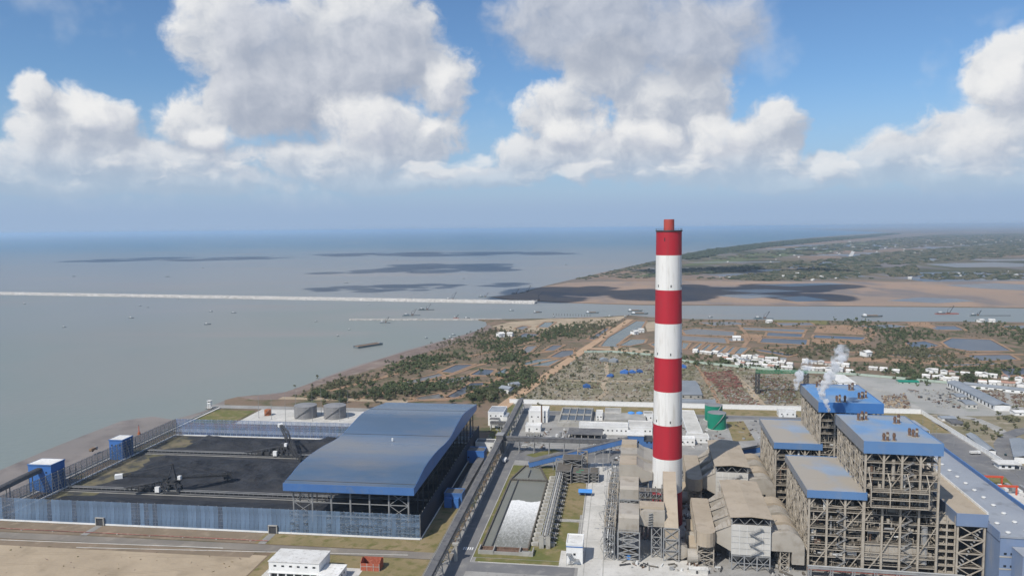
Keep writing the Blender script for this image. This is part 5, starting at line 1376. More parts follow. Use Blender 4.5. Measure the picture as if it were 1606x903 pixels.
far_low = boiler('bunker bay with grey dusty roof beside the dust collector in chimney shadow', 95, 549, 30, 65, 50, 4.2, 3, 6, 10, 'roof_low', 3, casing=False)
far_main = boiler('boiler house with clean bright blue roof standing behind the dusty-roofed one', 124.5, 548, 40, 60, 80.5, 6.8, 4, 6, 14, 'roof_main_far', 4, fasciam='fascia_far')
# hanging balcony and duct on the near boiler front
t = near_main
for k, z in enumerate((43.5, 48, 52.5)):
    MB().box(2,33,-5.5,-.5,z-.15,z+.1).build('balcony_deck', MT['deck'], t)
    b = MB().bar((2,-5.5,z),(33,-5.5,z),.45).bar((2,-5.5,z+1.2),(33,-5.5,z+1.2),.15)
    for i in range(14): b.bar((2+i*2.38,-5.5,z),(2+i*2.38,-5.5,z+1.2),.12)
    b.build('balcony_rail', MT['steel_beige'], t)
b = MB()
for i in range(4):
    x = 2+i*10.3; b.bar((x,-5.5,43.4),(x,-5.5,56),.5).bar((x,-5.5,56),(x,-.4,62),.45).bar((x,-5.5,48),(x,-.4,43.5),.4)
b.build('balcony_frame', MT['steel_beige'], t)
MB().sweep([(-1,9),(30,9),(34,11),(34,16),(30,19),(2,19),(-1,16)],1.0,6.5).build('air_duct', MT['duct_beige'], t)
b = MB()
for i in range(10): b.box(1+i*3.2,1.5+i*3.2,.8,1.0,9.4,18.6)
b.build('duct_rib', MT['steel_beige'], t)
MB().cyl((34,3,8),(34,3,30),1.8,14).build('vertical_pipe', MT['steel_grey'], t)
MB().cyl((26.5,-2,3),(26.5,5,3),3.6,16).build('fan_casing', MT['deck'], t)
# roof vent stacks
def stacks(t, u0, v0, lst):
    for (uv, n) in lst:
        for i in range(n):
            x = uv[0]-u0 + (i%2)*2.0 + (i//2)*2.6; y = uv[1]-v0 + (i//2)*1.2
            hgt = 4.6 + .6*((i*7) % 3)
            o = MB().cyl((0,0,0),(0,0,hgt),.75,10).build('vent_stack', MT['rust'], t, (x,y,80.5))
            MB().cyl((0,0,hgt*.55),(0,0,hgt*.8),.95,10).build('silencer', MT['steel_beige'] if i % 2 else MT['rust'], o)
            MB().box(-1.1,1.1,-1.1,1.1,0,.4).build('curb', MT['steel_beige'], o)
stacks(near_main, 128, 451, [((136.5,498.8),3),((139.7,500.9),2),((156.6,493.7),3),((138,452.6),2),((143.8,453.5),1),((156.1,465.9),1),((157.3,463.4),2)])
stacks(far_main, 124.5, 548, [((133.1,599),3),((154.6,590.4),3),((135.8,550.1),2),((141.5,550.9),1),((153.9,562.5),2),((157.2,565),2)])

# ---- turbine hall and its side bay
t = tR('deaerator_bay', 'tan-roofed narrow bay with open braced end between boiler house and turbine hall', 'building', 178.5, 452)
for i in range(6): MB().box(-.4,15.6,-.5+i*31.2,-.5+i*31.2+31.1,39.5,40.1).build('roof_panel', MT['concrete_light'] if False else MT['duct_tan'], t)
MB().box(-.7,-.42,-.6,186,33,40.3).build('side_fascia', MT['blue_pale'], t); MB().box(-.7,15.9,-.9,-.62,33,40.4).build('front_fascia', MT['blue_pale'], t)
for i in range(37): MB().box(15.62,16.0,i*5.05,i*5.05+4.6,39.6,41.6).build('parapet_panel', MT['white_paint'], t)
for x in (.5, 14.6):
    for y in (.4, 15, 30, 45, 60): MB().box(x-.5,x+.5,y-.5,y+.5,0,39.4).build('column', MT['steel_beige'], t)
for k in range(4):
    z0=k*8.25; z1=z0+8.25
    b = MB().bar((.5,-.1,z0),(14.6,-.1,z1),.5).bar((14.6,-.1,z0),(.5,-.1,z1),.5).bar((.5,-.1,z1),(14.6,-.1,z1),.6); b.build('cross_brace', MT['steel_beige'], t)
    MB().box(.3,14.8,.5,70,z1-.3,z1).build('floor_deck', MT['deck'], t)
    b = MB()
    for j in range(5): b.bar((.2,.4+j*14.9,z0),(.2,.4+(j+1)*14.9,z1),.4).bar((.2,.4+j*14.9,z1),(.2,.4+(j+1)*14.9,z1),.4)
    b.build('side_bracing', MT['steel_beige'], t)
MB().box(3,13.5,8,60,0,32).build('inner_wall', MT['boiler_casing'], t)
for i in range(14):
    MB().cyl((1+i*.9,-.6,6+i*2),(1+i*.9,3,6+i*2),.5,8).build('pipe_stub', MT['steel_grey'], t)
t = tR('link_steelwork', 'tangle of beige beams and pipes between boiler house and deaerator bay', 'steelwork', 168.5, 453)
rj = random.Random(21)
for k in range(8):
    z = 4+k*4.2; b = MB().box(0,9.6,0,40,z-.15,z+.05)
    for i in range(16):
        y = rj.uniform(0,36); b.bar((rj.uniform(0,9),y,z),(rj.uniform(0,9),y+rj.uniform(0,4),z+rj.uniform(0,4)),.35)
    b.bar((0,-.2,z),(9.6,-.2,z),.5).bar((0,-.2,z+1.1),(9.6,-.2,z+1.1),.14); b.build('access_floor', MT['steel_beige'], t)
for x in (.4, 5, 9.4): MB().box(x-.35,x+.35,-.3,.4,0,38).build('column', MT['steel_beige'], t)
t = tR('turbine_hall', 'long blue-walled turbine hall with grey roof and round roof ventilators', 'building', 194.7, 437)
Lh = 205.0; Wh = 31.5
MB().box(0,Wh,0,Lh,0,33).build('wall', MT['blue_pale'], t)
for i in range(8):
    y0=-.4+i*25.7; MB().add([(-.2,y0,33.1),(Wh+.2,y0,33.1),(Wh+.2,y0+25.6,33.1),(-.2,y0+25.6,33.1),(-.2,y0,34.4),(Wh+.2,y0,33.6),(Wh+.2,y0+25.6,33.6),(-.2,y0+25.6,34.4)],[(3,2,1,0),(4,5,6,7),(0,1,5,4),(1,2,6,5),(2,3,7,6),(3,0,4,7)]).build('roof_panel', MT['grey_roof'], t)
for i in range(8): MB().box(Wh+.25,Wh+1.2,i*25.7,i*25.7+25.5,31,36).build('edge_parapet', MT['blue_cladding'], t)
MB().box(-.5,-.22,0,60,31,36.2).build('step_parapet', MT['blue_pale'], t)
vent = MB().cyl((0,0,0),(0,0,.5),1.0,16).cyl((0,0,.5),(0,0,1.0),1.35,16,1.1)
vm_ = vent.mesh('ventilator', MT['cyl_white'])
for i in range(15): link('ventilator', vm_, t, (16.5, 8+i*13.2, 33.95))
for i in range(3): link('ventilator', vm_, t, (5.5, 4+i*13.2, 34.2))
pl = MB()
for z in (8,15,22): pl.box(-.2,Wh+.2,-.2,-.03,z,z+.8)
pl.build('wall_band', MT['concrete'], t)
for z in (9.5,16.5,23.5):
    for i in range(9):
        MB().box(2+i*3.3,3.4+i*3.3,-.14,-.02,z,z+1.2).build('window', MT['glass_dark'], t)
MB().box(6,Wh,-12,-.25,0,28).build('end_block', MT['blue_pale'], t); MB().box(5.8,Wh+.2,-12.2,-.3,28.02,28.5).build('end_block_roof', MT['grey_roof'], t)
# low pipe bridge along the boiler fronts, seen at the bottom of the picture
t = tR('pipe_bridge', 'low grey pipe bridge with red pipes along the foot of the boiler fronts', 'pipe bridge', 96, 443)
for i in range(7):
    MB().box(i*12,i*12+11.9,0,3.6,5.6,6.4).build('bridge_deck', MT['steel_grey'], t)
    lattice(MB(), i*12+.4,i*12+1.8,.4,3.2,0,5.5,2,.3).build('bridge_leg', MT['steel_grey'], t)
    for x in (i*12, i*12+6): MB().box(x,x+.15,-.1,.05,6.4,7.6).build('rail_post', MT['steel_grey'], t)
for y, m in ((.6,'red_steel'),(1.6,'steel_grey'),(2.6,'red_steel')): MB().cyl((0,y,4.9),(84,y,4.9),.42,8).build('pipe', MT[m], t)
MB().box(0,84,-.12,.02,7.5,7.7).build('hand_rail', MT['cyl_white'], t)

# ================================================================ country between plant and river
W_ = lambda p, z=0: (p[0], p[1], z)
PONDS = [
 ([(-106.1,1059.5),(-87.2,1113.9),(-56.4,1117.6),(-85,1049)],'pond_blue'), ([(-158.6,978),(-105.2,1050),(-96.2,1031),(-140.6,965)],'pond_grey'), ([(-82.8,899.3),(-55.9,981.4),(-18.3,979.7),(-33.2,940.7),(-70.4,891.8)],'pond_blue'),
 ([(-61.4,1033.9),(-46.2,1080.9),(-24.4,1069.9),(-33.3,1027.9)],'pond_blue'), ([(-27.4,1041.4),(-11.5,1084.2),(-2.1,1078.7),(-16.1,1009.3)],'pond_green'), ([(9.5,1114.1),(38.1,1156.8),(82.9,1165.9),(54.1,1096.1),(30.3,1097.3)],'pond_green'),
 ([(58,1173.2),(81.4,1233.9),(103.2,1239.2),(99,1188.8),(85.9,1165.7)],'pond_blue'), ([(50.4,1235.7),(70.9,1296.2),(92.2,1294.9),(70.7,1234.5)],'pond_blue'), ([(10.5,1206.1),(24.6,1284.8),(46.3,1297.7),(30.8,1223.9)],'pond_grey'),
 ([(5.1,1392.9),(24.3,1452),(54.9,1432.1),(31,1366.9)],'pond_blue'), ([(5.8,1519),(22.1,1558),(36.7,1546.7),(21.1,1489)],'pond_grey'), ([(51,1535.5),(70.6,1618.8),(95.7,1616.9),(75.6,1523.8)],'pond_green'),
 ([(-123.6,894.1),(-92.3,917.4),(-74.3,881.9),(-107.1,879.9)],'pond_grey'), ([(-108.2,1000.7),(-61.1,1029.3),(-55,1015.6),(-89.1,970.7)],'pond_grey'), ([(-12,951.3),(6.7,1003.9),(15.4,1003.5),(1.2,946.9)],'pond_green'),
 ([(150.7,1277.1),(178.5,1381.5),(271.9,1625.8),(294.4,1618.4),(264.8,1505.2),(222.7,1403.6),(183.4,1289.3),(187,1261.1)],'pond_green'), ([(184.6,1282.1),(217.9,1358.8),(246.3,1353),(233.6,1308),(204.9,1277.3)],'pond_green'),
 ([(138.4,1363.9),(185.6,1496.4),(204.9,1534.4),(190.3,1472.4),(152.4,1351.2)],'pond_blue'), ([(338,1466.7),(369.7,1497.7),(434.5,1441.6),(415.6,1382.3),(330.9,1409.1)],'pond_grey'), ([(319.6,1397.1),(392.3,1359.4),(377.4,1291.7),(306.3,1333.5)],'pond_grey'),
 ([(393.4,1355.3),(428.1,1361.1),(416.8,1321.1),(390.3,1316.8)],'pond_grey'), ([(242.1,1292.9),(267.5,1336),(292.7,1319.2),(278.7,1255.6),(245.1,1250.8)],'pond_green'), ([(301.2,1311.2),(315.1,1302.9),(292.8,1241.2),(284.3,1241.7)],'pond_green'),
 ([(466.7,1505.4),(582.9,1463.4),(560.3,1418.7),(457.4,1462.9)],'pond_grey'), ([(494.9,1428.5),(554,1402.6),(533.1,1358.2),(474.1,1378.4)],'pond_blue'), ([(460.2,1354.9),(533.8,1330.5),(507.3,1269.4),(436.9,1302.6)],'pond_blue'),
 ([(570.2,1388.7),(651.6,1355.2),(625.4,1316.9),(549.4,1349.1)],'pond_blue'), ([(749.5,1283),(794.6,1333.1),(852.7,1313.8),(807.1,1188.3),(739.4,1192.2),(728.6,1228.5)],'pond_blue'), ([(687.1,1286.9),(730.4,1302.7),(726.6,1249),(690,1224.2),(665.7,1232.3)],'pond_blue'),
 ([(713,1154.1),(783,1158.5),(765.1,1111.4),(699.9,1101.4)],'pond_blue'), ([(842.6,1497.7),(898.9,1496.5),(879.5,1428.6),(826.1,1436.9)],'pond_blue'), ([(985.9,1487.1),(1060.4,1501.6),(1015.4,1437.3),(963.9,1427.2)],'pond_grey'),
 ([(690.7,1043.3),(740.1,1050.5),(705.6,1000.8),(665,989.6)],'pond_blue'), ([(623.7,1081.7),(718.2,1089.7),(711.1,1068.9),(621.4,1061.6)],'pond_grey'), ([(397.4,1221.9),(417.2,1227.2),(454.5,1174.7),(434.1,1158.1)],'pond_blue'),
 ([(583.4,1167.4),(652,1181.7),(694.1,1149.3),(623.9,1130.3)],'pond_grey'), ([(687.1,1509.1),(783.8,1532.5),(807.6,1490.4),(727,1457.8)],'pond_grey'), ([(394.7,1594),(478.8,1598.6),(502.3,1543.2),(418.4,1528.9)],'pond_grey'), ([(558.7,1570.6),(631.2,1565.1),(627.7,1523.6),(553.6,1518.9)],'pond_grey')]
STRIPS = [[(300.5,1237.4),(330.7,1301.9),(338.4,1297),(308.2,1229.7)], [(312.8,1226.8),(342.1,1289.6),(349.7,1284.8),(320.6,1219.9)], [(324.1,1217.1),(353.7,1278.8),(361.2,1274.1),(331.7,1210.3)], [(335.5,1208.8),(365.5,1269.7),(371.8,1265.1),(343,1202)], [(346.4,1199.3),(375.6,1259.3),(382.3,1256.2),(353.8,1192.7)], [(357.2,1190),(386.4,1251.8),(401.7,1245.5),(369.1,1182)]]
PONDS += [(s, 'pond_green') for s in STRIPS]
for poly, m in PONDS:
    o = struct(MB().sheet(poly, .03).build('pond', MT[m]))
    b = MB(); n = len(poly); d0 = math.hypot(*poly[0]); w = 3.0 + d0*.0012
    cx = sum(p[0] for p in poly)/n; cy_ = sum(p[1] for p in poly)/n
    for i in range(n):
        p, q = poly[i], poly[(i+1) % n]
        e = lambda r: (r[0] + (r[0]-cx)*w*.4/max(1, math.hypot(r[0]-cx, r[1]-cy_)), r[1] + (r[1]-cy_)*w*.4/max(1, math.hypot(r[0]-cx, r[1]-cy_)))
        p, q = e(p), e(q); b.bar((p[0],p[1],.15),(q[0],q[1],.15), w, .9+.1*(i%3))
    b.build('dike', MT['soil_red'], o)
for i, pl in enumerate([[(626.3,1513.6),(689.6,1529.2),(684,1415.4),(656.4,1382.9),(579.8,1418.2)], [(546.3,1341.4),(625.2,1309.4),(575.9,1258.2),(521.8,1286.3)], [(436.3,1414.9),(479,1403.4),(440.7,1317.3),(420.8,1333.9)], [(831.8,1560.5),(877,1557),(846.5,1468.2),(807.6,1490.4)], [(523.6,1147.2),(602,1125.9),(665,1100.6),(634.7,1081.1),(508.8,1114.4)]]):
    poly_pad('ploughed_field', pl, .04, 'soil_red')
for i, pl in enumerate([[(-45.1,1552.7),(-4.9,1624.6),(81.8,1675.7),(213.9,1689.3),(270.1,1722.2),(213.1,1575.3),(126.7,1520.1),(58.8,1467.7),(-4.7,1472.1)], [(138.1,1264),(203.3,1260.1),(240,1224.6),(232.8,1187.3),(164.5,1216.2)], [(286,1602.3),(358.9,1619),(333.8,1505.2),(265.8,1453.4)]]):
    poly_pad('bare_ground', pl, .0, 'sand')
poly_pad('pasture', [(571.8,1619.5),(684,1593.8),(660.1,1531.4),(561.6,1559.7)], .0, 'grass')
poly_pad('scrub_ground', [(-285.1,897.5),(-253.4,1025.1),(-187.6,1175),(-99.8,1375.3),(-51.5,1543),(-4.7,1472.1),(99.9,1512.2),(172.2,1459.9),(101.6,1219.8),(12.6,938.7),(-18.9,876.2),(-156.2,875.3)], -.08, 'scrub_soil')
# tan dirt road and canal bank
def road(name, pts, w, m, z=.08):
    b = MB()
    for p, q in zip(pts, pts[1:]): b.bar((p[0],p[1],z),(q[0],q[1],z), w, .3)
    return struct(b.build(name, MT[m]))
mk('dirt_road', (.46,.31,.195), (.40,.27,.17), .04, .95)
road('dirt_road', [(-13.7,838),(-3.6,872.3),(128.3,1264.6),(264.4,1649.4)], 15, 'dirt_road', .3)
road('dirt_road', [(127.7,1257.8),(175.6,1234.9),(232.8,1187.3)], 12, 'dirt_road', .25)
road('dirt_track', [(-256.4,906.7),(-181.5,1021.6),(-137.8,1100.9),(-91.7,1146.9)], 9, 'soil_red', .2)
road('dirt_track', [(-189.8,890.1),(-100.3,1009),(-56.6,1101.9),(16.6,1199.6),(110.3,1258.9)], 8, 'soil_red', .2)
road('dirt_track', [(-125.9,877.4),(-65.8,891.6),(-16.2,1013.7),(13.1,1093.1),(104.6,1194.6)], 8, 'soil_red', .25)
road('dirt_track', [(-75.8,1180.6),(-4.3,1272.6),(57,1365.2),(125.1,1500.7)], 8, 'soil_red', .2)
road('dirt_track', [(473.6,1545.3),(437.2,1356.4),(390.9,1248.8)], 7, 'soil_red', .2)
road('dirt_track', [(715.3,1497.1),(687.6,1397.8),(625.5,1298.1),(554.3,1239),(417.4,1247.2)], 8, 'soil_red', .2)
road('dirt_track', [(544.8,1194.1),(803.7,1154.9)], 9, 'soil_red', .2)
road('dirt_track', [(-286.2,901),(-189.1,886.7),(-125.5,874)], 12, 'sand', .15)
# ---- rubble lot behind the wall
lot = [(-3.6,878.9),(129.9,1237.6),(165.4,1222.5),(231.6,1181.3),(290.7,1131.7),(352.7,1080.5),(392.7,1029.9),(427.8,992.4),(446.5,958.1),(355.7,823.2),(313.2,819),(194.8,841.9),(163.1,849.4)]
mk('yard_grey', (.36,.35,.325), (.30,.295,.275), .02, .9, c3=(.25,.26,.225), s3=.03, t3=(.54,.7))
poly_pad('rubble_lot', lot, -.03, 'rubble_soil')
road('yard_track', [(144.3,1139.7),(131.3,1015.5),(116.6,953.3),(117.5,915.5),(99,871.3)], 6, 'sand', .1)
road('yard_track', [(308.5,1038.8),(298.7,925.9),(284.7,832.1)], 9, 'sand', .1)
road('yard_track', [(273.7,1095),(251.3,920.6),(236.9,840.1)], 5, 'soil_red', .1)
road('yard_track', [(73.9,992.1),(124.3,981.3),(183.5,978.5)], 6, 'sand', .1)
poly_pad('storage_yard', [(426,988.2),(469.2,1003.5),(507.8,980),(562.1,944.8),(628.6,900.3),(554.3,792.3),(516.3,782.8),(476.2,784.3),(448.2,800.7),(408.5,806.5),(400.8,892.5)], -.02, 'yard_grey')
poly_pad('yard_grass', [(447.1,793.7),(471.4,776.4),(480.6,742.8),(458.1,693.1),(433.9,683.4),(432.9,744.5)], .0, 'rubble_soil')
poly_pad('outer_ground', [(442.9,791.1),(585.1,802.5),(771.2,806.7),(404.9,416.7),(302.6,418.8)], -.05, 'rubble_soil')
road('outer_road', [(471,787.2),(488.1,770.4),(487,737.6),(480,707.7)], 11, 'concrete', .06)
road('outer_road', [(534,731.2),(509.6,727.3),(482.6,709.8),(455.2,678.6),(435.4,644.1),(422.6,609.4),(414,578.1)], 13, 'asphalt', .09)
road('outer_road', [(446.5,958.1),(461.6,889.8),(452.1,807.7)], 9, 'concrete', .06)
pad('car_park', YM, (237, 324, 500, 770), .05, 'asphalt')
pad('lawn', YM, (270, 324.5, 772, 845), .05, 'dry_grass')
poly_pad('lawn', [(384.1,594.3),(399.5,589.2),(392.2,568.4),(372.8,564.6)], .09, 'grass')
poly_pad('parking_apron', [(377.5,557.4),(390.6,554.3),(357.4,484.9),(322.7,455.7)], .06, 'concrete_light')

def junk(name, label, poly, n, mats, smin, smax, zmax, seed, bars=False):
    r = random.Random(seed); b = MB()
    for x, y in scatter(poly, n, r):
        s = r.uniform(smin, smax); z = r.uniform(0, zmax)*r.random(); a = r.uniform(0, math.pi); k = r.randrange(len(mats))
        if bars or r.random() < .4:
            l = s*r.uniform(1.5,4); b.bar((x-math.cos(a)*l/2,y-math.sin(a)*l/2,z+.2),(x+math.cos(a)*l/2,y+math.sin(a)*l/2,z+.2+r.uniform(-.4,.6)), s*.35, s*.4, k)
        else:
            c, sn = math.cos(a), math.sin(a); h = s*r.uniform(.3,.9); w = s*r.uniform(.5,1)
            b.prism([(x+c*s/2-sn*w/2,y+sn*s/2+c*w/2),(x-c*s/2-sn*w/2,y-sn*s/2+c*w/2),(x-c*s/2+sn*w/2,y-sn*s/2-c*w/2),(x+c*s/2+sn*w/2,y+sn*s/2-c*w/2)], 0, h+z, k)
    o = b.build(name, [MT[m] for m in mats]); struct(o, 'stuff'); o['label'] = label
    return o
junk('rubble', 'scattered rubble and scrap over the waste ground', lot, 3600, ['concrete','rubble_soil','rubble_soil','rust','leaf_olive','concrete','leaf_olive','deck'], .5, 2.2, .6, 5)
junk('steel_scrap', 'heap of red painted steel beams', [(267.5,1026.9),(309.9,1043.4),(293.4,937.6),(261.8,923.8)], 1100, ['red_steel','red_steel','rust','rubble_soil'], 1.0, 3, 3, 6, True)
junk('steel_scrap', 'brown scrap lying across the yard behind the wall', [(257.6,920.3),(287.9,930.2),(284.2,841.3),(251.9,836.5)], 800, ['rust','red_steel','rubble_soil','rubble_soil','concrete'], .7, 2.2, 1.4, 7)
junk('steel_scrap', 'rusty scrap heaps beside the clean-roofed boiler house', [(327.1,1014.9),(367.6,969.9),(329.6,848.9),(294.6,844)], 900, ['rust','steel_grey','rubble_soil','rust','leaf_olive'], .8, 2.6, 1.6, 8)
junk('steel_scrap', 'rusty scrap behind the long grey shed', [(571.2,906.4),(605,904.9),(568.9,839.1),(548.4,849.4)], 500, ['rust','rust','rubble_soil','concrete'], .8, 2.4, 1.4, 9)
junk('steel_scrap', 'rusty scrap at the edge of the storage yard', [(604.1,887.2),(626.3,875.8),(582.8,814.2),(563.1,823.9)], 260, ['rust','rust','rubble_soil','concrete'], .8, 2.4, 1.4, 10)
junk('steel_scrap', 'timber and rubble heap behind the boiler houses', [(442,876.9),(475.3,889.3),(445.8,819.7),(416.2,814.9)], 420, ['rust','sand','sand','steel_grey'], .8, 2.4, 1.4, 11)
junk('rubble', 'loose materials lying in the storage yard', [(487.9,910.1),(553.9,914.6),(523.9,816.5),(475.1,818.5)], 220, ['steel_grey','concrete','steel_dark','rust','yard_grey'], .8, 2.6, .6, 12)

def uvpoly(yaw, u0, u1, v0, v1): return [fr(yaw,p)[:2] for p in ((u0,v0),(u1,v0),(u1,v1),(u0,v1))]
CL = ['steel_grey','concrete','rust','steel_dark','cyl_white','deck']
for i, (yw, rc, n) in enumerate(((YM,(-88,-68,674,745),70), (YM,(-30,5,674,700),50), (YM,(-60,5,700,745),90), (YR,(-12,24,440,448),30), (YR,(26,50,440,560),160), (YR,(76,96,440,600),240), (YM,(35,100,690,800),120), (YR,(20,50,520,620),160), (YM,(-128,-110,680,745),40), (YM,(120,160,690,800),50), (YR,(-30,95,620,660),150), (YM,(238,322,540,640),24))):
    junk('yard_clutter', 'small pipes, drums and stacked materials lying on the plant ground', uvpoly(yw,*rc), n, CL, .5, 2.4, .8, 60+i)
junk('sand_tufts', 'small dry tufts and stones on the sand lot', uvpoly(YL,-470,-220,330,430), 160, ['sand','dry_grass','mud'], .3, .9, .1, 90)
mk('tyre_mark', (.30,.24,.165), (.36,.285,.20), .1, .95)
for k, (pp) in enumerate((((-470,360),(-420,395),(-350,405),(-290,400),(-225,418)), ((-470,410),(-390,415),(-300,424),(-225,428)), ((-400,340),(-360,380),(-300,390),(-240,380)))):
    for s in (-1.1, 1.1):
        b = MB()
        for p, q in zip(pp, pp[1:]):
            for e in range(5):
                c = [(p[0]+(q[0]-p[0])*f, p[1]+s+(q[1]-p[1])*f) for f in (e/5, (e+1)/5)]; c = [fr(YL,(x,y+1.5*math.sin(x*.05))) for x,y in c]; b.bar((c[0][0],c[0][1],.03),(c[1][0],c[1][1],.03),.6,.02)
        struct(b.build('tyre_track', MT['tyre_mark']))
# ---- pale green boundary wall and buildings beyond it
def wall_line(label, pts, h, m):
    p0 = pts[0]; t = thing('boundary_wall', label, 'wall', (p0[0],p0[1],0))
    pm = None
    for p, q in zip(pts, pts[1:]):
        L = math.hypot(q[0]-p[0], q[1]-p[1]); n = max(1, int(L/14)); a = math.atan2(q[1]-p[1], q[0]-p[0])
        for i in range(n):
            x = p[0]+(q[0]-p[0])*i/n - p0[0]; y = p[1]+(q[1]-p[1])*i/n - p0[1]
            MB().box(.1,L/n-.1,-.2,.2,0,h).build('wall_panel', MT[m], t, (x,y,0), a)
    return t
mk('pale_green', (.40,.47,.40), (.34,.41,.35), .05, .8)
wall_line('long pale green boundary wall between the scrap yards and the village', [(117.8,1212.5),(164.1,1213),(230.4,1175.4),(266.8,1113.9),(323.5,1077),(393.6,1032.2),(470.2,1005.7),(508.8,982.1),(563.2,946.7),(631,903.8)], 3.2, 'pale_green')
def gable(label, name, cat, K, wall, roof, yaw=YM, rise=2.5, ridge='u', extra=None, group=None):
    u0,u1,v0,v1,h = K; t = thing(name, label, cat, fr(yaw,(u0,v0)), yaw, group); w,d = u1-u0, v1-v0
    MB().box(0,w,0,d,0,h).build('wall', MT[wall], t)
    if ridge == 'u': pr = [(-.6,h+.02),(d/2,h+rise),(d+.6,h+.02),(d+.6,h+.3),(d/2,h+rise+.3),(-.6,h+.3)]; MB().sweep(pr,-.6,w+.6,axis='x').build('roof', MT[roof], t)
    else: pr = [(-.6,h+.02),(w/2,h+rise),(w+.6,h+.02),(w+.6,h+.3),(w/2,h+rise+.3),(-.6,h+.3)]; MB().sweep(pr,-.6,d+.6).build('roof', MT[roof], t)
    for i in range(max(2,int(w/8))): x=w*(i+.5)/max(2,int(w/8)); MB().box(x-1,x+1,-.1,.02,h*.3,h*.7).build('window', MT['glass_dark'], t)
    return t
gable('grey-blue ridged warehouse beyond the white wall behind the chimney', 'warehouse', 'warehouse', (72.6,99,898,981.3,4.7), 'concrete', 'shed_roof_grey', rise=3)
gable('low long grey warehouse against the outside of the white wall', 'warehouse', 'warehouse', (69.8,110.3,862.8,879.1,3.7), 'white_paint', 'shed_roof_grey', rise=1.5)
def long_shed(label, p, q, w, h, m='shed_roof_grey', wall='white_paint'):
    L = math.hypot(q[0]-p[0], q[1]-p[1]); a = math.atan2(q[1]-p[1], q[0]-p[0]); t = thing('long_shed', label, 'shed', (p[0],p[1],0), a)
    MB().sweep([(-w/2-.8,h),(0,h+2),(w/2+.8,h),(w/2+.8,h+.3),(0,h+2.3),(-w/2-.8,h+.3)],-.5,L+.5,axis='x').build('roof', MT[m], t)
    MB().box(0,L,-w/2,w/2,0,h-.02).build('wall', MT[wall], t)
    for i in range(int(L/9)): MB().box(4+i*9,7+i*9,-w/2-.08,-w/2+.02,1,h-1.5).build('opening', MT['glass_dark'], t); MB().box(4+i*9,7+i*9,w/2-.02,w/2+.08,1,h-1.5).build('opening', MT['glass_dark'], t)
long_shed('long grey-roofed shed slanting across the storage yard', (538.7,804.3), (559.5,929.3), 16, 6)
long_shed('long low pale roof along the back of the storage yard', (637.4,875.4), (572.1,928.8), 9, 4)
long_shed('narrow pale canopy roof beside the car park wall', (427.3,650), (440.8,702.4), 7, 3)
long_shed('pale metal shed beside the curving outer road', (437.5,622.5), (469.6,676), 14, 5)
gable('white flat hut at the corner of the scrap yard road', 'hut', 'hut', (421.2,442.4,851.8,863.7,3.5), 'white_paint', 'white_roof', rise=.8)
gable('low green-roofed building against the pale green wall', 'building', 'building', (360,384.1,1010.5,1023.1,2.5), 'pale_green', 'tank_green', rise=1)
gable('small pale workshop in the storage yard beside the long shed', 'workshop', 'workshop', (393.5,403.7,923,940.7,3.8), 'concrete_light', 'shed_roof_grey', rise=1)
gable('open pale workshop between the storage yard and the long shed', 'workshop', 'workshop', (385.5,396.6,881.8,904.6,4.3), 'concrete_light', 'shed_roof_grey', rise=1.5)
gable('cluster of low white huts outside the car park wall', 'hut', 'hut', (335.8,350.1,821.1,832.3,2.7), 'white_paint', 'shed_roof_grey', rise=.8)
gable('dark-roofed hut outside the car park wall next to the white huts', 'hut', 'hut', (337.5,348.9,800.9,816.9,2.6), 'concrete', 'belt_roof', rise=.6)
gable('white flat-roofed store next to the clean-roofed boiler house', 'warehouse', 'warehouse', (281.2,302.1,994.7,1046.4,3.3), 'white_paint', 'white_roof', rise=.6, ridge='v')
t = tM('canopy', 'grey canopy roof on posts over the lawn by the car park wall', 'canopy', *(294.3,764.7)); 
MB().box(0,8,0,40,3.8,4.2).build('roof', MT['grey_roof'], t)
for i in range(6):
    for x in (.5,7.5): MB().box(x-.15,x+.15,.5+i*7.6,.8+i*7.6,0,3.78).build('post', MT['white_paint'], t)
MB().box(-1,9,-1,41,.06,.25).build('floor_slab', MT['concrete_light'], t)
t = tM('gate_kiosk', 'white gate kiosk with overhanging roof at the end of the white wall', 'kiosk', *(316.7,661.8))
MB().box(0,12,0,9,0,4.2).build('wall', MT['white_paint'], t); MB().box(-1.5,17,-1.5,10.5,4.22,5).build('roof', MT['white_roof'], t)
for x in (2,7): MB().box(x,x+2.4,-.1,.02,1.2,3).build('window', MT['glass_dark'], t)
MB().box(15.6,16.2,-.6,0,0,4.2).build('post', MT['white_paint'], t); MB().box(15.6,16.2,8.6,9.2,0,4.2).build('post', MT['white_paint'], t)
MB().box(12.02,12.1,3,5,.1,2.4).build('door', MT['steel_grey'], t)
t = tM('portal_crane', 'orange-red portal crane beams beside the turbine hall', 'crane', *(286.9,597.8))
for y in (0, 22):
    for x in (0, 12): MB().box(x-.5,x+.5,y-.5,y+.5,0,6).build('leg', MT['crane_red'], t)
    MB().box(-1,13,y-.6,y+.6,6.02,7.4).build('girder', MT['crane_red'], t)
for i in range(5): MB().box(2+i*5,4.5+i*5,6,18,0,1.5+i%3).build('stored_steel', MT['cyl_white'] if i%2 else MT['steel_grey'], t)
def lamp(label, loc, h=11):
    t = thing('lamp_post', label, 'lamp post', loc, 0, 'lamp posts by the car park wall'); MB().cyl((0,0,0),(0,0,h),.16,6,.09).build('pole', MT['steel_grey'], t)
    MB().bar((0,0,h),(1.8,0,h+.3),.12).build('arm', MT['steel_grey'], t); MB().box(1.3,2.3,-.2,.2,h+.2,h+.4).build('lamp_head', MT['white_paint'], t)
for p in ((423.6,754.8), (415.2,721.3), (403.4,695), (407.9,674)): lamp('thin grey lamp post beside the car park wall', W_(p))
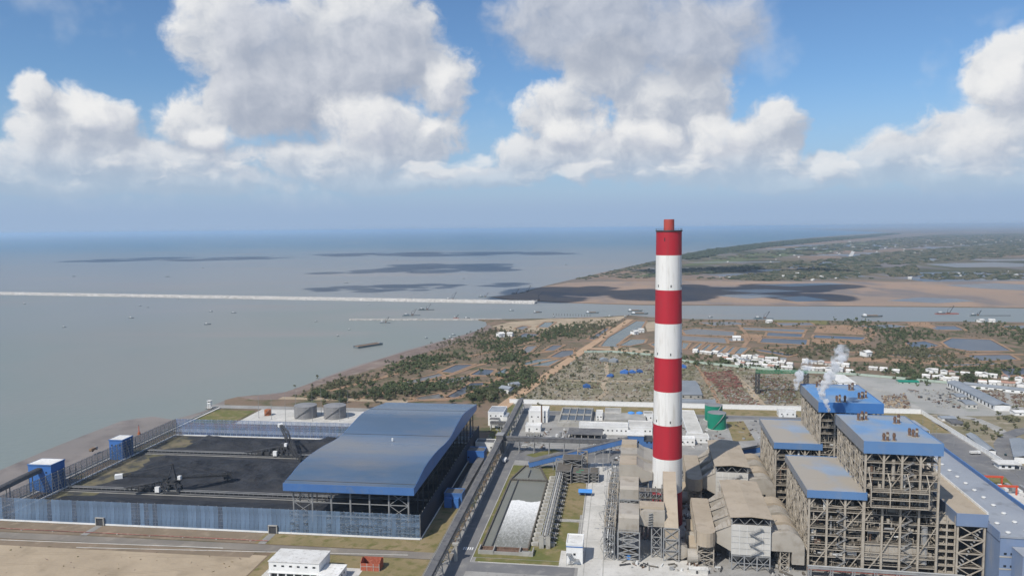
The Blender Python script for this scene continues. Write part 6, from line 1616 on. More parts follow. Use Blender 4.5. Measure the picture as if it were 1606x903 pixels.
def car(label, loc, rz, m):
    t = thing('car', label, 'car', loc, rz)
    MB().sweep([(-2.2,.35),(2.2,.35),(2.25,.85),(1.3,1.0),(.7,1.5),(-1.2,1.5),(-1.9,1.0),(-2.25,.9)],-.88,.88).build('body', MT[m], t)
    MB().sweep([(1.2,1.02),(.68,1.42),(-1.15,1.42),(-1.75,1.02)],-.9,.9).build('window', MT['glass_dark'], t)
    for x in (-1.4,1.4):
        for s in (-.8,.8): MB().cyl((x,s-.12,.34),(x,s+.12,.34),.34,10).build('wheel', MT['rubber'], t)
    return t
car('dark green car on the outer road outside the gate kiosk', W_((437.1,645.9),.25), rad(60), 'car_dark')
truck('long flat white truck parked along the car park wall', W_((412.8,650.4),.06), YM+rad(10), 'white_paint', 'white_roof')
truck('white tanker truck driving on the asphalt road below the dark gallery', fr(YM,(-99.1,633.8),.07), YM+rad(86), 'white_paint', 'white_paint', 8)

# ---- village houses
def house_proto(nm, w, d, h, rise, roofm, wallm):
    wm = MB().box(-w/2,w/2,-d/2,d/2,0,h).mesh('wall', MT[wallm]); rm = MB().sweep([(-d/2-.5,h+.02),(0,h+rise),(d/2+.5,h+.02),(d/2+.5,h+.25),(0,h+rise+.25),(-d/2-.5,h+.25)],-w/2-.4,w/2+.4,axis='x').mesh('roof', MT[roofm])
    dm = MB().box(-.6,.6,-d/2-.06,-d/2+.02,0,2.1).mesh('door', MT['steel_dark'])
    return wm, rm, dm
mk('roof_pale_red', (.42,.25,.19), (.36,.21,.16), .2, .85)
HP = [house_proto('a',9,8,3.6,1.6,'white_roof','white_paint'), house_proto('b',11,8,3.4,1.4,'white_roof','concrete_light'), house_proto('c',8,9,4.2,1.8,'white_roof','white_paint'), house_proto('d',9,7.5,3.6,1.5,'roof_pale_red','concrete_light'), house_proto('e',8,7,3.2,1.2,'shed_roof_grey','white_paint')]
def houses(p, q, n, label, group, jit=3):
    for i in range(n):
        f = (i+.5)/n; x = p[0]+(q[0]-p[0])*f + rnd.uniform(-jit,jit); y = p[1]+(q[1]-p[1])*f + rnd.uniform(-jit*2,jit*2)
        wm, rm, dm = HP[rnd.choice((0,0,1,1,2,2,3,4))]
        t = thing('village_house', label, 'house', (x,y,0), math.atan2(q[1]-p[1],q[0]-p[0]) + rnd.choice((0,0,math.pi/2))+rnd.uniform(-.1,.1), group)
        link('wall', wm, t); link('roof', rm, t); link('door', dm, t)
G1 = 'white roofed houses in the village rows between fish ponds and green wall'
L1 = 'small pale-roofed house in the village rows behind the scrap yards'
houses((294.1,1202.4), (304.9,1195.5), 1, 'white house standing apart at the pond end of the village', G1); houses((309.7,1198.3), (330.1,1181.8), 3, 'pale-roofed house in the short row next to the narrow fish ponds', G1); houses((328,1166.9), (414.8,1116.7), 10, 'pale-roofed house in the village row nearest the fish ponds', G1); houses((323.2,1135.5), (408.9,1080.2), 11, 'pale-roofed house in the middle row of the village', G1)
houses((329.5,1097.3), (402.4,1048.3), 9, 'pale-roofed house in the village row along the green wall and trees', G1); houses((438.1,1102), (492.1,1073.3), 7, 'pale-roofed house in the outer row behind the steam plume', G1); houses((416.9,1057.3), (472.4,1025.9), 8, 'pale-roofed house beside the green wall behind the steam plume', G1)
G2 = 'houses of the village beyond the storage yard'; L2 = 'pale-roofed village house among trees beyond the storage yard'
houses((578.2,1025.3), (619.3,1000.6), 6, 'pale-roofed house in the back row behind the big round tree', G2); houses((554.1,982), (583.4,963.9), 5, 'pale-roofed house against the green wall beside the big round tree', G2); houses((628.4,995.7), (669.5,959.9), 8, 'pale-roofed house among trees between pond and village lane', G2); houses((598.1,947.1), (645.9,925.4), 8, 'pale-roofed house along the wall of the long low storage roof', G2)
houses((505.6,1043.1), (540.2,1022.6), 3, 'pale low house beside the trees between the two villages', G2)
for lab, p, s in (('white farmhouse by the river beside the moored cargo boat', (546.8,1571.5), 1.3), ('two white sheds on the canal bank beside the green pond', (251.8,1445.3), 1.3), ('white shed next to the canal pond', (235.1,1419.9), 1.3), ('white house standing alone among the fish ponds', (406,1334.8), 1.5),
                  ('white barn by the river trees', (1005.3,1547.2), 1.3), ('white hut at the river edge next to the barn', (983.6,1548.9), 1.3), ('white farm roofs in the mangroves', (-22.8,1403.1), 1.5), ('long white roof among mangroves', (-4.5,1410.3), 1.3), ('pale roofed hut between ponds and village', (556.2,1157.1), 1.5), ('grey shed roofs beside the dirt road', (-7.7,921), 1.8), ('rusty grey hut beside the dirt road', (1.2,950.7), 1.5)):
    wm, rm, dm = HP[rnd.choice((0,2))] if 'grey' not in lab else HP[4]
    t = thing('farm_house', lab, 'house', (p[0],p[1],0), rnd.uniform(-.6,.6)); t.scale = (s,)*3
    link('wall', wm, t); link('roof', rm, t); link('door', dm, t)
for lab, p, m, s in (('dark blue tarp hut alone on the waste ground', (94.8,942.7), 'tarp_blue', .8), ('grey tarp hut beside the pale green wall', (140,1128.8), 'shed_roof_grey', 1.0), ('grey-blue tarp hut next to the grey one by the green wall', (153.9,1122.6), 'shed_roof_grey', 1.0),
                     ('blue tarp shelter with open sides amid rubble', (156.8,1032.3), 'tarp_blue', .9), ('low blue tarp stack amid rubble', (169.1,1036.4), 'tarp_blue', .7), ('blue tarp heap nearer the chimney', (179.7,1040.5), 'tarp_blue', .7), ('small blue tarp cover beside the yard track', (134.2,1010.9), 'tarp_blue', .7), ('blue and white tarp tent near the red beams', (248.2,1070.8), 'tarp_blue', .8)):
    t = thing('tarp_hut', lab, 'hut', (p[0],p[1],0), rnd.uniform(-.5,.5)); t.scale = (s,)*3
    MB().sweep([(-6,1.2),(-6,4),(0,6.4),(6,4),(6,1.2)],-5,5).build('cover', MT[m], t); MB().box(-5.6,5.6,-4.6,4.6,0,1.2).build('base', MT['concrete'], t)
# green and grey gantry crane in the scrap yard
t = thing('gantry_crane', 'thin dark gantry crane standing over the scrap yard', 'crane', W_((298,896.9)), rad(-5))
lattice(MB(),0,4,0,6,0,26,6,.35).build('leg_tower', MT['steel_dark'], t); lattice(MB(),58,62,0,6,0,26,6,.35).build('leg_tower', MT['steel_dark'], t)
b = MB(); truss_beam(b,(0,3,26),(62,3,26),3,3,16,.3); b.build('bridge_girder', MT['green_equipment'], t)

# ---- trees and scrub
def crown_mesh(n, rx, rz, s, seed, mats, trunk=True, zc=None):
    r = random.Random(seed); b = MB(); zc = zc or rz*1.15+.8
    if trunk:
        b.cyl((0,0,-.3),(0,0,zc*.8),.28,5,.12,m=1)
        for i in range(4): a=r.uniform(0,6.28); b.bar((0,0,zc*.45),(math.cos(a)*rx*.6,math.sin(a)*rx*.6,zc*1.0),.14,m=1)
    cl = []
    for i in range(max(4,n//18)):
        a=r.uniform(0,6.28); q=r.uniform(.25,.95); cl.append((math.cos(a)*rx*q*.8,math.sin(a)*rx*q*.8,zc+r.uniform(-.7,.9)*rz*math.sqrt(max(0,1-q*q*.7)),r.uniform(.28,.5)*rx))
    for i in range(n):
        c = cl[i % len(cl)]; d = Vector((r.gauss(0,1),r.gauss(0,1),r.gauss(0,.8))).normalized()*c[3]*r.uniform(.6,1.05)
        p = Vector((c[0],c[1],c[2]))+d
        nrm = (d.normalized()+Vector((r.uniform(-.6,.6),r.uniform(-.6,.6),r.uniform(-.2,.8)))).normalized()
        t1 = nrm.cross(Vector((0,0,1)) if abs(nrm.z)<.9 else Vector((1,0,0))).normalized()*s*r.uniform(.6,1.3); t2 = nrm.cross(t1).normalized()*s*r.uniform(.5,1.0)
        b.add([tuple(p-t1),tuple(p-t2*.8),tuple(p+t1),tuple(p+t2)],[(0,1,2,3)],0)
    return b
TREES = [crown_mesh(230, 3.6, 2.6, .62, i, None) for i in range(5)]
tm_leaf = [b.mesh('tree', [MT['leaf'] if i < 3 else MT['leaf_olive'], MT['trunk']]) for i, b in enumerate(TREES)]
LOW = [crown_mesh(46, 3.4, 2.3, 1.15, 20+i, None, trunk=False, zc=2.2) for i in range(6)]
VEG = [ ([(-177.1,1077.7),(-167.7,1156.6),(-95.1,1218.5),(-91.8,1175.6),(-131.8,1090.4),(-164.9,1052.9)],190,'bright'), ([(-191.9,944),(-181.5,959),(-132.1,976.7),(-129.7,904.8),(-169.9,896)],150,'dark'), ([(-146.3,930.7),(-70.4,1007.5),(-63.6,981.8),(-111.6,918.2)],130,'dark'),
 ([(-62,881.3),(-18.1,971.5),(28.6,1038.7),(21.9,982),(-12.5,924.9),(-26.5,876.5)],230,'dark'), ([(-13.9,1045.4),(27.3,1092.3),(25.9,1038.8),(-10.8,1009.1)],70,'dark'), ([(-71.4,1290.6),(19.6,1392),(30.9,1359),(-19.4,1246.4),(-67.8,1262.7)],150,'bright'),
 ([(-37,1149.5),(1.1,1206.7),(29.8,1186.7),(-2.1,1125.5),(-33.4,1127.2)],110,'dark'), ([(-74.1,1458.7),(5.7,1509.2),(-2.1,1418.7),(-66.2,1397.6)],90,'olive'), ([(15.6,1360),(132.8,1592.1),(126.7,1444.9),(56,1341.8)],190,'dark'), ([(-238.6,981.7),(-220.8,1006),(-211.9,980.4),(-228.5,949.5)],30,'olive'),
 ([(-267,910.6),(-224.7,923.1),(-180.2,896.5),(-196.8,887)],70,'bright'), ([(70.8,1504.6),(209.2,1619.3),(195.6,1545.3),(127.1,1368.7),(85.9,1412.8),(67.3,1431.3)],220,'olive'), ([(-192.1,1031.1),(-106.7,1182.3),(-98.7,1147.2),(-172.5,1021.2)],60,'olive'), ([(-266.5,943.5),(-221.2,1041.7),(-206.6,1014),(-246,927.7)],40,'olive'), ([(-129.8,1315.9),(-71.9,1414.8),(-63.2,1357.1),(-114.6,1272.3)],45,'olive'),
 ([(722.6,1590.8),(753.1,1588.4),(733.3,1420.9),(665.7,1252.7),(637.7,1234),(701.1,1405.5)],150,'dark'), ([(596.1,1223.2),(672.9,1231.8),(700,1160.8),(663.5,1122.5),(569.7,1162.2)],240,'olive'), ([(506.7,1262.4),(585.3,1278.8),(584.6,1237.2),(527.6,1214.2)],90,'olive'),
 ([(953.5,1519.7),(996.3,1537.3),(1008.5,1393),(866,1194.3),(875.8,1368.1)],190,'dark'), ([(763.5,1455.2),(793.7,1416.7),(767.9,1334.8),(706.3,1323.2)],90,'dark'), ([(516.6,1097.9),(532.4,1097),(493.4,1015.7),(478.7,1016.5)],14,'dark'), ([(557.8,1059.9),(623.7,1081.7),(569,1012),(528.2,996.2)],75,'dark'),
 ([(275.3,1149.5),(402.4,1062.9),(395.3,1043.9),(266.2,1111.2)],90,'dark'), ([(619.4,1009.5),(640.7,1008.5),(594.9,939.3),(576.6,940.2)],22,'dark'), ([(679.1,1053.6),(694.2,1043.1),(670.5,1007)],20,'dark'), ([(705.5,1033),(755.4,1040),(697,958.6),(660.9,964.4)],40,'dark'), ([(564.8,1238.4),(658.7,1139.7),(746.8,1080.4),(714.1,1032.5),(604.5,1077.6),(523.6,1147.2)],90,'olive'),
 ([(535.6,1013.7),(558.6,994.8),(540.3,961.8),(513.5,971.3)],40,'dark'), ([(426.6,1226.7),(519.8,1208.2),(524.1,1170.8),(430.3,1164.2)],80,'olive'), ([(644,1065.4),(701,1005.5),(683.5,980.1),(621.6,1027.8)],50,'dark'), ([(356.5,1608),(709.7,1559.1),(682.8,1499.5),(342.5,1544.7)],50,'olive'),
 ([(-3.6,878.9),(128.5,1224.7),(137.9,1168.7),(64.2,975.9),(42.4,880.3)],60,'olive'), ([(157.3,1242.6),(247.9,1211.3),(241.7,1180.8),(152.5,1204.3)],30,'olive'), ([(489.8,762.6),(550.6,786.9),(524.2,748.6),(490.2,732.7)],12,'olive'), ([(464.7,743.3),(481.5,733),(466.4,705.9),(453.8,715.4)],10,'olive')]
TREE_LABEL = {0: 'bright green tree in the grove beside the muddy shore and the first dirt track', 1: 'dark green tree in the thicket between the oil tanks and the ponds', 2: 'dark green tree in the row along the long narrow pond',
  3: 'dark green tree in the thicket beside the dirt road and grey huts', 4: 'dark green tree in the small clump between two green ponds', 5: 'bright green tree in the grove below the white farm roofs',
  6: 'dark green tree in the narrow belt among red earth tracks', 8: 'dark green tree in the belt leading towards the canal mouth', 10: 'bright green tree on the strip right behind the oil tanks'}
spots = []
for vi, (pl, n, kd) in enumerate(VEG):
    for p in scatter(pl, int(n*1.5) if kd == 'olive' else int(n*1.15)):
        j = 4 + math.hypot(*p)*.008; spots.append(((p[0]+rnd.gauss(0,j), p[1]+rnd.gauss(0,j*1.6)), kd, vi))
big = [s for s in spots if s[1] != 'olive']
big.sort(key=lambda s: math.hypot(*s[0]))
indiv = big[:285]; rest_ids = set(id(s) for s in indiv)
for (p, kd, vi) in indiv:
    k = rnd.choice((0,1,2,3,4)); s = rnd.uniform(.45,1.25)
    o = link('tree', tm_leaf[k], None, (p[0],p[1],-.1), rnd.uniform(0,6.28)); o.scale = (s,s,s*rnd.uniform(.85,1.2))
    lab = TREE_LABEL.get(vi, 'dark green bushy tree round the village houses and inland ponds')
    tag(o, lab, 'tree', lab.split(' ', 1)[1] + ' group')
# one big round tree by the village
bt_ = crown_mesh(900, 9, 7, 1.0, 77, None).build('tree', [MT['leaf'], MT['trunk']], None, W_((583.8,935.9))); tag(bt_, 'largest round dark tree beside the storage yard wall and village', 'tree')
stm = MB()
for s_ in spots:
    if id(s_) in rest_ids: continue
    (p, kd, vi) = s_; L0 = LOW[rnd.randrange(6)]; s = rnd.uniform(.5,1.25)*(1 if kd != 'olive' else .85); a = rnd.uniform(0,6.28); c, sn = math.cos(a)*s, math.sin(a)*s
    stm.add([(p[0]+x*c-y*sn, p[1]+x*sn+y*c, z*s-.3) for x,y,z in L0.v], L0.f, 0 if kd != 'olive' else 1)
o = struct(stm.build('woodland', [MT['leaf'], MT['leaf_olive']]), 'stuff'); o['label'] = 'dense low mangrove scrub between the ponds'
# low bushes dotted over the waste ground
r9 = random.Random(9); sb = MB()
for pl, n in (([(-278.3,900.6),(-180.5,1129.6),(-57.5,1523.5),(134.6,1613.9),(260.6,1661.5),(132.7,1264.3),(-3.6,885.6),(-156.8,878.6)], 3000), (lot, 1000), ([(356.5,1608),(1049.7,1512.5),(688.6,946.8),(396.2,1039.1),(258.1,1162)], 2200), ([(-439.5,576.8),(-449.3,635.4),(-375.2,852.4),(-360.3,870.7),(-375.2,852.4)], 0)):
    for p in scatter(pl, n, r9):
        if any(inside(p, q[0]) for q in PONDS): continue
        if mnoise.noise(Vector((p[0]*.011, p[1]*.006, 5.0))) < -.02: continue
        L0 = LOW[r9.randrange(6)]; s = r9.uniform(.18,.55); c, sn = s, 0
        sb.add([(p[0]+x*c, p[1]+y*c, z*s-.2) for x,y,z in L0.v[:80]], L0.f[:20], 0 if r9.random() < .4 else 1)
o = struct(sb.build('scrub', [MT['leaf'], MT['leaf_olive']]), 'stuff'); o['label'] = 'scattered low bushes on dry ground'
# far woods beyond the river
fr_ = random.Random(31); fw = MB()
def blob(b, x, y, w, h, r, m):
    n = 7; z0 = -1.2; vs = []
    for k, (f, zz) in enumerate(((1,0),(.95,.5),(.6,.9))):
        for i in range(n): a=2*math.pi*i/n+k*.3; q=w*f*r.uniform(.75,1.2); vs.append((x+q*math.cos(a),y+q*math.sin(a)*1.1,z0+h*zz*r.uniform(.85,1.15)))
    vs.append((x,y,z0+h)); fs=[]
    for k in range(2):
        for i in range(n): fs.append((k*n+i,k*n+(i+1)%n,(k+1)*n+(i+1)%n,(k+1)*n+i))
    for i in range(n): fs.append((2*n+i,2*n+(i+1)%n,3*n))
    b.add(vs, fs, m)
for pl, n, w, h in (([(1111.8,4992.1),(1666.6,6317),(2303.2,7511),(3174.4,9084.2),(4476.6,11169.7),(6262.7,13594.5),(9289.1,18144.1),(8722,16755.2),(5390.2,11591.1),(3766.3,9198.7),(2454.4,7198.3),(1703.9,5883.5),(1115.1,4681.5)], 2600, 40, 17), ([(264.3,3007.6),(433.1,3421.5),(683.3,4030.4),(1186.1,5326),(1097.1,4887.9),(655.8,3772.2),(423.2,3233.3),(282.6,2929.9)], 260, 10, 5), ([(778.4,3519.8),(1269.6,3916),(1720.6,4360.9),(1434.4,3817.1),(1008.1,3376.8),(696.2,3147.4)], 520, 20, 9), ([(834.3,2964.1),(1262.4,3436.9),(1629.1,3594.6),(1855.2,3496.2),(1345.7,2967.1),(957.2,2800.9)], 520, 16, 8),
                    ([(1746.9,3460.1),(2016.8,3705.5),(1645.8,3002.5),(1500,2944.2)], 170, 13, 11), ([(1221.3,3669),(2909.6,5674.6),(5657.8,8211.5),(3357.7,4867.7),(2552.3,4260.8),(1629.1,3594.6)], 1100, 26, 9), ([(1168.3,4574.5),(2723.8,7095.8),(7520,13551.5),(10866.4,15783.4),(5657.8,8211.5),(3300.5,6438.8),(1592.8,4667.6)], 1500, 34, 9), ([(1688.3,3080.3),(2256.3,3266.6),(1893.8,2739.6),(1552.6,2787.8)], 160, 12, 6),
                    ([(393.5,3108.6),(601.9,3550),(868,3925.8),(678.3,3066.3),(498.1,2936.6)], 150, 11, 5), ([(661.3,2989.2),(1213.4,3154.8),(1475.4,2871.3),(1071.7,2785.2)], 130, 11, 5)):
    for p in scatter(pl, n, fr_): blob(fw, p[0], p[1], w*fr_.uniform(.5,1.3), h*fr_.uniform(.6,1.2), fr_, 0 if (h > 12 or fr_.random() < .42) else 1)
o = struct(fw.build('far_woods', [MT['far_leaf'], MT['far_scrub']], smooth=False), 'stuff'); o['label'] = 'distant belts of dark woodland along the coast'
fh = MB().box(-7,7,-6,6,0,6).add([(-8,-7,6),(8,-7,6),(8,7,6),(-8,7,6),(-8,0,9),(8,0,9)],[(0,1,5,4),(2,3,4,5),(1,2,5),(3,0,4)]).mesh('far_house', MT['white_roof'])
for pl, n in (([(1085.2,4248.7),(2435.3,6343.1),(6134.4,11052.3),(8603.6,12494),(4009.8,5815.8),(2495.6,4865.5),(1332.7,3903.7)], 95), ([(661.3,2989.2),(1213.4,3154.8),(2196.3,3179.3),(1851.3,2677.8),(629.7,2846)], 18)):
    for p in scatter(pl, n, fr_):
        o = link('far_house', fh, None, (p[0],p[1],-1), fr_.uniform(0,3)); o.scale = (fr_.uniform(.4,1.0),)*3
        tag(o, 'tiny white house scattered over the far farmland across the river', 'house', 'distant houses across the river')
road('far_road', [(4431.4,9761.3),(3015.8,6540.2),(2248.9,4929.1)], 26, 'concrete_light', -.7)

# ================================================================ boats
def hull(b, L, B_, H, bow=.25, m=0):
    xs = [-L/2, -L/2+L*.04, L/2-L*bow, L/2]
    bot = [(-L/2+.3,-B_*.38),(L/2-L*bow,-B_*.42),(L/2-L*.06,0),(L/2-L*bow,B_*.42),(-L/2+.3,B_*.38)]
    top = [(-L/2,-B_/2),(L/2-L*bow,-B_/2),(L/2,0),(L/2-L*bow,B_/2),(-L/2,B_/2)]
    vs = [(x,y,-.8) for x,y in bot]+[(x,y,H*(1.25 if x > L/2-1e-3 else 1)) for x,y in top]
    b.add(vs,[(4,3,2,1,0),(5,6,7,8,9)]+[(i,(i+1)%5,5+(i+1)%5,5+i) for i in range(5)],m); return b
def boat(kind, label, p, q, hullm='boat_hull'):
    L = max(5, math.hypot(q[0]-p[0], q[1]-p[1])); a = math.atan2(q[1]-p[1], q[0]-p[0])
    t = thing('boat' if kind in ('cargo','small') else ('barge' if kind == 'barge' else 'crane_barge'), label, 'boat' if kind in ('cargo','small') else 'barge', ((p[0]+q[0])/2,(p[1]+q[1])/2,WZ), a)
    if kind == 'small':
        B_ = L*.28; hull(MB(), L, B_, L*.09+.4).build('hull', MT[hullm], t)
        MB().box(-L*.32,-L*.08,-B_*.3,B_*.3,L*.09+.42,L*.09+2.4).build('cabin', MT['white_paint'], t)
    elif kind == 'cargo':
        B_ = L*.18; H = L*.045+.8; hull(MB(), L, B_, H).build('hull', MT[hullm], t)
        MB().box(-L*.44,-L*.30,-B_*.4,B_*.4,H+.02,H+L*.03+1).build('cabin', MT['white_paint'], t); MB().box(-L*.42,-L*.33,-B_*.3,B_*.3,H+L*.03+1.02,H+L*.05+2).build('wheelhouse', MT['white_paint'], t)
        MB().box(-L*.25,L*.22,-B_*.34,B_*.34,H+.02,H+L*.02+.6).build('cargo_hatch', MT['boat_deck'], t); MB().cyl((L*.26,0,H),(L*.26,0,H+L*.14),.3,6).build('mast', MT['steel_grey'], t)
    elif kind == 'barge':
        B_ = L*.26; H = 2.6; MB().prism([(-L/2,-B_/2),(L/2-1,-B_/2),(L/2,0),(L/2-1,B_/2),(-L/2,B_/2)],-.8,H).build('hull', MT[hullm], t)
        MB().box(-L/2+2,L/2-5,-B_/2+1,B_/2-1,H+.02,H+.5).build('cargo', MT['boat_deck'], t)
        MB().box(L/2-4.5,L/2-2.2,-B_*.25,B_*.25,H+.02,H+1.6).build('bow_locker', MT['steel_grey'], t)
        for s in (-1,1): MB().box(-L/2,L/2-1.5,s*(B_/2-.35)-.3,s*(B_/2-.35)+.3,H+.02,H+1.0).build('bulwark', MT[hullm], t)
    else:
        B_ = L*.22; H = 1.5; MB().prism([(-L/2,-B_/2),(L/2-2,-B_/2),(L/2,0),(L/2-2,B_/2),(-L/2,B_/2)],-.8,H).build('hull', MT[hullm], t)
        MB().box(-L*.42,-L*.12,-B_*.36,B_*.36,H+.02,H+2.4).build('deck_house', MT['boat_hull'] if kind == 'dredger' else MT['steel_grey'], t); MB().box(-L*.36,-L*.26,-B_*.26,B_*.26,H+2.42,H+4.4).build('bridge', MT['cyl_white'], t)
        h = L*.5 if kind == 'crane' else L*.32
        b = MB(); truss_beam(b,(L*.12,0,H+2),(L*.12+h*.55,0,H+h),1.0,.8,8,.22); b.build('jib', MT['steel_dark'], t)
        MB().cyl((L*.02,0,H),(L*.02,0,H+h*.55),.4,6).build('king_post', MT['steel_dark'], t); MB().bar((L*.02,0,H+h*.55),(L*.12+h*.55,0,H+h+1),.35).build('stay', MT['steel_dark'], t)
        MB().box(L*.0,L*.12,-B_*.25,B_*.25,H+.02,H+2.2).build('crane_house', MT['rust'], t)
boat('barge','long empty brown-decked barge anchored alone in the bay', (-276.1,1296), (-239.6,1337.6))
boat('crane','small crane barge beside the low stone groyne', (-295.3,1646.8), (-272.2,1645))
boat('dredger','grey-green dredger with thin mast lying between groyne and breakwater', (-264.9,1779.3), (-223.1,1789.2))
boat('dredger','blue-green dredger close under the long breakwater', (-242.2,1905.1), (-201.5,1909.1))
boat('crane','work barge with upright jib against the sea side of the breakwater', (-195.6,2178.6), (-161.1,2195.1))
boat('dredger','dark dredger off the sand spit with its jib lowered', (-103.1,2251.3), (-64.2,2247.2))
boat('crane','dark crane barge with raised jib touching the sand spit', (-2.2,2363.5), (26.4,2372.2)); boat('crane','second crane barge moored against the sand spit beach', (30.8,2395.7), (64.4,2416.4))
boat('crane','red-topped work barge at the root of the groyne', (-137.1,1717.6), (-123.7,1716.5), 'boat_red'); boat('small','low work boat beside the red-topped barge', (-111.8,1715.5), (-98.4,1714.4))
boat('small','dark small boat near the mud shore', (-167.4,1404.3), (-161.8,1408.1)); boat('small','slim fishing boat near the mangrove edge', (-119.6,1444), (-111.1,1447.8)); boat('small','slim fishing boat drawn up on the mud bank', (-115.3,1376.3), (-105.1,1383.8)); boat('small','fishing skiff beside the drawn-up boat', (-121.7,1409.6), (-115.9,1413.5))
boat('small','blue-grey boat at the tip of the breakwater in the river mouth', (-8.6,1869.4), (4.3,1868.3)); boat('cargo','teal cargo boat in the river mouth', (52.9,1820.8), (73.5,1824.7)); boat('small','small boat at the river edge off the bare ground', (95,1730.2), (101.1,1732.2))
boat('cargo','long low cargo boat in the river off the canal mouth', (179.3,1796), (212.4,1800.1)); boat('cargo','large cargo boat rafted with another beside the chimney', (286.8,1829), (323.8,1832.9)); boat('cargo','cargo boat moored inside the larger one beside the chimney', (284.7,1766.7), (326.5,1769.9)); boat('small','grey boat by the canal mouth', (222.5,1722.3), (236.3,1725)); boat('dredger','crane boat at the canal head', (256.1,1698.2), (272.8,1701.8))
boat('small','small tug alone in mid river between moored cargo boats', (448.7,1688.8), (459.4,1690.4)); boat('dredger','green cargo vessel with derricks off the riverside farmhouse', (541.6,1655.8), (586.4,1657)); boat('cargo','pale cargo vessel under way in the river', (792.4,1671.8), (840.6,1672.8)); boat('dredger','red dredger in the upper river', (984.1,1714.2), (1037.2,1716.3), 'boat_red'); boat('dredger','dark dredger with a long pipeline in the upper river', (1037.7,1671.5), (1069.6,1673.8))
t = thing('floating_pipeline', 'thin floating pipeline trailing behind the dark dredger', 'pipeline', W_((1069.6,1673.8), WZ)); q = (1127.9,1670.2); p = (1069.6,1673.8)
for i in range(10):
    a = (q[0]-p[0])*i/10; c = (q[1]-p[1])*i/10; MB().cyl((a,c,.3),(a+(q[0]-p[0])*.096,c+(q[1]-p[1])*.096,.3),.9,6).build('float', MT['steel_dark'], t)
SB = [((-1437.8,2173.9),(-1429.1,2174.9)),((-927.6,1786.3),(-916.2,1788)),((-688.3,1647.4),(-675,1653.1)),((-785.5,1915.1),(-775.9,1915.7)),((-713.8,1878),(-701.5,1879.8)),((-2089.9,3524.5),(-2076.1,3532)),((-1605,3433),(-1587.4,3439.6)),((-1780,4258.2),(-1767.3,4262.9)),((-1032,2275.9),(-1024.7,2277.3)),((-1049.5,2075.9),(-1041.9,2078.7)),((-1007.6,2037.9),(-1002,2040.8)),((-990.3,1621.8),(-982.8,1625.5)),((-658,2908.4),(-644,2913.5)),((-499.4,3660.1),(-487.2,3663.5)),((301.8,4215.2),(316.6,4219.8)),((-344.8,1445.1),(-340.3,1447.4)),((-342.6,1538),(-337.6,1539.6)),((-451.2,1681.9),(-444.4,1683.8)),((-401.3,2056.9),(-396.2,2058.1)),((-208.6,3115.1),(-198,3117.6)),((-786.4,5017.6),(-770.2,5024.1))]
for p, q in SB: boat('small', 'tiny dark fishing boat scattered over the open grey sea', p, q)
for o in list(bpy.data.objects):
    if o.get('label') == 'tiny dark fishing boat scattered over the open grey sea': o['group'] = 'fishing boats out at sea'
t = thing('work_crane', 'thin crane standing on the stone breakwater', 'crane', W_((74.8,2075.4), 3.8)); MB().cyl((0,0,0),(0,0,16),.5,6).build('mast', MT['steel_dark'], t); MB().bar((0,0,14),(14,2,24),.6).build('jib', MT['steel_dark'], t); MB().box(-3,3,-2,2,0,3.5).build('carrier', MT['rust'], t)
# a line of poles in the river
pm_ = MB().cyl((0,0,-1),(0,0,5),.4,6).mesh('pole', MT['trunk'])
for i in range(14):
    p = (98.3,1762.4); q = (189,1728.9); o = link('mooring_pole', pm_, None, (p[0]+(q[0]-p[0])*i/14, p[1]+(q[1]-p[1])*i/14, WZ)); tag(o, 'dark wooden mooring pole in the row along the river edge', 'pole', 'mooring poles in the river')

# ================================================================ steam, clouds overhead, haze
def volume_material(name, colr, dens, noise_scale=None, aniso=0.0, lo=.4, hi=.62):
    m = bpy.data.materials.new(name); m.use_nodes = True; t = m.node_tree; n = t.nodes; n.clear()
    out = n.new('ShaderNodeOutputMaterial'); v = n.new('ShaderNodeVolumePrincipled'); t.links.new(v.outputs[0], out.inputs['Volume'])
    v.inputs['Color'].default_value = (*colr, 1); v.inputs['Density'].default_value = dens; v.inputs['Anisotropy'].default_value = aniso
    if noise_scale:
        tcn = n.new('ShaderNodeTexCoord'); k = n.new('ShaderNodeTexNoise'); k.inputs['Scale'].default_value = noise_scale; k.inputs['Detail'].default_value = 4
        mr = n.new('ShaderNodeMapRange'); mr.inputs[1].default_value = lo; mr.inputs[2].default_value = hi; mr.inputs[4].default_value = dens
        t.links.new(tcn.outputs['Object'], k.inputs['Vector']); t.links.new(k.outputs['Fac'], mr.inputs[0]); t.links.new(mr.outputs[0], v.inputs['Density'])
    return m
def ball(b, c, r, seed, n=10, m=5, sq=1.0):
    o = len(b.v)
    for j in range(m+1):
        th = math.pi*j/m
        for i in range(n):
            ph = 2*math.pi*i/n; d = Vector((math.sin(th)*math.cos(ph), math.sin(th)*math.sin(ph), math.cos(th)))
            k = r*(1+.28*mnoise.noise(d*1.7+Vector((seed,seed*.7,0)))); b.v.append((c[0]+d.x*k,c[1]+d.y*k,c[2]+d.z*k*sq))
    for j in range(m):
        for i in range(n): b.f.append([o+j*n+i,o+(j+1)*n+i,o+(j+1)*n+(i+1)%n,o+j*n+(i+1)%n]); b.m.append(0)
def plume(label, base, path, dens):
    t = thing('steam_plume', label, 'steam', base)
    for i, (x,y,z,r) in enumerate(path):
        b = MB(); ball(b,(x,y,z),r,i*3.1,16,9)
        b.build('puff', steam if i < len(path)*.6 else steam_thin, t, smooth=True)
    return t
steam = volume_material('steam', (1,1,1), 1.0, .30, 0.2, .40, .60); steam_thin = volume_material('steam_thin', (1,1,1), .34, .24, 0.2, .46, .66)
rs = random.Random(3)
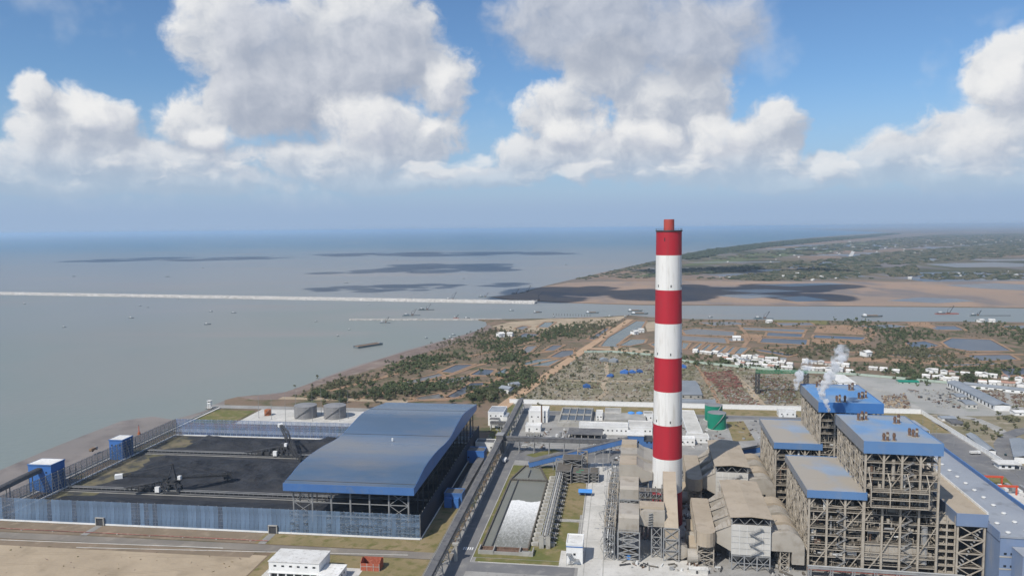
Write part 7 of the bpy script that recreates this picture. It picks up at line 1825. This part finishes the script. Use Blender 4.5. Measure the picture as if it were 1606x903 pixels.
def path(n, dx, dz, r0, r1, dy=0, k=1.0):
    out = []; x = y = 0.0; z = 1.0
    for i in range(n):
        f = i/(n-1); r = r0+(r1-r0)*f; out.append((x+rs.uniform(-.3,.3)*r, y+rs.uniform(-.3,.3)*r, z, r)); x += dx(f)*k; y += dy; z += dz(f)
    return out
plume('thick white steam plume rising from the dusty blue boiler roof corner', fr(YR,(123.7,520.3),81), path(15, lambda f: -1.0 if f < .35 else (2.2 if f < .6 else 1.4), lambda f: 2.7, 1.5, 5.4, .5), 1)
plume('smaller drifting steam plume behind the clean-roofed boiler house', fr(YR,(118.7,601.9),78), path(8, lambda f: .4+2.2*f, lambda f: 2.6, 1.8, 4.6, .5), 1)
t = near_main; MB().cyl(((123.7,520.3)[0]-128,(123.7,520.3)[1]-451,80),((123.7,520.3)[0]-128,(123.7,520.3)[1]-451,82.6),.5,8).build('steam_pipe', MT['steel_grey'], t)

# cumulus drifting above, whose shadows lie on the sea and the sand flat
MT['cloud_white'] = mat('cloud_white', (.86,.86,.87), rough=1.0, spec=0.0, alpha=.62); MT['cloud_dense'] = mat('cloud_dense', (.86,.86,.87), rough=1.0, spec=0.0, alpha=.84)
kk = 1/math.tan(rad(SUN_EL))
def cloud(label, spot, h, parts):
    c = (spot[0]+sx*h*kk, spot[1]+sy*h*kk, h)
    t = MB()
    for i, (x,y,z,r,q) in enumerate(parts): ball(t,(x,y,z),r,i*2.3+h*.01,22,12,q)
    o = t.build('cloud', MT['cloud_dense' if 'river mouth' in label else 'cloud_white'], None, c, smooth=True); tag(o, label, 'cloud', 'cumulus clouds above the bay'); return o
def puffs(seed, w, d, n, r0, r1):
    r = random.Random(seed); return [(r.uniform(-w,w), r.uniform(-d,d), r.uniform(0,60), r.uniform(r0,r1), .5) for i in range(n)]
cloud('flat-based white cumulus high over the river mouth', (557.5,2336.3), 1700, puffs(1, 560, 230, 40, 45, 150))
cloud('ragged white cumulus drifting over the breakwater bay', (-523.1,3987.2), 2000, puffs(2, 430, 420, 22, 50, 170))
cloud('loose white cumulus above the open sea', (-548.1,2620), 1700, puffs(3, 300, 110, 14, 25, 70))
cloud('small broken cumulus above the sand spit waters', (-241.9,2730.1), 1700, puffs(4, 260, 80, 14, 25, 70))
cloud('wide thin cumulus far above the sea', (-2421.8,5615.8), 2600, puffs(5, 700, 300, 18, 70, 190))
cloud('broad cumulus above the outer bay', (-602.1,6239.8), 3000, puffs(6, 900, 450, 20, 90, 260))
cloud('cumulus above the coast farmland', (1037.5,3475.4), 2100, puffs(7, 420, 180, 18, 50, 130))
hz = MB().box(-95000,95000,-4000,165000,-5,226)
o = hz.build('haze', volume_material('haze_air', (.62,.80,1.0), 4.2e-5, None, .2)); struct(o, 'stuff'); o['label'] = 'thin pale blue haze over land and sea'
